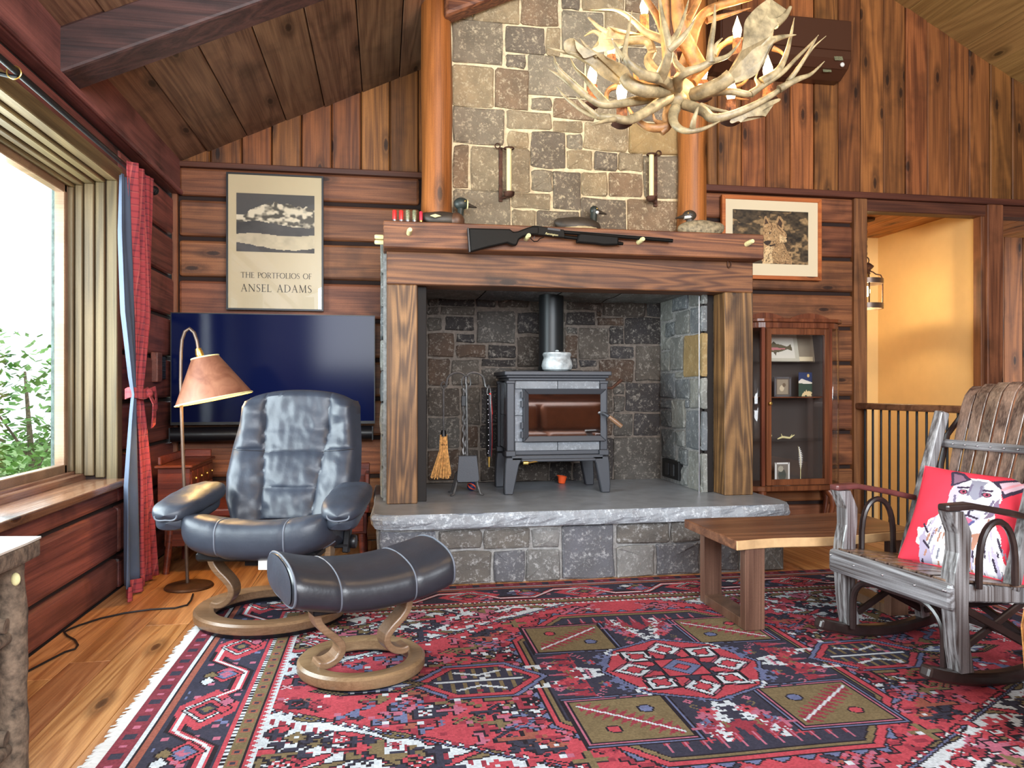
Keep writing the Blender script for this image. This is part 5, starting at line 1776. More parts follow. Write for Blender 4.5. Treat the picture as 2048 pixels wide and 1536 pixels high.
# ====================================================================== COBBLER'S BENCH
cb = thing('cobbler_bench', 'antique red-brown cobbler bench with small drawers under the television', 'bench', (-.66, 4.9, 0))
obj('seat_plank', MB().box(-1.30, -.085, 4.66, 5.16, .335, .385), W_COB, cb, world=True, bevel=.012, seg=2)
db = MB().box(-1.295, -1.115, 4.62, 5.20, .386, .635)
obj('drawer_case', db, W_COB, cb, world=True, bevel=.004)
obj('case_top', MB().box(-1.31, -1.10, 4.60, 5.22, .635, .652), W_COB, cb, world=True, bevel=.005)
obj('gallery', MB().box(-1.30, -1.28, 4.64, 5.20, .652, .70).box(-1.30, -1.12, 5.18, 5.20, .652, .70), W_COB, cb, world=True, bevel=.004)
for zi in range(2):
    for yi in range(4):
        z_, y_ = .40 + zi * .115, 4.635 + yi * .14
        d_ = obj('drawer', MB().box(-1.13, -1.108, y_, y_ + .13, z_, z_ + .10), W_COB, cb, world=True, bevel=.004)
        obj('knob', MB().ell((-1.10, y_ + .065, z_ + .05), (.009, .009, .009), 8, 6), M_BRASS, d_, world=True)
obj('apron_box', MB().box(-.35, -.10, 4.68, 5.1, .205, .335), W_COB, cb, world=True, bevel=.005)
d_ = obj('drawer', MB().box(-.33, -.12, 4.668, 4.69, .22, .322), W_COB, cb, world=True, bevel=.004)
obj('knob', MB().ell((-.225, 4.66, .27), (.010, .010, .010), 8, 6), M_BRASS, d_, world=True)
obj('side_box', MB().box(-1.28, -.95, 4.70, 5.1, .16, .335), W_COB, cb, world=True, bevel=.005)
obj('tool_rack', MB().box(-.28, -.09, 5.10, 5.125, .385, .60).box(-.115, -.09, 4.9, 5.10, .385, .55), W_COB, cb, world=True, bevel=.004)
for x_, y_ in ((-1.24, 4.72), (-1.24, 5.1), (-.14, 4.72), (-.14, 5.1)):
    sx = -.03 if x_ < -.6 else .02
    obj('leg', MB().tube([(x_, y_, .335), (x_ + sx, y_ - (.02 if y_ < 4.9 else -.02), .0)], [.024, .019], 10), W_COB, cb, world=True)

# ====================================================================== RECLINER AND FOOTSTOOL
def s_leg(x0, sgn, y, z_top, w, flip=1, k=1.0):
    """bentwood S support rising from the ring; returns centre line"""
    pts = []
    for x_, z_ in ((-.02, .075), (.015, .068), (.055, .085), (.078, .12), (.075, .155), (.05, .19), (.015, .225), (-.012, .265), (-.022, .31), (-.022, z_top)):
        pts.append((x0 + sgn * x_ * k, y, z_))
    # smooth
    out = []
    for i in range(len(pts) - 1):
        for t in (0, .33, .66):
            p0, p1, p2, p3 = [Vector(pts[min(max(i + d, 0), len(pts) - 1)]) for d in (-1, 0, 1, 2)]
            out.append(.5 * ((2 * p1) + (-p0 + p2) * t + (2 * p0 - 5 * p1 + 4 * p2 - p3) * t * t + (-p0 + 3 * p1 - 3 * p2 + p3) * t ** 3))
    out.append(Vector(pts[-1]))
    return out


def ring_base(t, Ro, Ri, z0, z1):
    prof = [(Ri, z0 + .006), (Ri + .004, z0), (Ro - .004, z0), (Ro, z0 + .008), (Ro, z1 - .010), (Ro - .010, z1), (Ri + .008, z1), (Ri, z1 - .006), (Ri, z0 + .006)]
    obj('ring_base', MB().lathe(prof, 72), W_BENT, t)
    obj('floor_glide', MB().lathe([(Ri + .02, 0), (Ro - .02, 0), (Ro - .012, z0), (Ri + .012, z0), (Ri + .02, 0)], 60), M_PLASTIC, t)


rc = thing('recliner', 'navy leather recliner chair with bentwood ring base facing the room', 'armchair', (-.52, 3.70, .0125), math.radians(-10))
ring_base(rc, .352, .262, .022, .066)
for s_ in (-1, 1):
    obj('leg', MB().ribbon(s_leg(s_ * .255, -s_, -.02, .37, .1), .10, .030, up=(0, 1, 0), smooth=False), W_BENT, rc, bevel=.006, seg=2)
obj('seat_frame', MB().box(-.27, .27, -.24, .26, .315, .355), M_BLACK, rc, bevel=.01)
obj('mechanism', MB().box(-.09, .09, -.12, .18, .27, .33).tube([(-.26, .05, .34), (.26, .05, .34)], .018, 10), M_BLACK, rc)


def cushion(fn, nu, nv):
    P = [[Vector(fn(i / (nu - 1), j / nv)) for j in range(nv)] for i in range(nu)]
    m = MB()
    m.grid(P, True, True)
    m.add(P[0], [tuple(range(nv))], True)
    m.add(P[-1], [tuple(range(nv))], True)
    return m


def seam_dip(x, seams, w=.02, d=.012):
    return sum(d * math.exp(-((x - s_) / w) ** 2) for s_ in seams)


def seat_pt(u, v):
    x = -.335 + .67 * u
    a = 2 * PI * v
    e = 1 - abs(2 * u - 1) ** 5
    e = max(e, 0.0) ** .5
    ca, sa = math.cos(a), math.sin(a)
    # superellipse section in (y, z)
    pw = .62
    yy = math.copysign(abs(ca) ** pw, ca) * .30
    zz = math.copysign(abs(sa) ** pw, sa) * .085
    if yy < -.1:                      # thick waterfall front
        k = (-yy - .1) / .2
        zz *= 1 + .30 * k
        zz -= .030 * k
    d = seam_dip(x, (-.15, .15), .012, .010) if ca < .5 else 0
    s_ = (.55 + .45 * e)
    rise = .050 * (abs(x) / .335) ** 2.2
    return (x, -.03 + yy * (s_ * .9 + .1) * (1 - d) + (.004 * mnoise.noise(Vector((x * 9, yy * 9, 1)))), .388 - .24 * (yy + .05) + zz * (s_ - d * 6) + rise + .004 * mnoise.noise(Vector((x * 14, yy * 14, 4))))


obj('seat_cushion', cushion(seat_pt, 58, 40), M_LEATHER, rc)
for x_ in (-.15, .15):
    u_ = (x_ + .335) / .67
    pts = [Vector(seat_pt(u_, v_)) for v_ in np.linspace(.30, .73, 26)]
    obj('piping', MB().tube(pts, .0038, 6), M_PIPING, rc)
obj('seat_welt', MB().tube([Vector(seat_pt(u_, .73)) + Vector((0, -.004, .0)) for u_ in np.linspace(.02, .98, 40)], .004, 6), M_PIPING, rc)


# backrest: three padded columns
def bw(t):   # half width at height t
    return float(np.interp(t, [0, .15, .35, .6, .8, .95, 1.0], [.275, .315, .332, .322, .306, .300, .285]))


def bc(t):   # seam half-offset
    return float(np.interp(t, [0, .3, .7, 1], [.128, .140, .168, .172]))


def back_pt(s, t):
    """s -1..1 across, t 0..1 up -> front surface point"""
    W = bw(t)
    x = s * W
    c = bc(t)
    # puff inside each panel
    if abs(x) < c:
        q = x / c
        rows = (0.0, .25, .55, 1.02)
    else:
        q = (abs(x) - c) / (W - c) * 2 - 1
        rows = (-.1, .58, 1.02)
    px = max(0, 1 - abs(q) ** 3.2)
    for a, b in zip(rows, rows[1:]):
        if a <= t <= b:
            r = (t - a) / (b - a) * 2 - 1
            break
    else:
        r = 0
    pt = max(0, 1 - abs(r) ** 5)
    puff = .030 * (px ** .5) * (.25 + .75 * pt ** .6)
    if abs(x) >= c:
        puff += .030 * min(1, (abs(x) - c) / .1) * (1 if t < .95 else (1 - t) / .05)     # wings curl forward
    edge = max(0.0, 1 - abs(s) ** 14)
    puff *= edge ** .5
    wr = .010 * mnoise.noise(Vector((x * 7, t * 9, 2))) + .005 * mnoise.noise(Vector((x * 26 + 4 * t, t * 12, 7)))
    zz = .43 + .590 * t + (.035 * (1 - (s) ** 2) * max(0, (t - .8) / .2))
    lean = .20 + .27 * t - .05 * max(0, t - .75) / .25
    return Vector((x, lean - puff - wr * edge, zz))


P = []
nt, ns = 74, 66
for i in range(nt + 1):
    t = i / nt
    P.append([back_pt(-1 + 2 * j / ns, t) for j in range(ns + 1)])
# roll over the top and down the back
top = P[-1]
for k_, (dy, dz) in enumerate(((.03, .022), (.07, .026), (.105, .010), (.12, -.03))):
    P.append([q + Vector((0, dy, dz * (1 - abs(-1 + 2 * j / ns) ** 6))) for j, q in enumerate(top)])
for t in np.linspace(.88, .0, 12):
    P.append([Vector((q.x, .20 + .27 * t + .085, q.z)) for q in (back_pt(-1 + 2 * j / ns, t) for j in range(ns + 1))])
m = MB()
m.grid(P, True)
sides = MB()
ntot = len(P)
mid = nt
for col_ in (0, ns):
    A = [P[i][col_] for i in range(nt + 1)]
    B = [Vector((q.x, .20 + .27 * (i / nt) + .085, q.z)) for i, q in enumerate(A)]
    G = [[A[i], A[i].lerp(B[i], .5) + Vector((math.copysign(.02, A[i].x), 0, 0)), B[i]] for i in range(nt + 1)]
    m.grid(G, True)
obj('backrest', m, M_LEATHER, rc)
seam_m = MB()
for sg in (-1, 1):
    pts = []
    for t in np.linspace(.02, .99, 40):
        q = back_pt(sg * bc(t) / bw(t), t)
        pts.append(q + Vector((0, -.001, 0)))
    seam_m.tube(pts, .0032, 6)
obj('seam', seam_m, M_LEATHER2, rc)
for (tt, s0, s1) in ((.25, -1, 1), (.55, -1, 1)):
    pts = [back_pt(s_ * bc(tt) / bw(tt), tt) + Vector((0, -.001, 0)) for s_ in np.linspace(s0, s1, 16)]
    obj('seam', MB().tube(pts, .0032, 6), M_LEATHER2, rc)
for sg in (-1, 1):
    c0 = bc(.58) / bw(.58)
    pts = [back_pt(sg * s_, .58 + .02 * (1 - (s_ - c0) / (1 - c0)) * -1) + Vector((0, -.001, 0)) for s_ in np.linspace(c0, .97, 10)]
    obj('seam', MB().tube(pts, .0032, 6), M_LEATHER2, rc)


# arms
def arm(sg):
    def fn(u, v):
        y = -.30 + .50 * u
        a = 2 * PI * v
        ca, sa = math.cos(a), math.sin(a)
        e = max(0, 1 - abs(2 * u - 1) ** 6) ** .5
        wx, wz = .088 + .012 * math.sin(u * 3), .046
        xx = math.copysign(abs(ca) ** .75, ca) * wx * e
        zz = math.copysign(abs(sa) ** .75, sa) * wz * e
        return (sg * (.380 - .02 * u) + xx, y, .540 + .050 * u + zz + .006 * mnoise.noise(Vector((xx * 18, y * 12, sg))) - .012 * (1 - u) ** 3)

    def fn2(u, v):
        y = -.275 + .42 * u
        a = 2 * PI * v
        ca, sa = math.cos(a), math.sin(a)
        e = max(0, 1 - abs(2 * u - 1) ** 8) ** .5
        return (sg * (.380 - .02 * u) + math.copysign(abs(ca) ** .6, ca) * .076 * e, y, .492 + .050 * u + math.copysign(abs(sa) ** .6, sa) * .048 * e)
    obj('arm_pad', cushion(fn, 34, 28), M_LEATHER, rc)
    obj('arm_side', cushion(fn2, 24, 24), M_LEATHER, rc)
    pts = [Vector(fn(u_, .5 + (.5 - .5))) for u_ in ()]
    w1 = [Vector((sg * .405 + .083 * math.cos(a), -.292 + (.02 if abs(math.cos(a)) > .8 else 0), .515 + .008 * math.sin(a * 2))) for a in np.linspace(PI, 2 * PI, 3)]
    obj('arm_welt', MB().tube([Vector(fn(.03 + .0 * i, .5 + .5 * i / 12)) for i in range(13)], .004, 6), M_PIPING, rc)
    obj('arm_bracket', MB().bar((sg * .345, .02, .30), (sg * .36, .06, .54), .03, .05, up=(0, 1, 0)).bar((sg * .25, .02, .335), (sg * .36, .02, .335), .04, .02), M_BLACK, rc, bevel=.004)


arm(-1)
arm(1)
kn = obj('tension_knob', MB().lathe([(.0, -.014), (.030, -.014), (.034, -.008), (.034, .008), (.030, .014), (.0, .014)], 20, Matrix.Translation((.372, .06, .345)) @ Matrix.Rotation(PI / 2, 4, 'Y')), M_PLASTIC, rc)
obj('care_tag', MB().box(.02, .12, -.26, -.258, .285, .335), M_WHITE, rc)

fs = thing('footstool', 'black leather footstool with saddle cushion on bentwood ring', 'footstool', (-.082, 2.945, .0125), math.radians(22))
ring_base(fs, .243, .178, .012, .056)
for s_ in (-1, 1):
    obj('leg', MB().ribbon([Vector((p_.x, p_.y, p_.z * .80 + .0)) for p_ in s_leg(s_ * .165, -s_, 0, .345, .1, k=.95)], .085, .028, up=(0, 1, 0)), W_BENT, fs, bevel=.006, seg=2)
obj('seat_frame', MB().box(-.22, .22, -.10, .10, .262, .285), M_BLACK, fs, bevel=.005)


def stool_pt(u, v):
    x = -.315 + .63 * u
    a = 2 * PI * v
    ca, sa = math.cos(a), math.sin(a)
    e = max(0, 1 - abs(2 * u - 1) ** 22) ** .5
    e = .86 + .14 * e
    yy = math.copysign(abs(ca) ** .7, ca) * .195
    zz = math.copysign(abs(sa) ** .7, sa) * .082
    d = seam_dip(x, (-.145, .145), .010, .007)
    rise = .052 * (x / .315) ** 2
    return (x, yy * (e - d * 3), .348 + zz * (e - d * 5) + rise + .004 * mnoise.noise(Vector((x * 9, yy * 9, 14))) - (.02 if yy < 0 else -.0) * abs(yy) / .195)


obj('seat_cushion', cushion(stool_pt, 60, 40), M_LEATHER2, fs)
for x_ in (-.145, .145):
    obj('piping', MB().tube([Vector(stool_pt((x_ + .315) / .63, v_)) for v_ in np.linspace(.02, .74, 30)], .0036, 6), M_PIPING, fs)
for u_ in (.012, .988):
    obj('end_welt', MB().tube([Vector(stool_pt(u_, v_)) for v_ in np.linspace(0, 1, 41)[:-1]], .0045, 6, closed=True), M_PIPING, fs)
obj('end_panel', MB().add([Vector(stool_pt(0, v_)) + Vector((-.004, 0, 0)) for v_ in np.linspace(0, 1, 41)[:-1]] + [(-.328, -.0, .40)], [(i, (i + 1) % 40, 40) for i in range(40)], True), M_LEATHER, fs)

# ====================================================================== RUG
RCX, RCY, RHX, RHY = 1.152, 2.76, 1.967, 1.345
RED, CRIM, NAVY, IVORY, OLIVE, BLUE, PINK, RUST, BLK = S(160, 52, 64), S(128, 40, 54), S(50, 48, 62), S(172, 178, 184), S(106, 90, 62), S(88, 94, 128), S(156, 82, 104), S(132, 72, 58), S(36, 30, 36)
CELL = .0075
nx, ny = int(2 * RHX / CELL), int(2 * RHY / CELL)
gy, gx = np.mgrid[0:ny, 0:nx]
X = (gx + .5) * CELL - RHX
Y = (gy + .5) * CELL - RHY
A_, B_ = np.abs(X), np.abs(Y)
img = np.zeros((ny, nx, 3), np.float32)
img[:] = RED[:3]


def put(mask, c):
    img[mask] = c[:3]


def tri(s, per):
    f = np.mod(s / per, 1.0)
    return np.abs(f - .5) * 2


def outline(mask, c=BLK):
    e = np.zeros_like(mask)
    e[1:, :] |= mask[1:, :] & ~mask[:-1, :]
    e[:-1, :] |= mask[:-1, :] & ~mask[1:, :]
    e[:, 1:] |= mask[:, 1:] & ~mask[:, :-1]
    e[:, :-1] |= mask[:, :-1] & ~mask[:, 1:]
    put(e, c)


def fill(mask, c, o=BLK):
    put(mask, c)
    if o is not None:
        outline(mask, o)


DX, DY = RHX - A_, RHY - B_
DB = np.minimum(DX, DY)                    # distance from the rug's edge
AL = np.where(DX < DY, Y, X)               # run along the border
# ---- field: ivory corners with stepped, comb-toothed edge
fx, fy = RHX - .44, RHY - .44
cor = A_ / fx + B_ / fy
step = np.floor((A_ - B_) / .06) * .0
e_in = 1.13 + .035 * (tri(A_ * 1.0 + B_ * 1.7, .09) > .5)
spand = cor > e_in
fill((cor > e_in - .025), BLUE)
fill(spand, IVORY)
comb = spand & (tri(A_, .036) > .55) & (np.mod(cor * 9, 1.0) < .40)
put(comb, CRIM)
put(spand & (np.mod(cor * 4.5, 1) < .07), NAVY)
hook = spand & (np.abs(np.sin(A_ * 19 + np.sin(B_ * 17) * 1.5) * np.cos(B_ * 23 + np.sin(A_ * 11))) > .74)
fill(hook, RED)
hook = spand & (np.abs(np.sin(A_ * 13 + 1 + np.cos(B_ * 15) * 2) * np.cos(B_ * 19 + 2)) > .82)
fill(hook, OLIVE)


# ---- scattered angular flowers, mirrored about both axes like the weave
GL = ["..#..|.###.|##o##|.###.|..#..", "#...#|.#.#.|..#..|.#.#.|#...#", "..##.|.##..|##...|.##..|..##.", "#####|#o.o#|#.x.#|#o.o#|#####", "#....|##...|###..|##.##|#..##",
      "..#..|..#..|#####|..#..|..#..", ".##..|#..#.|...#.|..#..|.#...", "#.#.#|.#.#.|#.#.#", "#######|..#..#.|.#..#..", ".#.|###|.#.|.#.|##.|.##", "##..##|.#..#.|..##..|.#..#.|##..##",
      "..#....|.##....|#######|.##....|..#....", "#......|.#..#..|..##.##|.#..#..|#......"]


def stamp(cx, cy, g_, s_, c, c2, flipx=False):
    rows = GL[g_].split('|')
    for sx in (-1, 1):
        for sy in (-1, 1):
            for r_, row in enumerate(rows):
                for q_, ch_ in enumerate(row):
                    if ch_ == '.':
                        continue
                    px = cx + (q_ - len(row) / 2) * CELL * s_
                    py = cy + (r_ - len(rows) / 2) * CELL * s_
                    ix = int((sx * px + RHX) / CELL)
                    iy = int((sy * py + RHY) / CELL)
                    x0, x1 = (ix, ix + s_) if sx > 0 else (ix - s_, ix)
                    y0, y1 = (iy, iy + s_) if sy > 0 else (iy - s_, iy)
                    img[max(y0 - 1, 0):y1 + 1, max(x0 - 1, 0):x1 + 1][(img[max(y0 - 1, 0):y1 + 1, max(x0 - 1, 0):x1 + 1] == np.float32(c2[:3])).all(-1)] = c2[:3]
                    img[max(y0, 0):y1, max(x0, 0):x1] = (c if ch_ == '#' else c2)[:3]


rr = random.Random(12)


def scatter(n, xr, yr, test, cols, sizes=(1, 2, 2, 3)):
    for _ in range(n):
        cx, cy = rr.uniform(*xr), rr.uniform(*yr)
        if not test(cx, cy):
            continue
        s_ = rr.choice(sizes)
        g_ = rr.randrange(len(GL))
        stamp(cx + .008, cy + .008, g_, s_, BLK, BLK)
        stamp(cx, cy, g_, s_, rr.choice(cols), rr.choice((BLK, IVORY, RED)))


scatter(300, (.1, fx), (.05, fy), lambda a, b: a / fx + b / fy < 1.08, (IVORY, BLUE, OLIVE, NAVY, PINK, CRIM, RUST, NAVY))
scatter(150, (.5, fx), (.3, fy), lambda a, b: a / fx + b / fy > 1.22, (CRIM, RED, NAVY, PINK, OLIVE, RED))

# ---- medallion: navy octagon with toothed rim, olive quarter panels and a petalled heart
mx, my = .585, .70
oct_ = np.maximum(np.maximum(A_ / mx, B_ / my), (A_ / mx + B_ / my) * .64)
zig = .045 * (tri(np.where(A_ / mx > B_ / my, Y, X), .085) - .5)
fill(oct_ < 1.065 + 1.2 * zig, BLUE)
fill(oct_ < 1.045, RED)
fill(oct_ < 1.0, OLIVE)
fill(oct_ < .965, NAVY)
t1 = (oct_ < .93) & (oct_ > .70)
put(t1 & (tri(np.where(A_ / mx > B_ / my, Y, X), .06) > (oct_ - .70) / .23), CRIM)
put(t1 & (tri(np.where(A_ / mx > B_ / my, Y, X), .06) > .86) & (oct_ > .8), PINK)
# pendants on the long axis
for (x0, hw, hl, c1, c2) in ((.80, .15, .24, RED, NAVY), (1.20, .055, .20, OLIVE, BLUE)):
    d = np.maximum(B_ / hw, (np.abs(A_ - x0) / hl + B_ / hw * .55))
    fill(d < 1.12, BLUE if x0 < 1 else OLIVE)
    fill(d < 1.0, c1)
    fill(d < .84, c2)
    put((d < .80) & (tri(A_, .045) > .6) & (B_ > .02), OLIVE if x0 < 1 else IVORY)
    put((d < .7) & (B_ < .008), IVORY)
    put((d < .7) & (np.abs(B_ - .05 - .4 * np.abs(A_ - x0)) < .008), IVORY)
# olive panels turned into the four quarters
px_, py_ = .355, .40
d = np.maximum(np.abs(A_ - px_) / .175, np.abs(B_ - py_) / .165)
fill(d < 1.12, BLUE)
fill(d < 1.05, PINK)
fill(d < .97, OLIVE)
dg = (A_ - px_) * .8 + (B_ - py_)
put((d < .82) & (np.abs(dg) < .07) & (tri(A_ - B_, .045) > np.abs(dg) / .07), CRIM)
put((d < .86) & (np.abs(dg) < .007), IVORY)
fill((d < .85) & (np.hypot(A_ - px_ - .07, B_ - py_ - .07) < .028), RED)
fill((d < .85) & (np.hypot(A_ - px_ + .08, B_ - py_ + .06) < .03), BLUE)
# ribs with white hooks between the panels
for ax_, bx_ in ((A_, B_), (B_, A_)):
    rib = (ax_ < .11) & (bx_ > .27) & (bx_ < .62)
    put(rib & (np.abs(ax_ - (bx_ - .27) * .35) < .012), IVORY)
    put(rib & (np.abs(ax_ - (bx_ - .27) * .35 + .022) < .012) & (tri(bx_, .04) > .5), IVORY)
# heart
th = np.arctan2(Y, X)
rr_ = np.hypot(X, Y * 1.0)
fill(np.maximum(A_, B_) + .45 * np.minimum(A_, B_) < .335, BLUE)
fill(np.maximum(A_, B_) + .45 * np.minimum(A_, B_) < .315, RED)
for k_ in range(8):
    a_ = k_ * PI / 4 + (PI / 8 if False else 0)
    ux, uy = X * math.cos(a_) + Y * math.sin(a_), -X * math.sin(a_) + Y * math.cos(a_)
    pe = ((ux - .195) / .072) ** 2 + (uy / .052) ** 2
    pe = np.abs(ux - .195) / .085 + np.abs(uy) / .075
    fill(pe < 1.15, PINK)
    fill(pe < 1.0, IVORY)
    fill((pe < .52 + .12 * (tri(ux, .03) > .5)), RED)
fill(rr_ < .125 + .02 * np.cos(8 * th), NAVY)
fill(np.maximum(A_, B_) < .09, RED)
fill(A_ + B_ < .085, BLUE)
fill(A_ + B_ < .04, RED)
for k_ in range(60):
    a_, r_ = rr.uniform(0, PI / 2), rr.uniform(.05, .5)

for k_ in range(120):
    cx, cy = rr.uniform(.02, .52), rr.uniform(.02, .62)
    if max(abs(cx - px_) / .175, abs(cy - py_) / .165) < 1.15 or math.hypot(cx, cy) < .30:
        continue
    stamp(cx, cy, rr.choice((0, 1, 4, 5, 6, 9)), rr.choice((1, 1, 2)), rr.choice((RED, PINK, BLUE, IVORY, OLIVE, CRIM, NAVY)), BLK)
# ---- borders
put(DB < .44, CRIM)
band = lambda a, b: (DB >= a) & (DB < b)
put(band(.0, .07), S(112, 42, 54))
put(band(.015, .055) & (tri(AL, .13) > .70), NAVY)
put(band(.025, .045) & (tri(AL + .065, .13) > .86), PINK)
put(band(.07, .082), IVORY)
put(band(.082, .088), BLK)
put(band(.088, .115), RUST)
put(band(.115, .33), NAVY)
put(band(.330, .345), RED)
put(band(.345, .357), BLK)
put(band(.345, .357) & (tri(AL, .024) > .5), IVORY)
put(band(.357, .405), OLIVE)
put(band(.365, .398) & (tri(AL, .07) > .55), RUST)
put(band(.372, .39) & (tri(AL, .07) > .8), NAVY)
put(band(.405, .415), BLK)
put(band(.415, .44), RED)
put(band(.415, .44) & (tri(AL, .03) > (.44 - DB) / .025), IVORY)
# main border: angular vine with turtle palmettes
Bm = band(.125, .325)
tt = np.mod(AL + 50, .62) - .31
dd = DB - .225
vine = np.abs(dd - .065 * np.clip(np.sin(AL * 2 * PI / .62) * 1.6, -1, 1))
put(Bm & (vine < .034) & (vine > .018), BLK)
pal = np.maximum(np.abs(tt) / .10, np.abs(dd) / .075)
pal2 = np.abs(tt) / .15 + np.abs(dd) / .115
put(Bm & (pal2 < 1.1) & (pal2 > .72), RED)
put(Bm & (vine < .017), RED)
put(Bm & (vine < .0075), IVORY)
fill(Bm & (pal2 < .74), IVORY)
fill(Bm & (pal2 < .60), RED)
fill(Bm & (pal2 < .36), NAVY)
put(Bm & (pal2 < .18), OLIVE)
tt2 = np.mod(AL + 50.31, .62) - .31
ros = np.abs(tt2) / .085 + np.abs(dd) / .07
fill(Bm & (ros < 1.0), RED)
fill(Bm & (ros < .68), BLUE)
put(Bm & (ros < .35), PINK)
for off, c in ((.155, RED), (-.155, OLIVE), (.10, PINK), (-.10, IVORY)):
    t3 = np.mod(AL + 50 + off, .62) - .31
    lf_ = (np.abs(t3 - .15) / .05 + np.abs(dd - math.copysign(.055, off)) / .032)
    fill(Bm & (lf_ < 1), c)
rs = np.random.RandomState(3)
sp = rs.rand(ny // 3 + 1, nx // 3 + 1)
sp = np.kron(sp, np.ones((3, 3)))[:ny, :nx]
put(Bm & (sp > .955) & (vine > .03) & (pal2 > 1.1), PINK)
put(Bm & (sp < .05) & (vine > .03) & (pal2 > 1.1), BLUE)
fieldm = (DB > .45) & (oct_ > 1.12) & ~spand
put(fieldm & (sp > .985), IVORY)
put(fieldm & (sp < .03), CRIM)
put(fieldm & (sp > .03) & (sp < .042), PINK)
# abrash: whole rows dyed a shade apart
rowv = 1 + .10 * np.interp(np.arange(nx), np.arange(0, nx + 40, 20), rs.randn(len(np.arange(0, nx + 40, 20))) * .6)
img *= np.clip(rowv, .8, 1.2)[None, :, None]
img = img * .88 + img.mean(-1, keepdims=True) * .12
img *= (.86 + .28 * rs.rand(ny, nx, 1)).astype(np.float32)
rug = thing('rug', 'large red and navy oriental rug with ivory corners and olive-panelled medallion', 'rug', (RCX, RCY, 0))
m = MB()
xs_ = np.linspace(-RHX, RHX, nx + 1)
ys_ = np.linspace(-RHY, RHY, ny + 1)
gxv, gyv = np.meshgrid(xs_, ys_)
zz = .011 + .0012 * np.sin(gxv * 9) * np.sin(gyv * 7)
V = np.stack([gxv + RCX, gyv + RCY, zz], -1).reshape(-1, 3)
me = bpy.data.meshes.new('pile')
W_ = nx + 1
idx = (np.arange(ny)[:, None] * W_ + np.arange(nx)[None, :]).reshape(-1)
quads = np.stack([idx, idx + 1, idx + 1 + W_, idx + W_], -1).astype(np.int32)
me.vertices.add(len(V))
V[:, 0] -= RCX
V[:, 1] -= RCY
me.vertices.foreach_set('co', V.astype(np.float32).ravel())
me.loops.add(len(quads) * 4)
me.loops.foreach_set('vertex_index', quads.ravel())
me.polygons.add(len(quads))
me.polygons.foreach_set('loop_start', np.arange(0, len(quads) * 4, 4, dtype=np.int32))
me.polygons.foreach_set('loop_total', np.full(len(quads), 4, np.int32))
me.update()
ca = me.color_attributes.new('Col', 'FLOAT_COLOR', 'CORNER')
c4 = np.ones((len(quads), 4), np.float32)
c4[:, :3] = img.reshape(-1, 3)
ca.data.foreach_set('color', np.repeat(c4, 4, axis=0).ravel())
me.materials.append(M_RUG)
po_ = bpy.data.objects.new('pile', me)
COL.objects.link(po_)
po_.parent = rug
obj('backing', MB().box(-RHX + .005, RHX - .005, -RHY + .005, RHY - .005, .001, .009), M_FRINGE, rug)
fr = MB()
rf = random.Random(2)
for sx in (-1, 1):
    y_ = -RHY + .01
    while y_ < RHY:
        L_ = rf.uniform(.035, .06)
        fr.add([(sx * (RHX - .004), y_, .008), (sx * (RHX - .004), y_ + .009, .008), (sx * (RHX + L_), y_ + .009 + rf.uniform(-.006, .006), .002), (sx * (RHX + L_), y_ + rf.uniform(-.006, .006), .002), (sx * (RHX + L_ * .5), y_ + .0045, .011)],
               [(0, 1, 4), (1, 2, 4), (2, 3, 4), (3, 0, 4)])
        y_ += .0095
obj('fringe', fr, M_FRINGE, rug, kind='stuff', fix=False)

# ====================================================================== WALNUT TABLE
ct = thing('coffee_table', 'low walnut live-edge coffee table on square frame legs before the hearth', 'table', (2.03, 3.38, 0))
out_ = [(1.545, 3.09)]
for t in np.linspace(.1, .9, 9):
    out_.append((1.545 + .97 * t, 3.09 + .07 * t + .018 * math.sin(t * 9)))
out_ += [(2.515, 3.19), (2.545, 3.70)]
for t in np.linspace(.1, .9, 9):
    out_.append((2.545 - 1.01 * t, 3.70 - .05 * t + .014 * math.sin(t * 7 + 1)))
out_ += [(1.535, 3.65)]
obj('top', MB().prism(out_, (0, 0, .378), (1, 0, 0), (0, 1, 0), (0, 0, 1), .046), W_WALNUT, ct, world=True, bevel=.006, seg=2)
obj('sapwood_edge', MB().ribbon([(a_, b_ - .001, .401) for a_, b_ in out_[:11]], .042, .008, up=(0, 0, 1)), plain('sapwood', S(196, 160, 116), .35, nscale=12, namt=.12), ct, world=True, bevel=.003, label='paler live edge along the front')
for x_ in (1.60, 2.39):
    w_ = .095
    ya_, yb_ = (3.115, 3.60) if x_ < 2 else (3.20, 3.64)
    t_ = .05
    lf_ = obj('leg_frame', MB().box(x_, x_ + w_, ya_, ya_ + t_, .012, .378), W_WALNUT_Z, ct, world=True, bevel=.002)
    obj('post', MB().box(x_, x_ + w_, yb_ - t_, yb_, .012, .378), W_WALNUT_Z, lf_, world=True, bevel=.002)
    obj('foot_rail', MB().box(x_, x_ + w_, ya_ + t_, yb_ - t_, .012, .012 + .045), W_WALNUT_Z, lf_, world=True, bevel=.002)

# ====================================================================== ROCKING CHAIR
rk = thing('rocking_chair', 'bentwood oak slat rocking chair with bark hoops turned towards the hearth', 'rocking chair', (2.0, 2.665, 0.011), math.radians(-84))
hw = .285
R_ = 1.05


def runner_z(y):
    return max(0, (y - .22) ** 2 / (2 * R_))


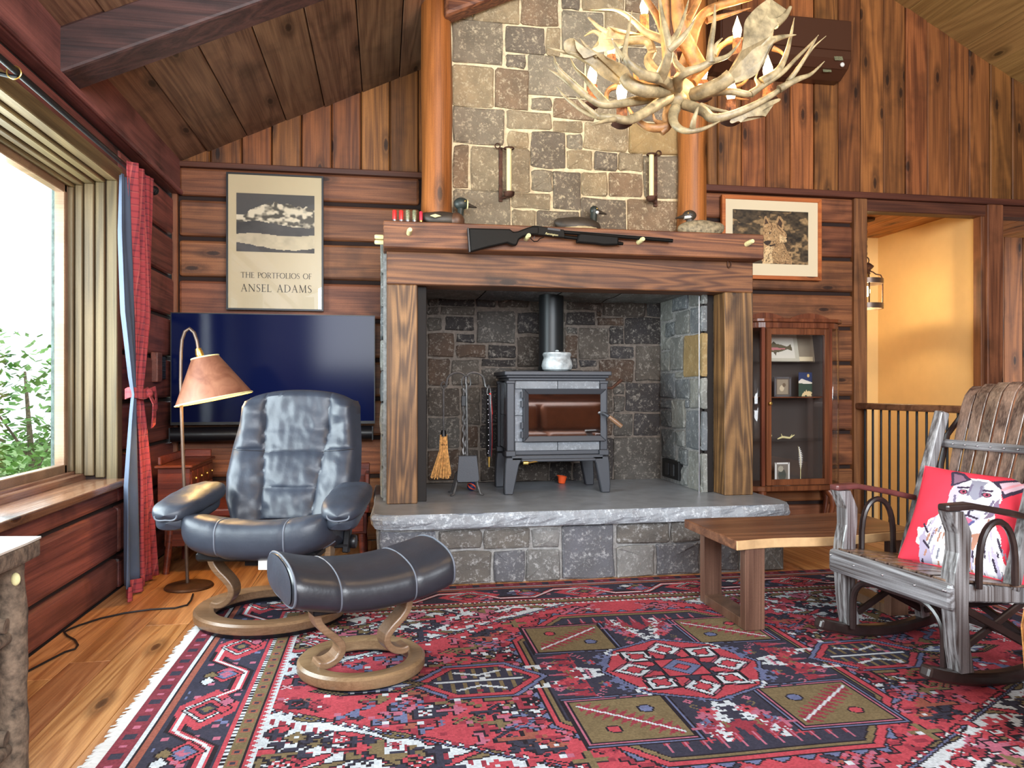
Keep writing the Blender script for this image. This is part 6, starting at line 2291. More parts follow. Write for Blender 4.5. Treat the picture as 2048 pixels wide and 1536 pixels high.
for s_ in (-1, 1):
    pts = [(s_ * hw, y, runner_z(y) + .024) for y in np.linspace(-.13, .70, 24)]
    obj('runner', MB().ribbon(pts, .048, .052, up=(0, 0, 1)), W_DARKBENT, rk, bevel=.012, seg=2)
    # front leg: wavy oak board from runner to arm
    zf = runner_z(0) + .045
    prof = [(.015, zf, .062), (.0, .15, .06), (-.012, .28, .062), (-.02, .36, .072), (-.012, .43, .066), (.004, .50, .058), (.002, .57, .062), (-.03, .648, .058)]
    fl_m = MB()
    vs = []
    xi = s_ * hw
    for y_, z_, w_ in prof:
        yy = y_
        vs.append([Vector((xi - .032, yy - .012, z_)), Vector((xi + .032, yy - .012, z_)), Vector((xi + .032, yy + w_ - .012, z_)), Vector((xi - .032, yy + w_ - .012, z_))])
    fl_m.grid(vs, False, True)
    fl_m.add(vs[0], [(0, 1, 2, 3)]).add(vs[-1], [(3, 2, 1, 0)])
    obj('front_leg', fl_m, W_ROCK, rk, bevel=.006, seg=2)
    obj('rear_leg', MB().bar((xi, .43, runner_z(.43) + .03), (xi, .37, .36), .042, .052, up=(0, 1, 0)), W_ROCK, rk, bevel=.006)
    # side rail and arm
    obj('side_rail', MB().bar((xi - s_ * .02, .03, .345), (xi - s_ * .03, .46, .30), .030, .065), W_ROCK, rk, bevel=.006)
    arm_p = [Vector((xi, -.05, .660)), Vector((xi + s_ * .005, .06, .664)), Vector((xi + s_ * .008, .22, .635)), Vector((xi - s_ * .01, .40, .595)), Vector((xi - s_ * .02, .50, .575))]
    obj('arm', MB().ribbon(arm_p, [.026, .024, .024, .024, .022], [.050, .062, .066, .056, .045], up=(0, 0, 1)), W_DARKBENT if s_ > 0 else plain('arm_red_brown', S(96, 52, 50), .35, nscale=20, namt=.15), rk, bevel=.008, seg=2)
    # hoop under the arm
    hp = []
    for a in np.linspace(0, PI, 15):
        hp.append((xi + s_ * .01, .19 - .085 * math.cos(a), .36 + .24 * math.sin(a) ** .55))
    obj('arm_hoop', MB().tube(hp, .0125, 8), W_DARKBENT, rk)
    # back post
    obj('back_post', MB().bar((s_ * (hw - .03), .30, .33), (s_ * (hw - .035), .50, .985), .044, .05, up=(0, 1, 0)), W_ROCK, rk, bevel=.008, seg=2)
    # crossed braces in the side frame
    obj('brace', MB().bar((xi - s_ * .01, .03, .30), (xi - s_ * .01, .41, .10), .018, .030), W_DARKBENT, rk, bevel=.004)
    obj('brace', MB().bar((xi - s_ * .03, .05, .12), (xi - s_ * .03, .38, .29), .018, .028), W_DARKBENT, rk, bevel=.004)
obj('front_rail', MB().box(-hw - .035, hw + .035, -.050, -.018, .292, .392), W_ROCK_Y, rk, bevel=.016, seg=2)
for x_ in (-.30, -.16, 0, .16, .29, .30):
    obj('tack', MB().ell((x_, -.052, .35 if abs(x_) < .25 else .365), (.005, .004, .005), 8, 5), M_STEELRIM, rk)
obj('rear_rail', MB().bar((-hw, .44, .12), (hw, .44, .12), .03, .03), W_DARKBENT, rk, bevel=.004)
obj('rear_seat_rail', MB().bar((-hw, .43, .305), (hw, .43, .305), .03, .06), W_DARKBENT, rk, bevel=.004)
obj('rear_brace', MB().bar((-hw + .02, .42, .10), (hw - .02, .40, .30), .018, .028), W_DARKBENT, rk, bevel=.003)
obj('rear_brace', MB().bar((hw - .02, .44, .10), (-hw + .02, .42, .30), .018, .028), W_DARKBENT, rk, bevel=.003)
# hoop below the front rail
hp = [Vector((-hw + .05, .01, .06))]
for a in np.linspace(PI, PI / 2, 8):
    hp.append(Vector((-hw + .16 + .11 * math.cos(a), .01, .175 + .105 * math.sin(a))))
for a in np.linspace(PI / 2, 0, 8):
    hp.append(Vector((hw - .16 + .11 * math.cos(a), .01, .175 + .105 * math.sin(a))))
hp.append(Vector((hw - .05, .01, .06)))
obj('front_hoop', MB().tube(hp, .0135, 8), W_DARKBENT, rk)
# seat and back slats: one bent strip of oak each
ns_ = 7
for k in range(ns_):
    f = (k - (ns_ - 1) / 2) / ((ns_ - 1) / 2)
    xb, xt = f * .165, f * .195
    pts = []
    for (y_, z_, q_) in ((.415, .325, 0), (.40, .36, .05), (.415, .44, .2), (.445, .56, .4), (.485, .70, .6), (.525, .84, .8), (.565, .98, .95), (.60, 1.075, 1.0), (.645, 1.115, 1.0)):
        pts.append(Vector((xb + (xt - xb) * q_, y_ + .0 + .025 * (f * f - 1) * -1 * 0, z_ - .018 * f * f * q_)))
    sm = []
    for i in range(len(pts) - 1):
        for t in (0, .5):
            p0, p1, p2, p3 = [pts[min(max(i + d, 0), len(pts) - 1)] for d in (-1, 0, 1, 2)]
            sm.append(.5 * ((2 * p1) + (-p0 + p2) * t + (2 * p0 - 5 * p1 + 4 * p2 - p3) * t * t + (-p0 + 3 * p1 - 3 * p2 + p3) * t ** 3))
    sm.append(pts[-1])
    wd = [.040 + .016 * min(1, i / len(sm) * 1.3) for i in range(len(sm))]
    obj('back_slat', MB().ribbon(sm, wd, .009, up=(1, 0, 0)), W_SLAT, rk, bevel=.002)
for k in range(8):
    f = (k - 3.5) / 3.5
    obj('seat_slat', MB().ribbon([Vector((f * .25, y_, z_)) for y_, z_ in ((-.03, .395), (.04, .390), (.16, .372), (.30, .350), (.40, .345))], .058, .009, up=(1, 0, 0)), W_SLAT, rk, bevel=.002)
for y_, z_ in ((.515, .845), (.43, .55)):
    obj('back_rail', MB().bar((-.285, y_ - .012, z_), (.285, y_ - .012, z_), .018, .036), W_ROCK_Y, rk, bevel=.005)
    for k in range(9):
        obj('tack', MB().ell(((k - 4) * .062, y_ - .024, z_ + .0), (.005, .004, .005), 8, 5), M_STEELRIM, rk)
hb_ = [Vector((-.27, .50, .60)), Vector((-.275, .52, .75)), Vector((-.27, .55, .88)), Vector((-.22, .575, .965)), Vector((-.16, .585, .985))]
for s_ in (-1, 1):
    obj('back_hoop', MB().tube([Vector((p_.x * s_ * -1, p_.y, p_.z)) for p_ in hb_], .0125, 8), W_DARKBENT, rk)

# pillow with the shepherd dog
CORAL = S(214, 58, 76)
cv = Canvas(150, 150, CORAL)
GRY, WH, LAV, DKP, TANP, PNK = S(132, 132, 146), S(226, 222, 224), S(176, 166, 190), S(58, 48, 66), S(176, 128, 108), S(216, 150, 160)
cv.X = (cv.X - .52) / 1.10 + .51
cv.Y = 1.02 - (1 - cv.Y) / 1.14
# ruff and chest
cv.poly([(.30, .02), (.22, .20), (.17, .36), (.22, .46), (.30, .56), (.36, .66), (.70, .66), (.74, .52), (.80, .36), (.82, .18), (.74, .02)], WH, .035, 51)
cv.poly([(.40, .03), (.42, .22), (.38, .40), (.46, .36), (.52, .22), (.58, .38), (.66, .44), (.60, .22), (.62, .04), (.52, .14)], TANP, .03, 53)
cv.poly([(.20, .12), (.18, .30), (.24, .36), (.28, .22), (.33, .06)], LAV, .03, 55)
rq = random.Random(6)
for k in range(110):
    a, b = rq.uniform(.20, .82), rq.uniform(.04, .56)
    if abs(a - .5) > .14 + .34 * (1 - abs(b - .28) / .35):
        continue
    L_ = rq.uniform(.03, .075)
    cv.line([(a, b), (a + (a - .5) * .35 * L_ * 6 * .5, b - L_)], rq.uniform(.004, .009), rq.choice((LAV, LAV, GRY, S(206, 198, 208), TANP, DKP)))
for a, b in (((.20, .44), (.25, .37)), ((.23, .30), (.28, .25)), ((.75, .42), (.79, .33)), ((.74, .26), (.77, .18)), ((.33, .53), (.35, .46))):
    cv.line([a, b], .008, DKP)
# head
cv.poly([(.35, .64), (.33, .76), (.36, .86), (.44, .91), (.58, .92), (.68, .86), (.71, .74), (.68, .62), (.62, .50), (.56, .45), (.47, .45), (.40, .52)], WH, .012, 57)
cv.poly([(.35, .64), (.33, .76), (.37, .86), (.42, .80), (.40, .66)], LAV, .01, 58)
cv.poly([(.62, .56), (.66, .66), (.70, .76), (.71, .68), (.68, .60)], S(120, 104, 126), .01, 59)
cv.poly([(.46, .90), (.58, .91), (.57, .74), (.52, .68), (.48, .74)], GRY, .012, 60)
# ears
cv.poly([(.33, .80), (.28, .97), (.31, .995), (.38, .97), (.46, .90)], DKP, .006, 61)
cv.poly([(.345, .83), (.31, .95), (.38, .94), (.42, .89)], S(120, 92, 110))
cv.poly([(.60, .91), (.76, .98), (.90, .97), (.84, .86), (.72, .76), (.68, .84)], DKP, .006, 62)
cv.poly([(.66, .90), (.78, .955), (.86, .945), (.80, .87), (.72, .80)], S(206, 176, 190))
cv.line([(.70, .84), (.80, .93)], .012, PNK)
# eyes, muzzle, nose, mouth
for ex, ey in ((.43, .765), (.60, .765)):
    cv.ell(ex, ey, .036, .024, DKP)
    cv.ell(ex, ey, .024, .018, S(150, 70, 90))
    cv.ell(ex + .004, ey, .010, .011, S(26, 20, 28))
    cv.line([(ex - .045, ey + .035), (ex + .03, ey + .045)], .010, DKP)
cv.poly([(.42, .56), (.43, .66), (.48, .70), (.56, .70), (.60, .64), (.60, .54), (.52, .47)], S(182, 180, 198), .008, 63)
cv.ell(.515, .635, .046, .032, S(44, 40, 52))
cv.ell(.505, .648, .016, .008, S(150, 150, 166))
cv.line([(.515, .60), (.51, .565), (.45, .545)], .008, DKP)
cv.line([(.51, .565), (.58, .55)], .008, DKP)
cv.ell(.505, .515, .050, .030, S(190, 110, 140))
cv.line([(.455, .52), (.48, .485), (.53, .48), (.56, .52)], .010, S(96, 96, 150))
for a, b in (((.38, .72), (.40, .60)), ((.66, .72), (.63, .60)), ((.48, .84), (.47, .74)), ((.55, .84), (.56, .74))):
    cv.line([a, b], .009, S(106, 98, 118))
# collar tag with a star
cv.ell(.50, .245, .085, .088, DKP)
cv.ell(.50, .245, .074, .077, S(120, 122, 150))
st6 = [(.50 + r_ * math.sin(k * PI / 6), .245 + r_ * math.cos(k * PI / 6)) for k in range(12) for r_ in [(.068 if k % 2 == 0 else .036)]]
cv.poly(st6, S(206, 204, 210))
cv.ell(.50, .245, .024, .024, S(120, 122, 150))
cv.ell(.50, .245, .014, .014, WH)
PS = .45


def pil(u, v, sgn):
    a, b = 2 * u - 1, 2 * v - 1
    k = (1 - abs(a) ** 2.6) * (1 - abs(b) ** 2.6)
    pinch = 1 - .05 * (1 - a * a) * b * b - .0
    pz = 1 - .05 * (1 - b * b) * a * a
    wr = .004 * mnoise.noise(Vector((u * 6, v * 6, sgn)))
    return Vector((a * PS / 2 * pz, sgn * -(.082 * max(k, 0) ** .5 + wr * min(1, k * 3)), (b * PS / 2 + PS / 2) * 1.0 + (pinch - 1) * PS / 2 * b))


pw_dir = math.radians(-58)
pl_ = thing('dog_pillow', 'red square pillow printed with a pale shepherd dog, on the rocking chair', 'pillow', (2.25, 2.62, .368))
tilt = Matrix.Rotation(math.radians(-56), 4, 'Z') @ Matrix.Rotation(math.radians(-33), 4, 'X') @ Matrix.Rotation(math.radians(4), 4, 'Y')
m, col = cv.cells(lambda u, v: tilt @ pil(u, v, 1))
obj('printed_front', m, M_PILLOWP, pl_, colors=col, fix=False)
n_ = 30
m = MB()
m.grid([[tilt @ pil(i / n_, j / n_, -1) for j in range(n_ + 1)] for i in range(n_ + 1)], True)
obj('back_panel', m, plain('pillow_coral', CORAL, .85), pl_)
bd = [tilt @ pil(u, v, 0) for u, v in [(i / 12, 0) for i in range(12)] + [(1, i / 12) for i in range(12)] + [(1 - i / 12, 1) for i in range(12)] + [(0, 1 - i / 12) for i in range(12)]]
obj('edge_seam', MB().tube(bd, .004, 6, closed=True), MATS['pillow_coral'], pl_)

# tan leather pouf at the right edge
pf_ = thing('pouf', 'tan leather pouf partly hidden beside the rocking chair', 'pouf', (2.085, 1.84, -.03 + .042))
m = MB().lathe([(.0, 0), (.16, .0), (.18, .03), (.20, .2), (.21, .36), (.20, .43), (.14, .475), (.0, .485)], 32)
obj('cover', m, M_TAN, pf_)
for k in range(8):
    a = k * PI / 4
    obj('seam', MB().tube([(r_ * math.cos(a), r_ * math.sin(a), z_) for r_, z_ in ((.182, .03), (.202, .2), (.212, .36), (.202, .432), (.142, .477), (.02, .487))], .004, 5), M_BRISTLE, pf_)

# brown leather sofa behind the photographer: the stove's glass door mirrors it
sf = thing('leather_sofa', 'brown leather sofa facing the hearth, mirrored in the glass of the stove door', 'sofa', (2.3, -1.15, 0))
obj('base', MB().box(1.25, 3.35, -1.6, -.72, .10, .32), M_SOFA, sf, world=True, bevel=.03, seg=2)
obj('backrest', MB().box(1.25, 3.35, -1.72, -1.45, .12, .88), M_SOFA, sf, world=True, bevel=.06, seg=3)
for x_ in (1.12, 3.35):
    obj('arm', MB().box(x_, x_ + .2, -1.7, -.70, .10, .62), M_SOFA, sf, world=True, bevel=.06, seg=3)
for x_ in (1.33, 2.31):
    obj('seat_cushion', MB().box(x_, x_ + .96, -1.45, -.68, .32, .47), M_SOFA, sf, world=True, bevel=.05, seg=3)
    obj('back_cushion', MB().bar((x_ + .48, -1.34, .47), (x_ + .48, -1.42, .86), .92, .2, up=(0, 1, 0)), M_SOFA, sf, world=True, bevel=.07, seg=3)
for x_ in (1.3, 3.3):
    for y_ in (-1.62, -.78):
        obj('leg', MB().tube([(x_, y_, 0), (x_, y_, .11)], [.022, .03], 10), M_DARK, sf, world=True)

# ====================================================================== RAILING
ra = thing('stair_railing', 'wooden handrail on thin black balusters guarding the stairwell', 'railing', (3.80, 4.85, 0))
obj('handrail', MB().box(3.755, 3.835, 4.14, YB - .03, .935, .985), W_WALNUT, ra, world=True, bevel=.012, seg=2)
y_ = YB - .10
while y_ > 4.16:
    obj('baluster', MB().tube([(3.795, y_, -.005), (3.795, y_, .94)], .0085, 8), M_BLACK, ra, world=True)
    y_ -= .098
obj('newel_post', MB().box(3.75, 3.84, 4.10, 4.19, -.005, 1.05), W_TRIM_Z, ra, world=True, bevel=.006)

# ====================================================================== CURIO CABINET
cc_ = thing('curio_cabinet', 'tall glazed oak curio cabinet with curved side panes on cabriole legs', 'cabinet', (3.05, 5.3, 0))
CZ0, CZ1 = .335, 1.615
CX0, CX1, CYF = 2.79, 3.305, 5.12
XL2, XR2 = 2.60, 3.50


def plan(z0, z1, grow=0.0):
    pts = [(XL2 - grow, YB - .02)]
    for t in np.linspace(0, 1, 7):
        a = PI / 2 * t
        pts.append((XL2 - grow + (CX0 - XL2) * (1 - math.cos(a)), (YB - .06) - (YB - .06 - CYF + grow) * math.sin(a)))
    for t in np.linspace(1, 0, 7):
        a = PI / 2 * t
        pts.append((XR2 + grow - (XR2 - CX1) * (1 - math.cos(a)), (YB - .06) - (YB - .06 - CYF + grow) * math.sin(a)))
    pts.append((XR2 + grow, YB - .02))
    return pts


obj('base', MB().prism(plan(0, 0, .012), (0, 0, CZ0), (1, 0, 0), (0, 1, 0), (0, 0, 1), .04), W_CURIO, cc_, world=True, bevel=.006)
obj('cornice', MB().prism(plan(0, 0, .02), (0, 0, CZ1 - .02), (1, 0, 0), (0, 1, 0), (0, 0, 1), .026).prism(plan(0, 0, .0), (0, 0, CZ1 - .065), (1, 0, 0), (0, 1, 0), (0, 0, 1), .045), W_CURIO, cc_, world=True, bevel=.004)
obj('back_panel', MB().box(XL2 + .02, XR2 - .02, YB - .035, YB - .022, CZ0 + .04, CZ1 - .06), plain('curio_mirror_back', S(92, 84, 80), .25, .35), cc_, world=True)
for x_, w_ in ((XL2 + .005, .03), (XR2 - .035, .03)):
    obj('rear_stile', MB().box(x_, x_ + w_, YB - .075, YB - .03, CZ0 + .04, CZ1 - .06), W_CURIO, cc_, world=True, bevel=.003)
for x_ in (CX0 - .03, CX1):
    obj('front_stile', MB().box(x_, x_ + .03, CYF, CYF + .03, CZ0 + .04, CZ1 - .06), W_CURIO, cc_, world=True, bevel=.003)
cdr = MB()
sw_ = .042
cdr.box(CX0 + .002, CX0 + sw_, CYF - .016, CYF + .012, CZ0 + .045, CZ1 - .068).box(CX1 - sw_, CX1 - .002, CYF - .016, CYF + .012, CZ0 + .045, CZ1 - .068)
cdr.box(CX0 + sw_, CX1 - sw_, CYF - .016, CYF + .012, CZ0 + .045, CZ0 + .09).box(CX0 + sw_, CX1 - sw_, CYF - .016, CYF + .012, CZ1 - .115, CZ1 - .068)
cd_ = obj('door', cdr, W_CURIO, cc_, world=True, bevel=.004)
obj('pane', MB().box(CX0 + sw_, CX1 - sw_, CYF - .003, CYF + .001, CZ0 + .09, CZ1 - .115), glass_mat('cabinet_glass', refl=.09), cd_, world=True)
obj('knob', MB().lathe([(.0, 0), (.009, .0), (.007, .012), (.014, .018), (.012, .026), (.0, .028)], 12, Matrix.Translation((CX0 + .022, CYF - .016, .99)) @ Matrix.Rotation(PI / 2, 4, 'X')), M_BRASS, cd_, world=True)
for a0, xa, xb in ((0, XL2, CX0 - .03), (1, XR2, CX1 + .03)):
    P = []
    for t in np.linspace(.03, 1, 10):
        a = PI / 2 * t
        xx = xa + (xb - xa) * (1 - math.cos(a))
        yy = (YB - .07) - (YB - .07 - CYF - .012) * math.sin(a)
        P.append([Vector((xx, yy, CZ0 + .04)), Vector((xx, yy, CZ1 - .065))])
    m = MB()
    m.grid(P, True)
    solid(obj('side_pane', m, MATS['cabinet_glass'], cc_, world=True), .004)
for z_ in (.70, 1.03, 1.30):
    obj('shelf', MB().prism([(XL2 + .05, YB - .04), (CX0, CYF + .05), (CX1, CYF + .05), (XR2 - .05, YB - .04)], (0, 0, z_), (1, 0, 0), (0, 1, 0), (0, 0, 1), .007), MATS['cabinet_glass'] if z_ != 1.03 else W_CURIO, cc_, world=True)
for x_, y_, dx, dy in ((CX0 - .01, CYF + .03, -.5, -.7), (CX1 + .01, CYF + .03, .5, -.7), (XL2 + .04, YB - .06, -.5, .0), (XR2 - .04, YB - .06, .5, 0)):
    pts = [(x_ + dx * o_, y_ + dy * o_, z_) for o_, z_ in ((0, .335), (.04, .29), (.045, .22), (.015, .12), (.005, .05), (.035, .012), (.05, .0))]
    obj('leg', MB().tube(pts, [.032, .03, .024, .016, .014, .018, .016], 10), W_CURIO, cc_, world=True)
sp_ = [(CX0 - .13 + .72 * t, .055 * abs(math.sin(t * PI * 2 * .98)) ** .8 * (1 if t < .5 else 1)) for t in np.linspace(0, 1, 30)]
obj('crest', MB().prism([(CX0 - .13, -.004)] + sp_ + [(CX0 + .59, -.004)], (0, CYF + .10, CZ1 + .004), (1, 0, 0), (0, 0, 1), (0, 1, 0), .02), W_CURIO, cc_, world=True)

# contents ---------------------------------------------------------------------
yq = 5.36
p0, p1 = atY(1538, 668, yq), atY(1592, 716, yq)
fp_ = thing('fish_print', 'white matted print of a pink-sided trout leaning in the top of the curio cabinet', 'print', ((p0.x + p1.x) / 2, yq, 1.307))
cv = Canvas(60, 46, S(222, 216, 202))
cv.a[(cv.X > .88) | (cv.Y < .14) | (cv.Y > .9)] = S(196, 190, 172)[:3]
cv.poly([(.0, .48), (.10, .60), (.25, .68), (.50, .63), (.68, .56), (.80, .66), (.82, .40), (.68, .46), (.45, .36), (.2, .34), (.06, .40)], S(104, 94, 70))
cv.poly([(.06, .46), (.25, .52), (.62, .50), (.62, .46), (.25, .42)], S(196, 122, 122))
cv.poly([(.25, .67), (.30, .76), (.38, .65)], S(84, 76, 58))
cv.poly([(.26, .34), (.32, .22), (.36, .36)], S(96, 84, 66))
cv.ell(.07, .52, .018, .022, S(30, 28, 26))
zA, zB = 1.308, p0.z
m, col = cv.cells(lambda u, v: (p0.x - .03 + (p1.x - p0.x + .06) * u, yq - .004 + .05 * v, zA + (zB - zA) * v))
obj('paper', m, M_PICFLAT, fp_, world=True, colors=col, fix=False)
obj('board', MB().bar(((p0.x + p1.x) / 2, yq + .004, zA), ((p0.x + p1.x) / 2, yq + .054, zB), p1.x - p0.x + .06, .006, up=(0, 1, 0)), M_MAT, fp_, world=True)
bp_ = thing('wide_grey_print', 'wide grey backing board leaning behind the trout print', 'board', (3.16, 5.42, 1.0))
pp = atY(1636, 668, 5.42)
obj('board', MB().bar((3.14, 5.395, 1.308), (3.14, 5.435, 1.53), .44, .008, up=(0, 1, 0)), plain('grey_board', S(150, 136, 116), .8), bp_, world=True)
obj('label_strip', MB().bar((3.14, 5.390, 1.315), (3.14, 5.392, 1.35), .40, .002, up=(0, 1, 0)), M_MAT, bp_, world=True)


def smallframe(u0, u1, v0, v1, yy, zbase, lab, inner, fr_mat, nm='photo_frame', cat='photo frame', night=False):
    a, b = atY(u0, (v0 + v1) / 2, yy), atY(u1, (v0 + v1) / 2, yy)
    zt_ = atY((u0 + u1) / 2, v0, yy).z
    t = thing(nm, lab, cat, ((a.x + b.x) / 2, yy, zbase))
    cx = (a.x + b.x) / 2
    w_ = b.x - a.x
    if fr_mat:
        fm_ = MB()
        for s_ in (-1, 1):
            fm_.box(cx + s_ * w_ / 2 - .006, cx + s_ * w_ / 2 + .006, yy - .006, yy + .006, zbase, zt_)
        fm_.box(cx - w_ / 2, cx + w_ / 2, yy - .006, yy + .006, zbase, zbase + .012).box(cx - w_ / 2, cx + w_ / 2, yy - .006, yy + .006, zt_ - .012, zt_)
        obj('frame', fm_, fr_mat, t, world=True)
    m_, col_ = inner.cells(lambda u, v: (cx - w_ / 2 + w_ * u, yy - .001, zbase + .003 + (zt_ - zbase - .006) * v))
    obj('picture', m_, M_PICFLAT, t, world=True, colors=col_, fix=False)
    obj('easel', MB().bar((cx, yy + .004, zbase + (zt_ - zbase) * .6), (cx, yy + .06, zbase), .02, .004, up=(0, 1, 0)).box(cx - w_ / 2 + .002, cx + w_ / 2 - .002, yy, yy + .004, zbase + .002, zt_ - .002), M_PLASTIC, t, world=True)
    return t


cv = Canvas(30, 36, S(96, 84, 74))
cv.a[(np.abs(cv.X - .5) < .36) & (np.abs(cv.Y - .5) < .40)] = S(150, 136, 116)[:3]
cv.ell(.45, .42, .14, .16, S(206, 190, 160))
cv.ell(.6, .6, .12, .1, S(110, 92, 72))
smallframe(1550, 1580, 754, 793, 5.30, 1.037, 'small framed picture in grey metal frame on the cabinet middle shelf', cv, M_STEELRIM)
cv = Canvas(30, 44, S(54, 74, 60))
cv.a[cv.Y > .62 + .08 * np.sin(cv.X * 6)] = S(44, 56, 96)[:3]
cv.poly([(0, .62), (.2, .74), (.4, .70), (.7, .64), (1, .58), (1, .52), (0, .54)], S(226, 220, 206))
cv.ell(.72, .86, .09, .07, S(226, 190, 110))
cv.poly([(.2, 0), (.3, .14), (.45, .2), (.6, .26), (.75, .2), (.95, .22), (1, 0)], S(226, 200, 150), .06, 3)
smallframe(1597, 1624, 744, 790, 5.30, 1.037, 'unframed greeting card of snowy hill under a dark blue sky in the cabinet', cv, None, 'greeting_card', 'card')
cv = Canvas(26, 36, S(120, 116, 108))
cv.ell(.5, .4, .3, .3, S(70, 76, 70))
cv.ell(.4, .7, .2, .15, S(170, 166, 150))
smallframe(1551, 1577, 925, 968, 5.26, CZ0 + .042, 'pale photograph standing on the bottom of the curio cabinet', cv, M_WHITE)
# small figures on the lower glass shelf and a feather
fg = thing('antler_figurine', 'small pale antler figurine lying on the lower glass shelf of the cabinet', 'figurine', (3.02, 5.25, .707))
obj('body', MB().tube([(2.96, 5.25, .715), (3.0, 5.25, .73), (3.06, 5.25, .722), (3.10, 5.25, .745)], [.004, .009, .008, .003], 8), M_CREAM, fg, world=True)
obj('tine', MB().tube([(3.0, 5.25, .73), (2.985, 5.24, .755)], [.005, .002], 6).tube([(3.06, 5.25, .722), (3.075, 5.24, .75)], [.005, .002], 6), M_CREAM, fg, world=True)
gl_ = thing('glass_figurine', 'small clear glass figurine on the left of the lower cabinet shelf', 'figurine', (2.88, 5.25, .707))
obj('body', MB().ell((2.88, 5.25, .722), (.028, .012, .014), 12, 8), M_CREAM, gl_, world=True)
obj('head', MB().ell((2.905, 5.25, .742), (.010, .008, .010), 8, 6), M_CREAM, gl_, world=True)
ft = thing('feather', 'long white feather standing at the right of the cabinet bottom', 'feather', (3.15, 5.25, CZ0 + .04))
obj('shaft', MB().tube([(3.15, 5.25, CZ0 + .042), (3.152, 5.25, .55), (3.13, 5.25, .66)], [.003, .0025, .001], 6), M_CREAM, ft, world=True)
vn = MB()
for k in range(14):
    z_ = .47 + k * .013
    x_ = 3.152 - .02 * max(0, (z_ - .55) / .11) ** 2
    w_ = .020 * math.sin(PI * (k + 1) / 15.5)
    vn.add([(x_, 5.25, z_), (x_ - w_, 5.249, z_ + .012), (x_, 5.25, z_ + .014), (x_ + w_, 5.249, z_ + .012)], [(0, 1, 2), (0, 2, 3)])
obj('vane', vn, M_WHITE, ft, world=True)

# ====================================================================== LANTERN IN THE STAIRWELL
lx, ly = 4.30, 6.09
zc_ = lambda v: HC + (777 - v) / F * (lx * SN + ly * CS)
ln = thing('pendant_lantern', 'rustic ring pendant lantern lit on a chain in the stairwell', 'pendant light', (lx, ly, zc_(618)))
obj('canopy', MB().lathe([(.0, 2.634), (.075, 2.634), (.07, 2.615), (.02, 2.60), (.0, 2.60)], 20, Matrix.Translation((lx, ly, 0))), M_RUST, ln, world=True)
z_ = 2.60
k = 0
cap_z = zc_(533)
while z_ > cap_z + .09:
    R3 = Matrix.Translation((lx, ly, z_ - .018)) @ Matrix.Rotation(PI / 2 * (k % 2), 4, 'Z')
    obj('chain_link', MB().tube([R3 @ Vector((.010 * math.cos(a), 0, .021 * math.sin(a))) for a in np.linspace(0, 2 * PI, 11)[:-1]], .0028, 5, closed=True), M_RUST, ln, world=True)
    z_ -= .033
    k += 1
obj('loop', MB().tube([(lx + .028 * math.cos(a), ly, cap_z + .055 + .03 * math.sin(a)) for a in np.linspace(0, 2 * PI, 15)[:-1]], .005, 6, closed=True), M_RUST, ln, world=True)
obj('cap', MB().lathe([(.0, cap_z + .03), (.03, cap_z + .03), (.065, cap_z - .0), (.06, cap_z - .012), (.03, cap_z - .04), (.035, cap_z - .07), (.0, cap_z - .07)], 20, Matrix.Translation((lx, ly, 0))), M_RUST, ln, world=True)
zt1, zt2, zb1, zb2 = zc_(559), zc_(569), zc_(608), zc_(618)
for za, zb__ in ((zt2, zt1), (zb2, zb1)):
    obj('hoop', MB().lathe([(.128, za), (.143, za), (.143, zb__), (.128, zb__), (.128, za)], 36, Matrix.Translation((lx, ly, 0))), M_BRONZE, ln, world=True)
for k in range(4):
    a = PI / 4 + k * PI / 2 + .35
    dx, dy = math.cos(a), math.sin(a)
    obj('strut', MB().tube([(lx + .135 * dx, ly + .135 * dy, zb2), (lx + .135 * dx, ly + .135 * dy, zt1)], .0065, 8), M_RUST, ln, world=True)
    obj('scroll', MB().tube([(lx + r_ * dx, ly + r_ * dy, zz_) for r_, zz_ in ((.135, zt1), (.12, zt1 + .035), (.08, zt1 + .045), (.05, zt1 + .07), (.045, cap_z - .05), (.03, cap_z - .035))], .006, 7), M_RUST, ln, world=True)
obj('socket', MB().tube([(lx, ly, cap_z - .06), (lx, ly, zt1 - .01)], .02, 12), M_BRASS, ln, world=True)
bz = zc_(583)
obj('bulb', MB().ell((lx, ly, bz), (.034, .034, .05), 16, 12), M_LANT, ln, world=True)
light('lantern_light', 'POINT', (lx, ly, bz - .065), 11, (1.0, .76, .46), shadow_soft_size=.018)

# ====================================================================== ANTLER CHANDELIER
CHY = 2.60


def cz(x, y, d=0.0):
    """close-up coordinates of the chandelier -> a point d metres nearer (-) or farther (+) than its middle"""
    return atY(1080 + .3027 * x, .3027 * y, CHY + d)


hub = cz(880, 600)
cl_ = thing('antler_chandelier', 'large chandelier of pale moose and deer antlers with lit candle bulbs', 'chandelier', (hub.x, CHY, hub.z - .12))


def spline(P, n=5):
    out = []
    P = [Vector(p) for p in P]
    for i in range(len(P) - 1):
        for k in range(n):
            t = k / n
            p0, p1, p2, p3 = [P[min(max(i + d, 0), len(P) - 1)] for d in (-1, 0, 1, 2)]
            out.append(.5 * ((2 * p1) + (-p0 + p2) * t + (2 * p0 - 5 * p1 + 4 * p2 - p3) * t * t + (-p0 + 3 * p1 - 3 * p2 + p3) * t ** 3))
    out.append(P[-1])
    return out


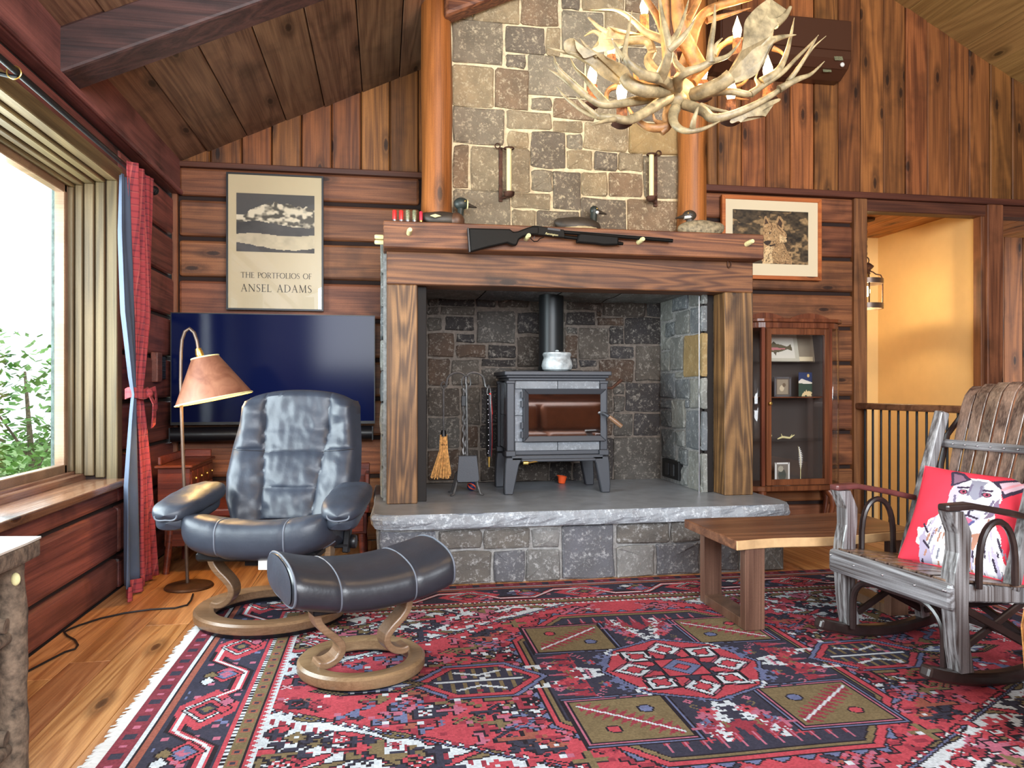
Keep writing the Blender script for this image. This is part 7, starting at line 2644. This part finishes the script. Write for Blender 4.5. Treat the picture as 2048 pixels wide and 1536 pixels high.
def horn(m, pts, r0, r1, n=9):
    P = spline([cz(*p) for p in pts])
    L = len(P)
    rad = []
    r0 *= 1.12
    for i in range(L):
        t = i / (L - 1)
        r = r0 + (r1 - r0) * t ** .9
        if r1 < .004 and t > .85:
            r *= 1 - .6 * (t - .85) / .15
        rad.append(max(r, .0012) * (1 + .10 * mnoise.noise(P[i] * 16)))
    m.tube(P, rad, n)


def palm(m, poly, d0, slope, th=.013):
    """broad scooped antler blade: outline in close-up coordinates, depth d0 + slope*(x,y), thick in the middle"""
    cx = sum(p[0] for p in poly) / len(poly)
    cy = sum(p[1] for p in poly) / len(poly)
    sc_ = 1 / 300.0
    D = lambda x, y: d0 + slope[0] * (x - cx) * sc_ + slope[1] * (y - cy) * sc_ + .05 * (((x - cx) * sc_) ** 2 + ((y - cy) * sc_) ** 2)
    # densify the outline a little so that it stays curved
    ol = []
    n = len(poly)
    for i in range(n):
        for k in range(3):
            t = k / 3
            p0, p1, p2, p3 = [Vector((*poly[(i + d) % n], 0)) for d in (-1, 0, 1, 2)]
            q = .5 * ((2 * p1) + (-p0 + p2) * t + (2 * p0 - 5 * p1 + 4 * p2 - p3) * t * t + (-p0 + 3 * p1 - 3 * p2 + p3) * t ** 3)
            ol.append((q.x, q.y))
    bm = bmesh.new()
    front = [bm.verts.new(cz(x, y, D(x, y) - th / 2)) for x, y in ol]
    back = [bm.verts.new(cz(x, y, D(x, y) + th / 2)) for x, y in ol]
    N = len(ol)
    try:
        f1 = bm.faces.new(front)
        f2 = bm.faces.new(back[::-1])
    except ValueError:
        bm.free()
        return
    for i in range(N):
        bm.faces.new((front[i], back[i], back[(i + 1) % N], front[(i + 1) % N]))
    bmesh.ops.triangulate(bm, faces=[f1, f2], quad_method='BEAUTY', ngon_method='EAR_CLIP')
    bm.verts.index_update()
    m.add([v.co.copy() for v in bm.verts], [tuple(v.index for v in f.verts) for f in bm.faces], False)
    bm.free()


def antler(beams, palms=(), mat=None, label=None):
    m = MB()
    for pts, r0, r1 in beams:
        horn(m, pts, r0, r1)
    for pl__ in palms:
        palm(m, *pl__)
    return obj('antler', m, mat or M_ANTLER, cl_, world=True, label=label, bevel=0)


T = .0022
antler([([(850, 640, -.16), (740, 715, -.22), (600, 790, -.28), (480, 778, -.30), (330, 755, -.28), (190, 665, -.25), (108, 572, -.22)], .020, T),
        ([(520, 782, -.29), (430, 800, -.33), (340, 826, -.36)], .011, T), ([(380, 768, -.29), (300, 700, -.30), (240, 640, -.28)], .009, T)])
antler([([(845, 628, -.12), (700, 655, -.18), (540, 682, -.24), (400, 690, -.26), (260, 602, -.25), (130, 505, -.22), (42, 448, -.2)], .019, T),
        ([(300, 632, -.25), (175, 515, -.27), (112, 440, -.28), (92, 372, -.27)], .012, T), ([(440, 692, -.25), (372, 612, -.22), (300, 520, -.16), (232, 452, -.12), (200, 382, -.1)], .013, T)], mat=M_ANTLER)
antler([([(870, 585, -.16), (800, 598, -.22), (690, 598, -.27), (600, 560, -.27), (560, 510, -.26)], .021, .022), ([(380, 372, -.26), (315, 320, -.26), (262, 252, -.26)], .009, T), ([(300, 372, -.25), (170, 345, -.24), (46, 314, -.24)], .009, T)],
       [([(170, 345), (160, 275), (222, 252), (240, 320), (275, 365), (300, 385), (400, 352), (450, 388), (540, 420), (590, 470), (610, 570), (560, 575), (480, 545), (400, 500), (320, 420), (250, 372)], -.26, (.0, .05))])
antler([([(870, 540, .10), (760, 470, .16), (715, 400, .2), (740, 340, .22), (700, 270, .24), (560, 270, .25)], .018, .016), ([(810, 260, .2), (700, 215, .22), (620, 140, .24), (555, 90, .25), (470, 62, .26), (335, 66, .27)], .016, T), ([(720, 345, .2), (770, 335, .18)], .009, .004), ([(440, 215, .24), (385, 180, .24), (318, 115, .25)], .012, .004), ([(400, 230, .24), (350, 206, .25), (290, 240, .26)], .010, T)],
       [([(385, 300), (330, 330), (320, 350), (390, 345), (480, 330), (560, 290), (690, 262), (830, 268), (800, 240), (700, 225), (590, 225), (500, 205), (455, 175), (430, 210), (400, 215), (385, 260)], .24, (.02, .0))], mat=M_ANTLER)
antler([([(880, 575, -.2), (800, 525, -.28), (700, 500, -.32), (610, 440, -.34), (560, 370, -.34), (572, 270, -.33), (590, 170, -.32), (608, 72, -.31)], .019, T),
        ([(560, 385, -.34), (520, 340, -.33), (470, 255, -.32)], .010, T), ([(790, 522, -.28), (830, 430, -.33), (855, 320, -.36), (830, 200, -.36), (808, 100, -.35), (788, -20, -.34)], .019, .004), ([(852, 330, -.36), (930, 260, -.38), (985, 190, -.38), (1024, 128, -.38)], .014, T), ([(862, 290, -.36), (930, 170, -.33), (985, -10, -.3)], .011, T)])
antler([([(905, 580, -.2), (915, 520, -.27), (960, 480, -.32), (1060, 445, -.34), (1140, 405, -.35), (1230, 375, -.33), (1290, 320, -.32), (1335, 250, -.3)], .019, T),
        ([(1125, 412, -.35), (1128, 300, -.36), (1150, 150, -.35), (1156, 28, -.34)], .014, T), ([(960, 485, -.32), (900, 420, -.3), (880, 355, -.28)], .013, .006), ([(1150, 370, -.34), (1160, 300, -.33), (1205, 250, -.32)], .008, T)])
antler([([(1020, 625, -.18), (1100, 595, -.24), (1190, 555, -.28), (1260, 500, -.3)], .022, .024), ([(1520, 270, -.26), (1600, 245, -.24), (1692, 230, -.23)], .014, T), ([(1550, 160, -.26), (1615, 110, -.25), (1655, 48, -.24)], .015, .006)],
       [([(1190, 570), (1250, 470), (1300, 400), (1345, 300), (1345, 200), (1360, 130), (1430, 50), (1515, -10), (1520, 20), (1500, 90), (1520, 120), (1570, 118), (1610, 90), (1640, 70), (1600, 140), (1530, 200), (1525, 250), (1560, 255), (1520, 320), (1500, 380), (1470, 420), (1440, 480), (1380, 520), (1290, 550)], -.30, (.04, .0))])
antler([([(1010, 640, -.12), (1120, 612, -.18), (1260, 605, -.22), (1390, 622, -.24), (1440, 570, -.24), (1425, 520, -.23), (1440, 480, -.22)], .017, T), ([(1460, 545, -.24), (1560, 480, -.24), (1620, 380, -.22), (1655, 250, -.2), (1680, 118, -.18)], .016, T), ([(1390, 622, -.24), (1480, 560, -.24), (1600, 480, -.24), (1700, 380, -.22), (1780, 300, -.2), (1840, 232, -.18)], .012, T)], mat=M_ANTLER)
antler([([(960, 690, -.16), (1080, 735, -.22), (1150, 782, -.26), (1300, 745, -.28), (1480, 660, -.28), (1620, 560, -.27), (1720, 430, -.25), (1800, 320, -.22), (1890, 238, -.2)], .018, T), ([(1580, 590, -.28), (1700, 525, -.28), (1790, 490, -.26), (1880, 405, -.25)], .013, T), ([(1640, 540, -.27), (1740, 400, -.28), (1835, 236, -.28)], .010, T), ([(1060, 700, -.2), (1160, 725, -.24), (1265, 742, -.27)], .010, T)],
       [([(1255, 800), (1270, 815), (1310, 800), (1330, 808), (1370, 775), (1470, 765), (1490, 770), (1470, 730), (1580, 670), (1575, 650), (1480, 680), (1360, 730), (1290, 760)], -.27, (.02, .02))])
antler([([(900, 700, -.12), (880, 760, -.2), (890, 820, -.24), (950, 862, -.27), (1040, 862, -.28), (1130, 830, -.28), (1200, 795, -.27)], .019, T), ([(1005, 860, -.27), (1015, 800, -.3), (1035, 735, -.31), (1048, 705, -.31)], .011, T)])
antler([([(870, 660, -.1), (840, 760, -.16), (845, 830, -.2), (800, 878, -.2)], .019, .012), ([(830, 840, -.2), (730, 845, -.2), (650, 800, -.18), (600, 740, -.16), (575, 690, -.14)], .016, T), ([(800, 815, -.2), (760, 795, -.22), (745, 740, -.22)], .009, T)], mat=M_ANTLER2)
antler([([(900, 560, .08), (975, 380, .12), (1010, 230, .14), (1060, 120, .15), (1150, 50, .16), (1290, 10, .16), (1400, -20, .17)], .026, .012), ([(1100, 135, .15), (1200, 110, .15), (1300, 80, .14), (1394, 52, .13)], .013, T)], mat=M_ANTLER2)
antler([([(880, 560, .02), (860, 420, .03), (840, 200, .03), (825, -40, .03), (840, -240, .02)], .030, .02), ([(850, 300, .03), (780, 120, .08), (690, -20, .1)], .018, .01)], mat=M_ANTLER2)
antler([([(1060, 470, .0), (990, 330, .0), (930, 200, -.02), (905, 0, -.02), (900, -240, 0)], .030, .02), ([(940, 210, -.02), (1000, 90, .06), (1080, -60, .08)], .018, .01)], mat=M_ANTLER2)
antler([([(1000, 560, .12), (1130, 400, .22), (1190, 310, .26), (1280, 270, .28), (1420, 250, .28), (1540, 225, .27)], .018, .004), ([(1540, 320, .2), (1600, 350, .18), (1620, 400, .16)], .010, T), ([(1300, 262, .28), (1250, 260, .28), (1170, 320, .26)], .014, .004)], mat=M_ANTLER2)
antler([([(880, 640, .1), (700, 560, .2), (560, 560, .28), (450, 600, .32), (440, 700, .33)], .018, .008), ([(640, 555, .24), (620, 460, .26), (560, 400, .28)], .012, T)], mat=M_ANTLER2)
antler([([(900, 640, .1), (1050, 580, .22), (1200, 590, .3), (1330, 560, .33), (1400, 480, .34)], .018, .004), ([(1180, 590, .28), (1250, 640, .3), (1380, 660, .32)], .012, T)], mat=M_ANTLER2)
obj('hub', MB().ell(cz(890, 620, -.02), (.075, .075, .055), 18, 12).ell(cz(900, 660, -.14), (.04, .035, .03), 12, 9), M_ANTLER, cl_, world=True)
top_z = ZC_L(hub.x) - .01
obj('hanging_rod', MB().tube([hub + Vector((0, 0, .05)), (hub.x, CHY, top_z)], .012, 10), M_RUST, cl_, world=True)
obj('ceiling_plate', MB().lathe([(.0, top_z - .03), (.08, top_z - .03), (.085, top_z), (.0, top_z)], 20, Matrix.Translation((hub.x, CHY, 0))), M_RUST, cl_, world=True)
for n_, (x, y, d) in enumerate(((345, 505, .10), (470, 310, .26), (540, 610, -.20), (690, 48, .30), (905, 190, .20), (1303, 205, .22), (1505, 465, -.05), (1262, 600, -.18), (1080, 480, .30))):
    p = cz(x, y, d)
    bx_ = obj('candle_bulb', MB().lathe([(.0, .062), (.003, .052), (.009, .034), (.0175, .010), (.018, .0), (.014, -.022), (.010, -.034), (.0, -.034)], 14, Matrix.Translation(p)), M_BULB, cl_, world=True)
    sl = MB()
    P = []
    for z_ in np.linspace(-.034, -.115, 8):
        P.append([p + Vector(((.0185 + .005 * mnoise.noise(Vector((a * 3, z_ * 90, n_)))) * math.cos(a), (.0185 + .005 * mnoise.noise(Vector((a * 3, z_ * 90, n_ + 9)))) * math.sin(a), z_)) for a in np.linspace(0, 2 * PI, 13)[:-1]])
    sl.grid(P, False, True)
    sl.add(P[0], [tuple(range(12))]).add(P[-1], [tuple(range(12))])
    obj('candle_sleeve', sl, M_PINE, cl_, world=True)
    obj('drip_cup', MB().lathe([(.0, -.118), (.02, -.118), (.036, -.108), (.034, -.104), (.0, -.112)], 16, Matrix.Translation(p)), M_RUST, cl_, world=True)
    light('candle_light', 'POINT', p + Vector((0, -.0, .075)), 4.2, (1.0, .66, .32), shadow_soft_size=.02)
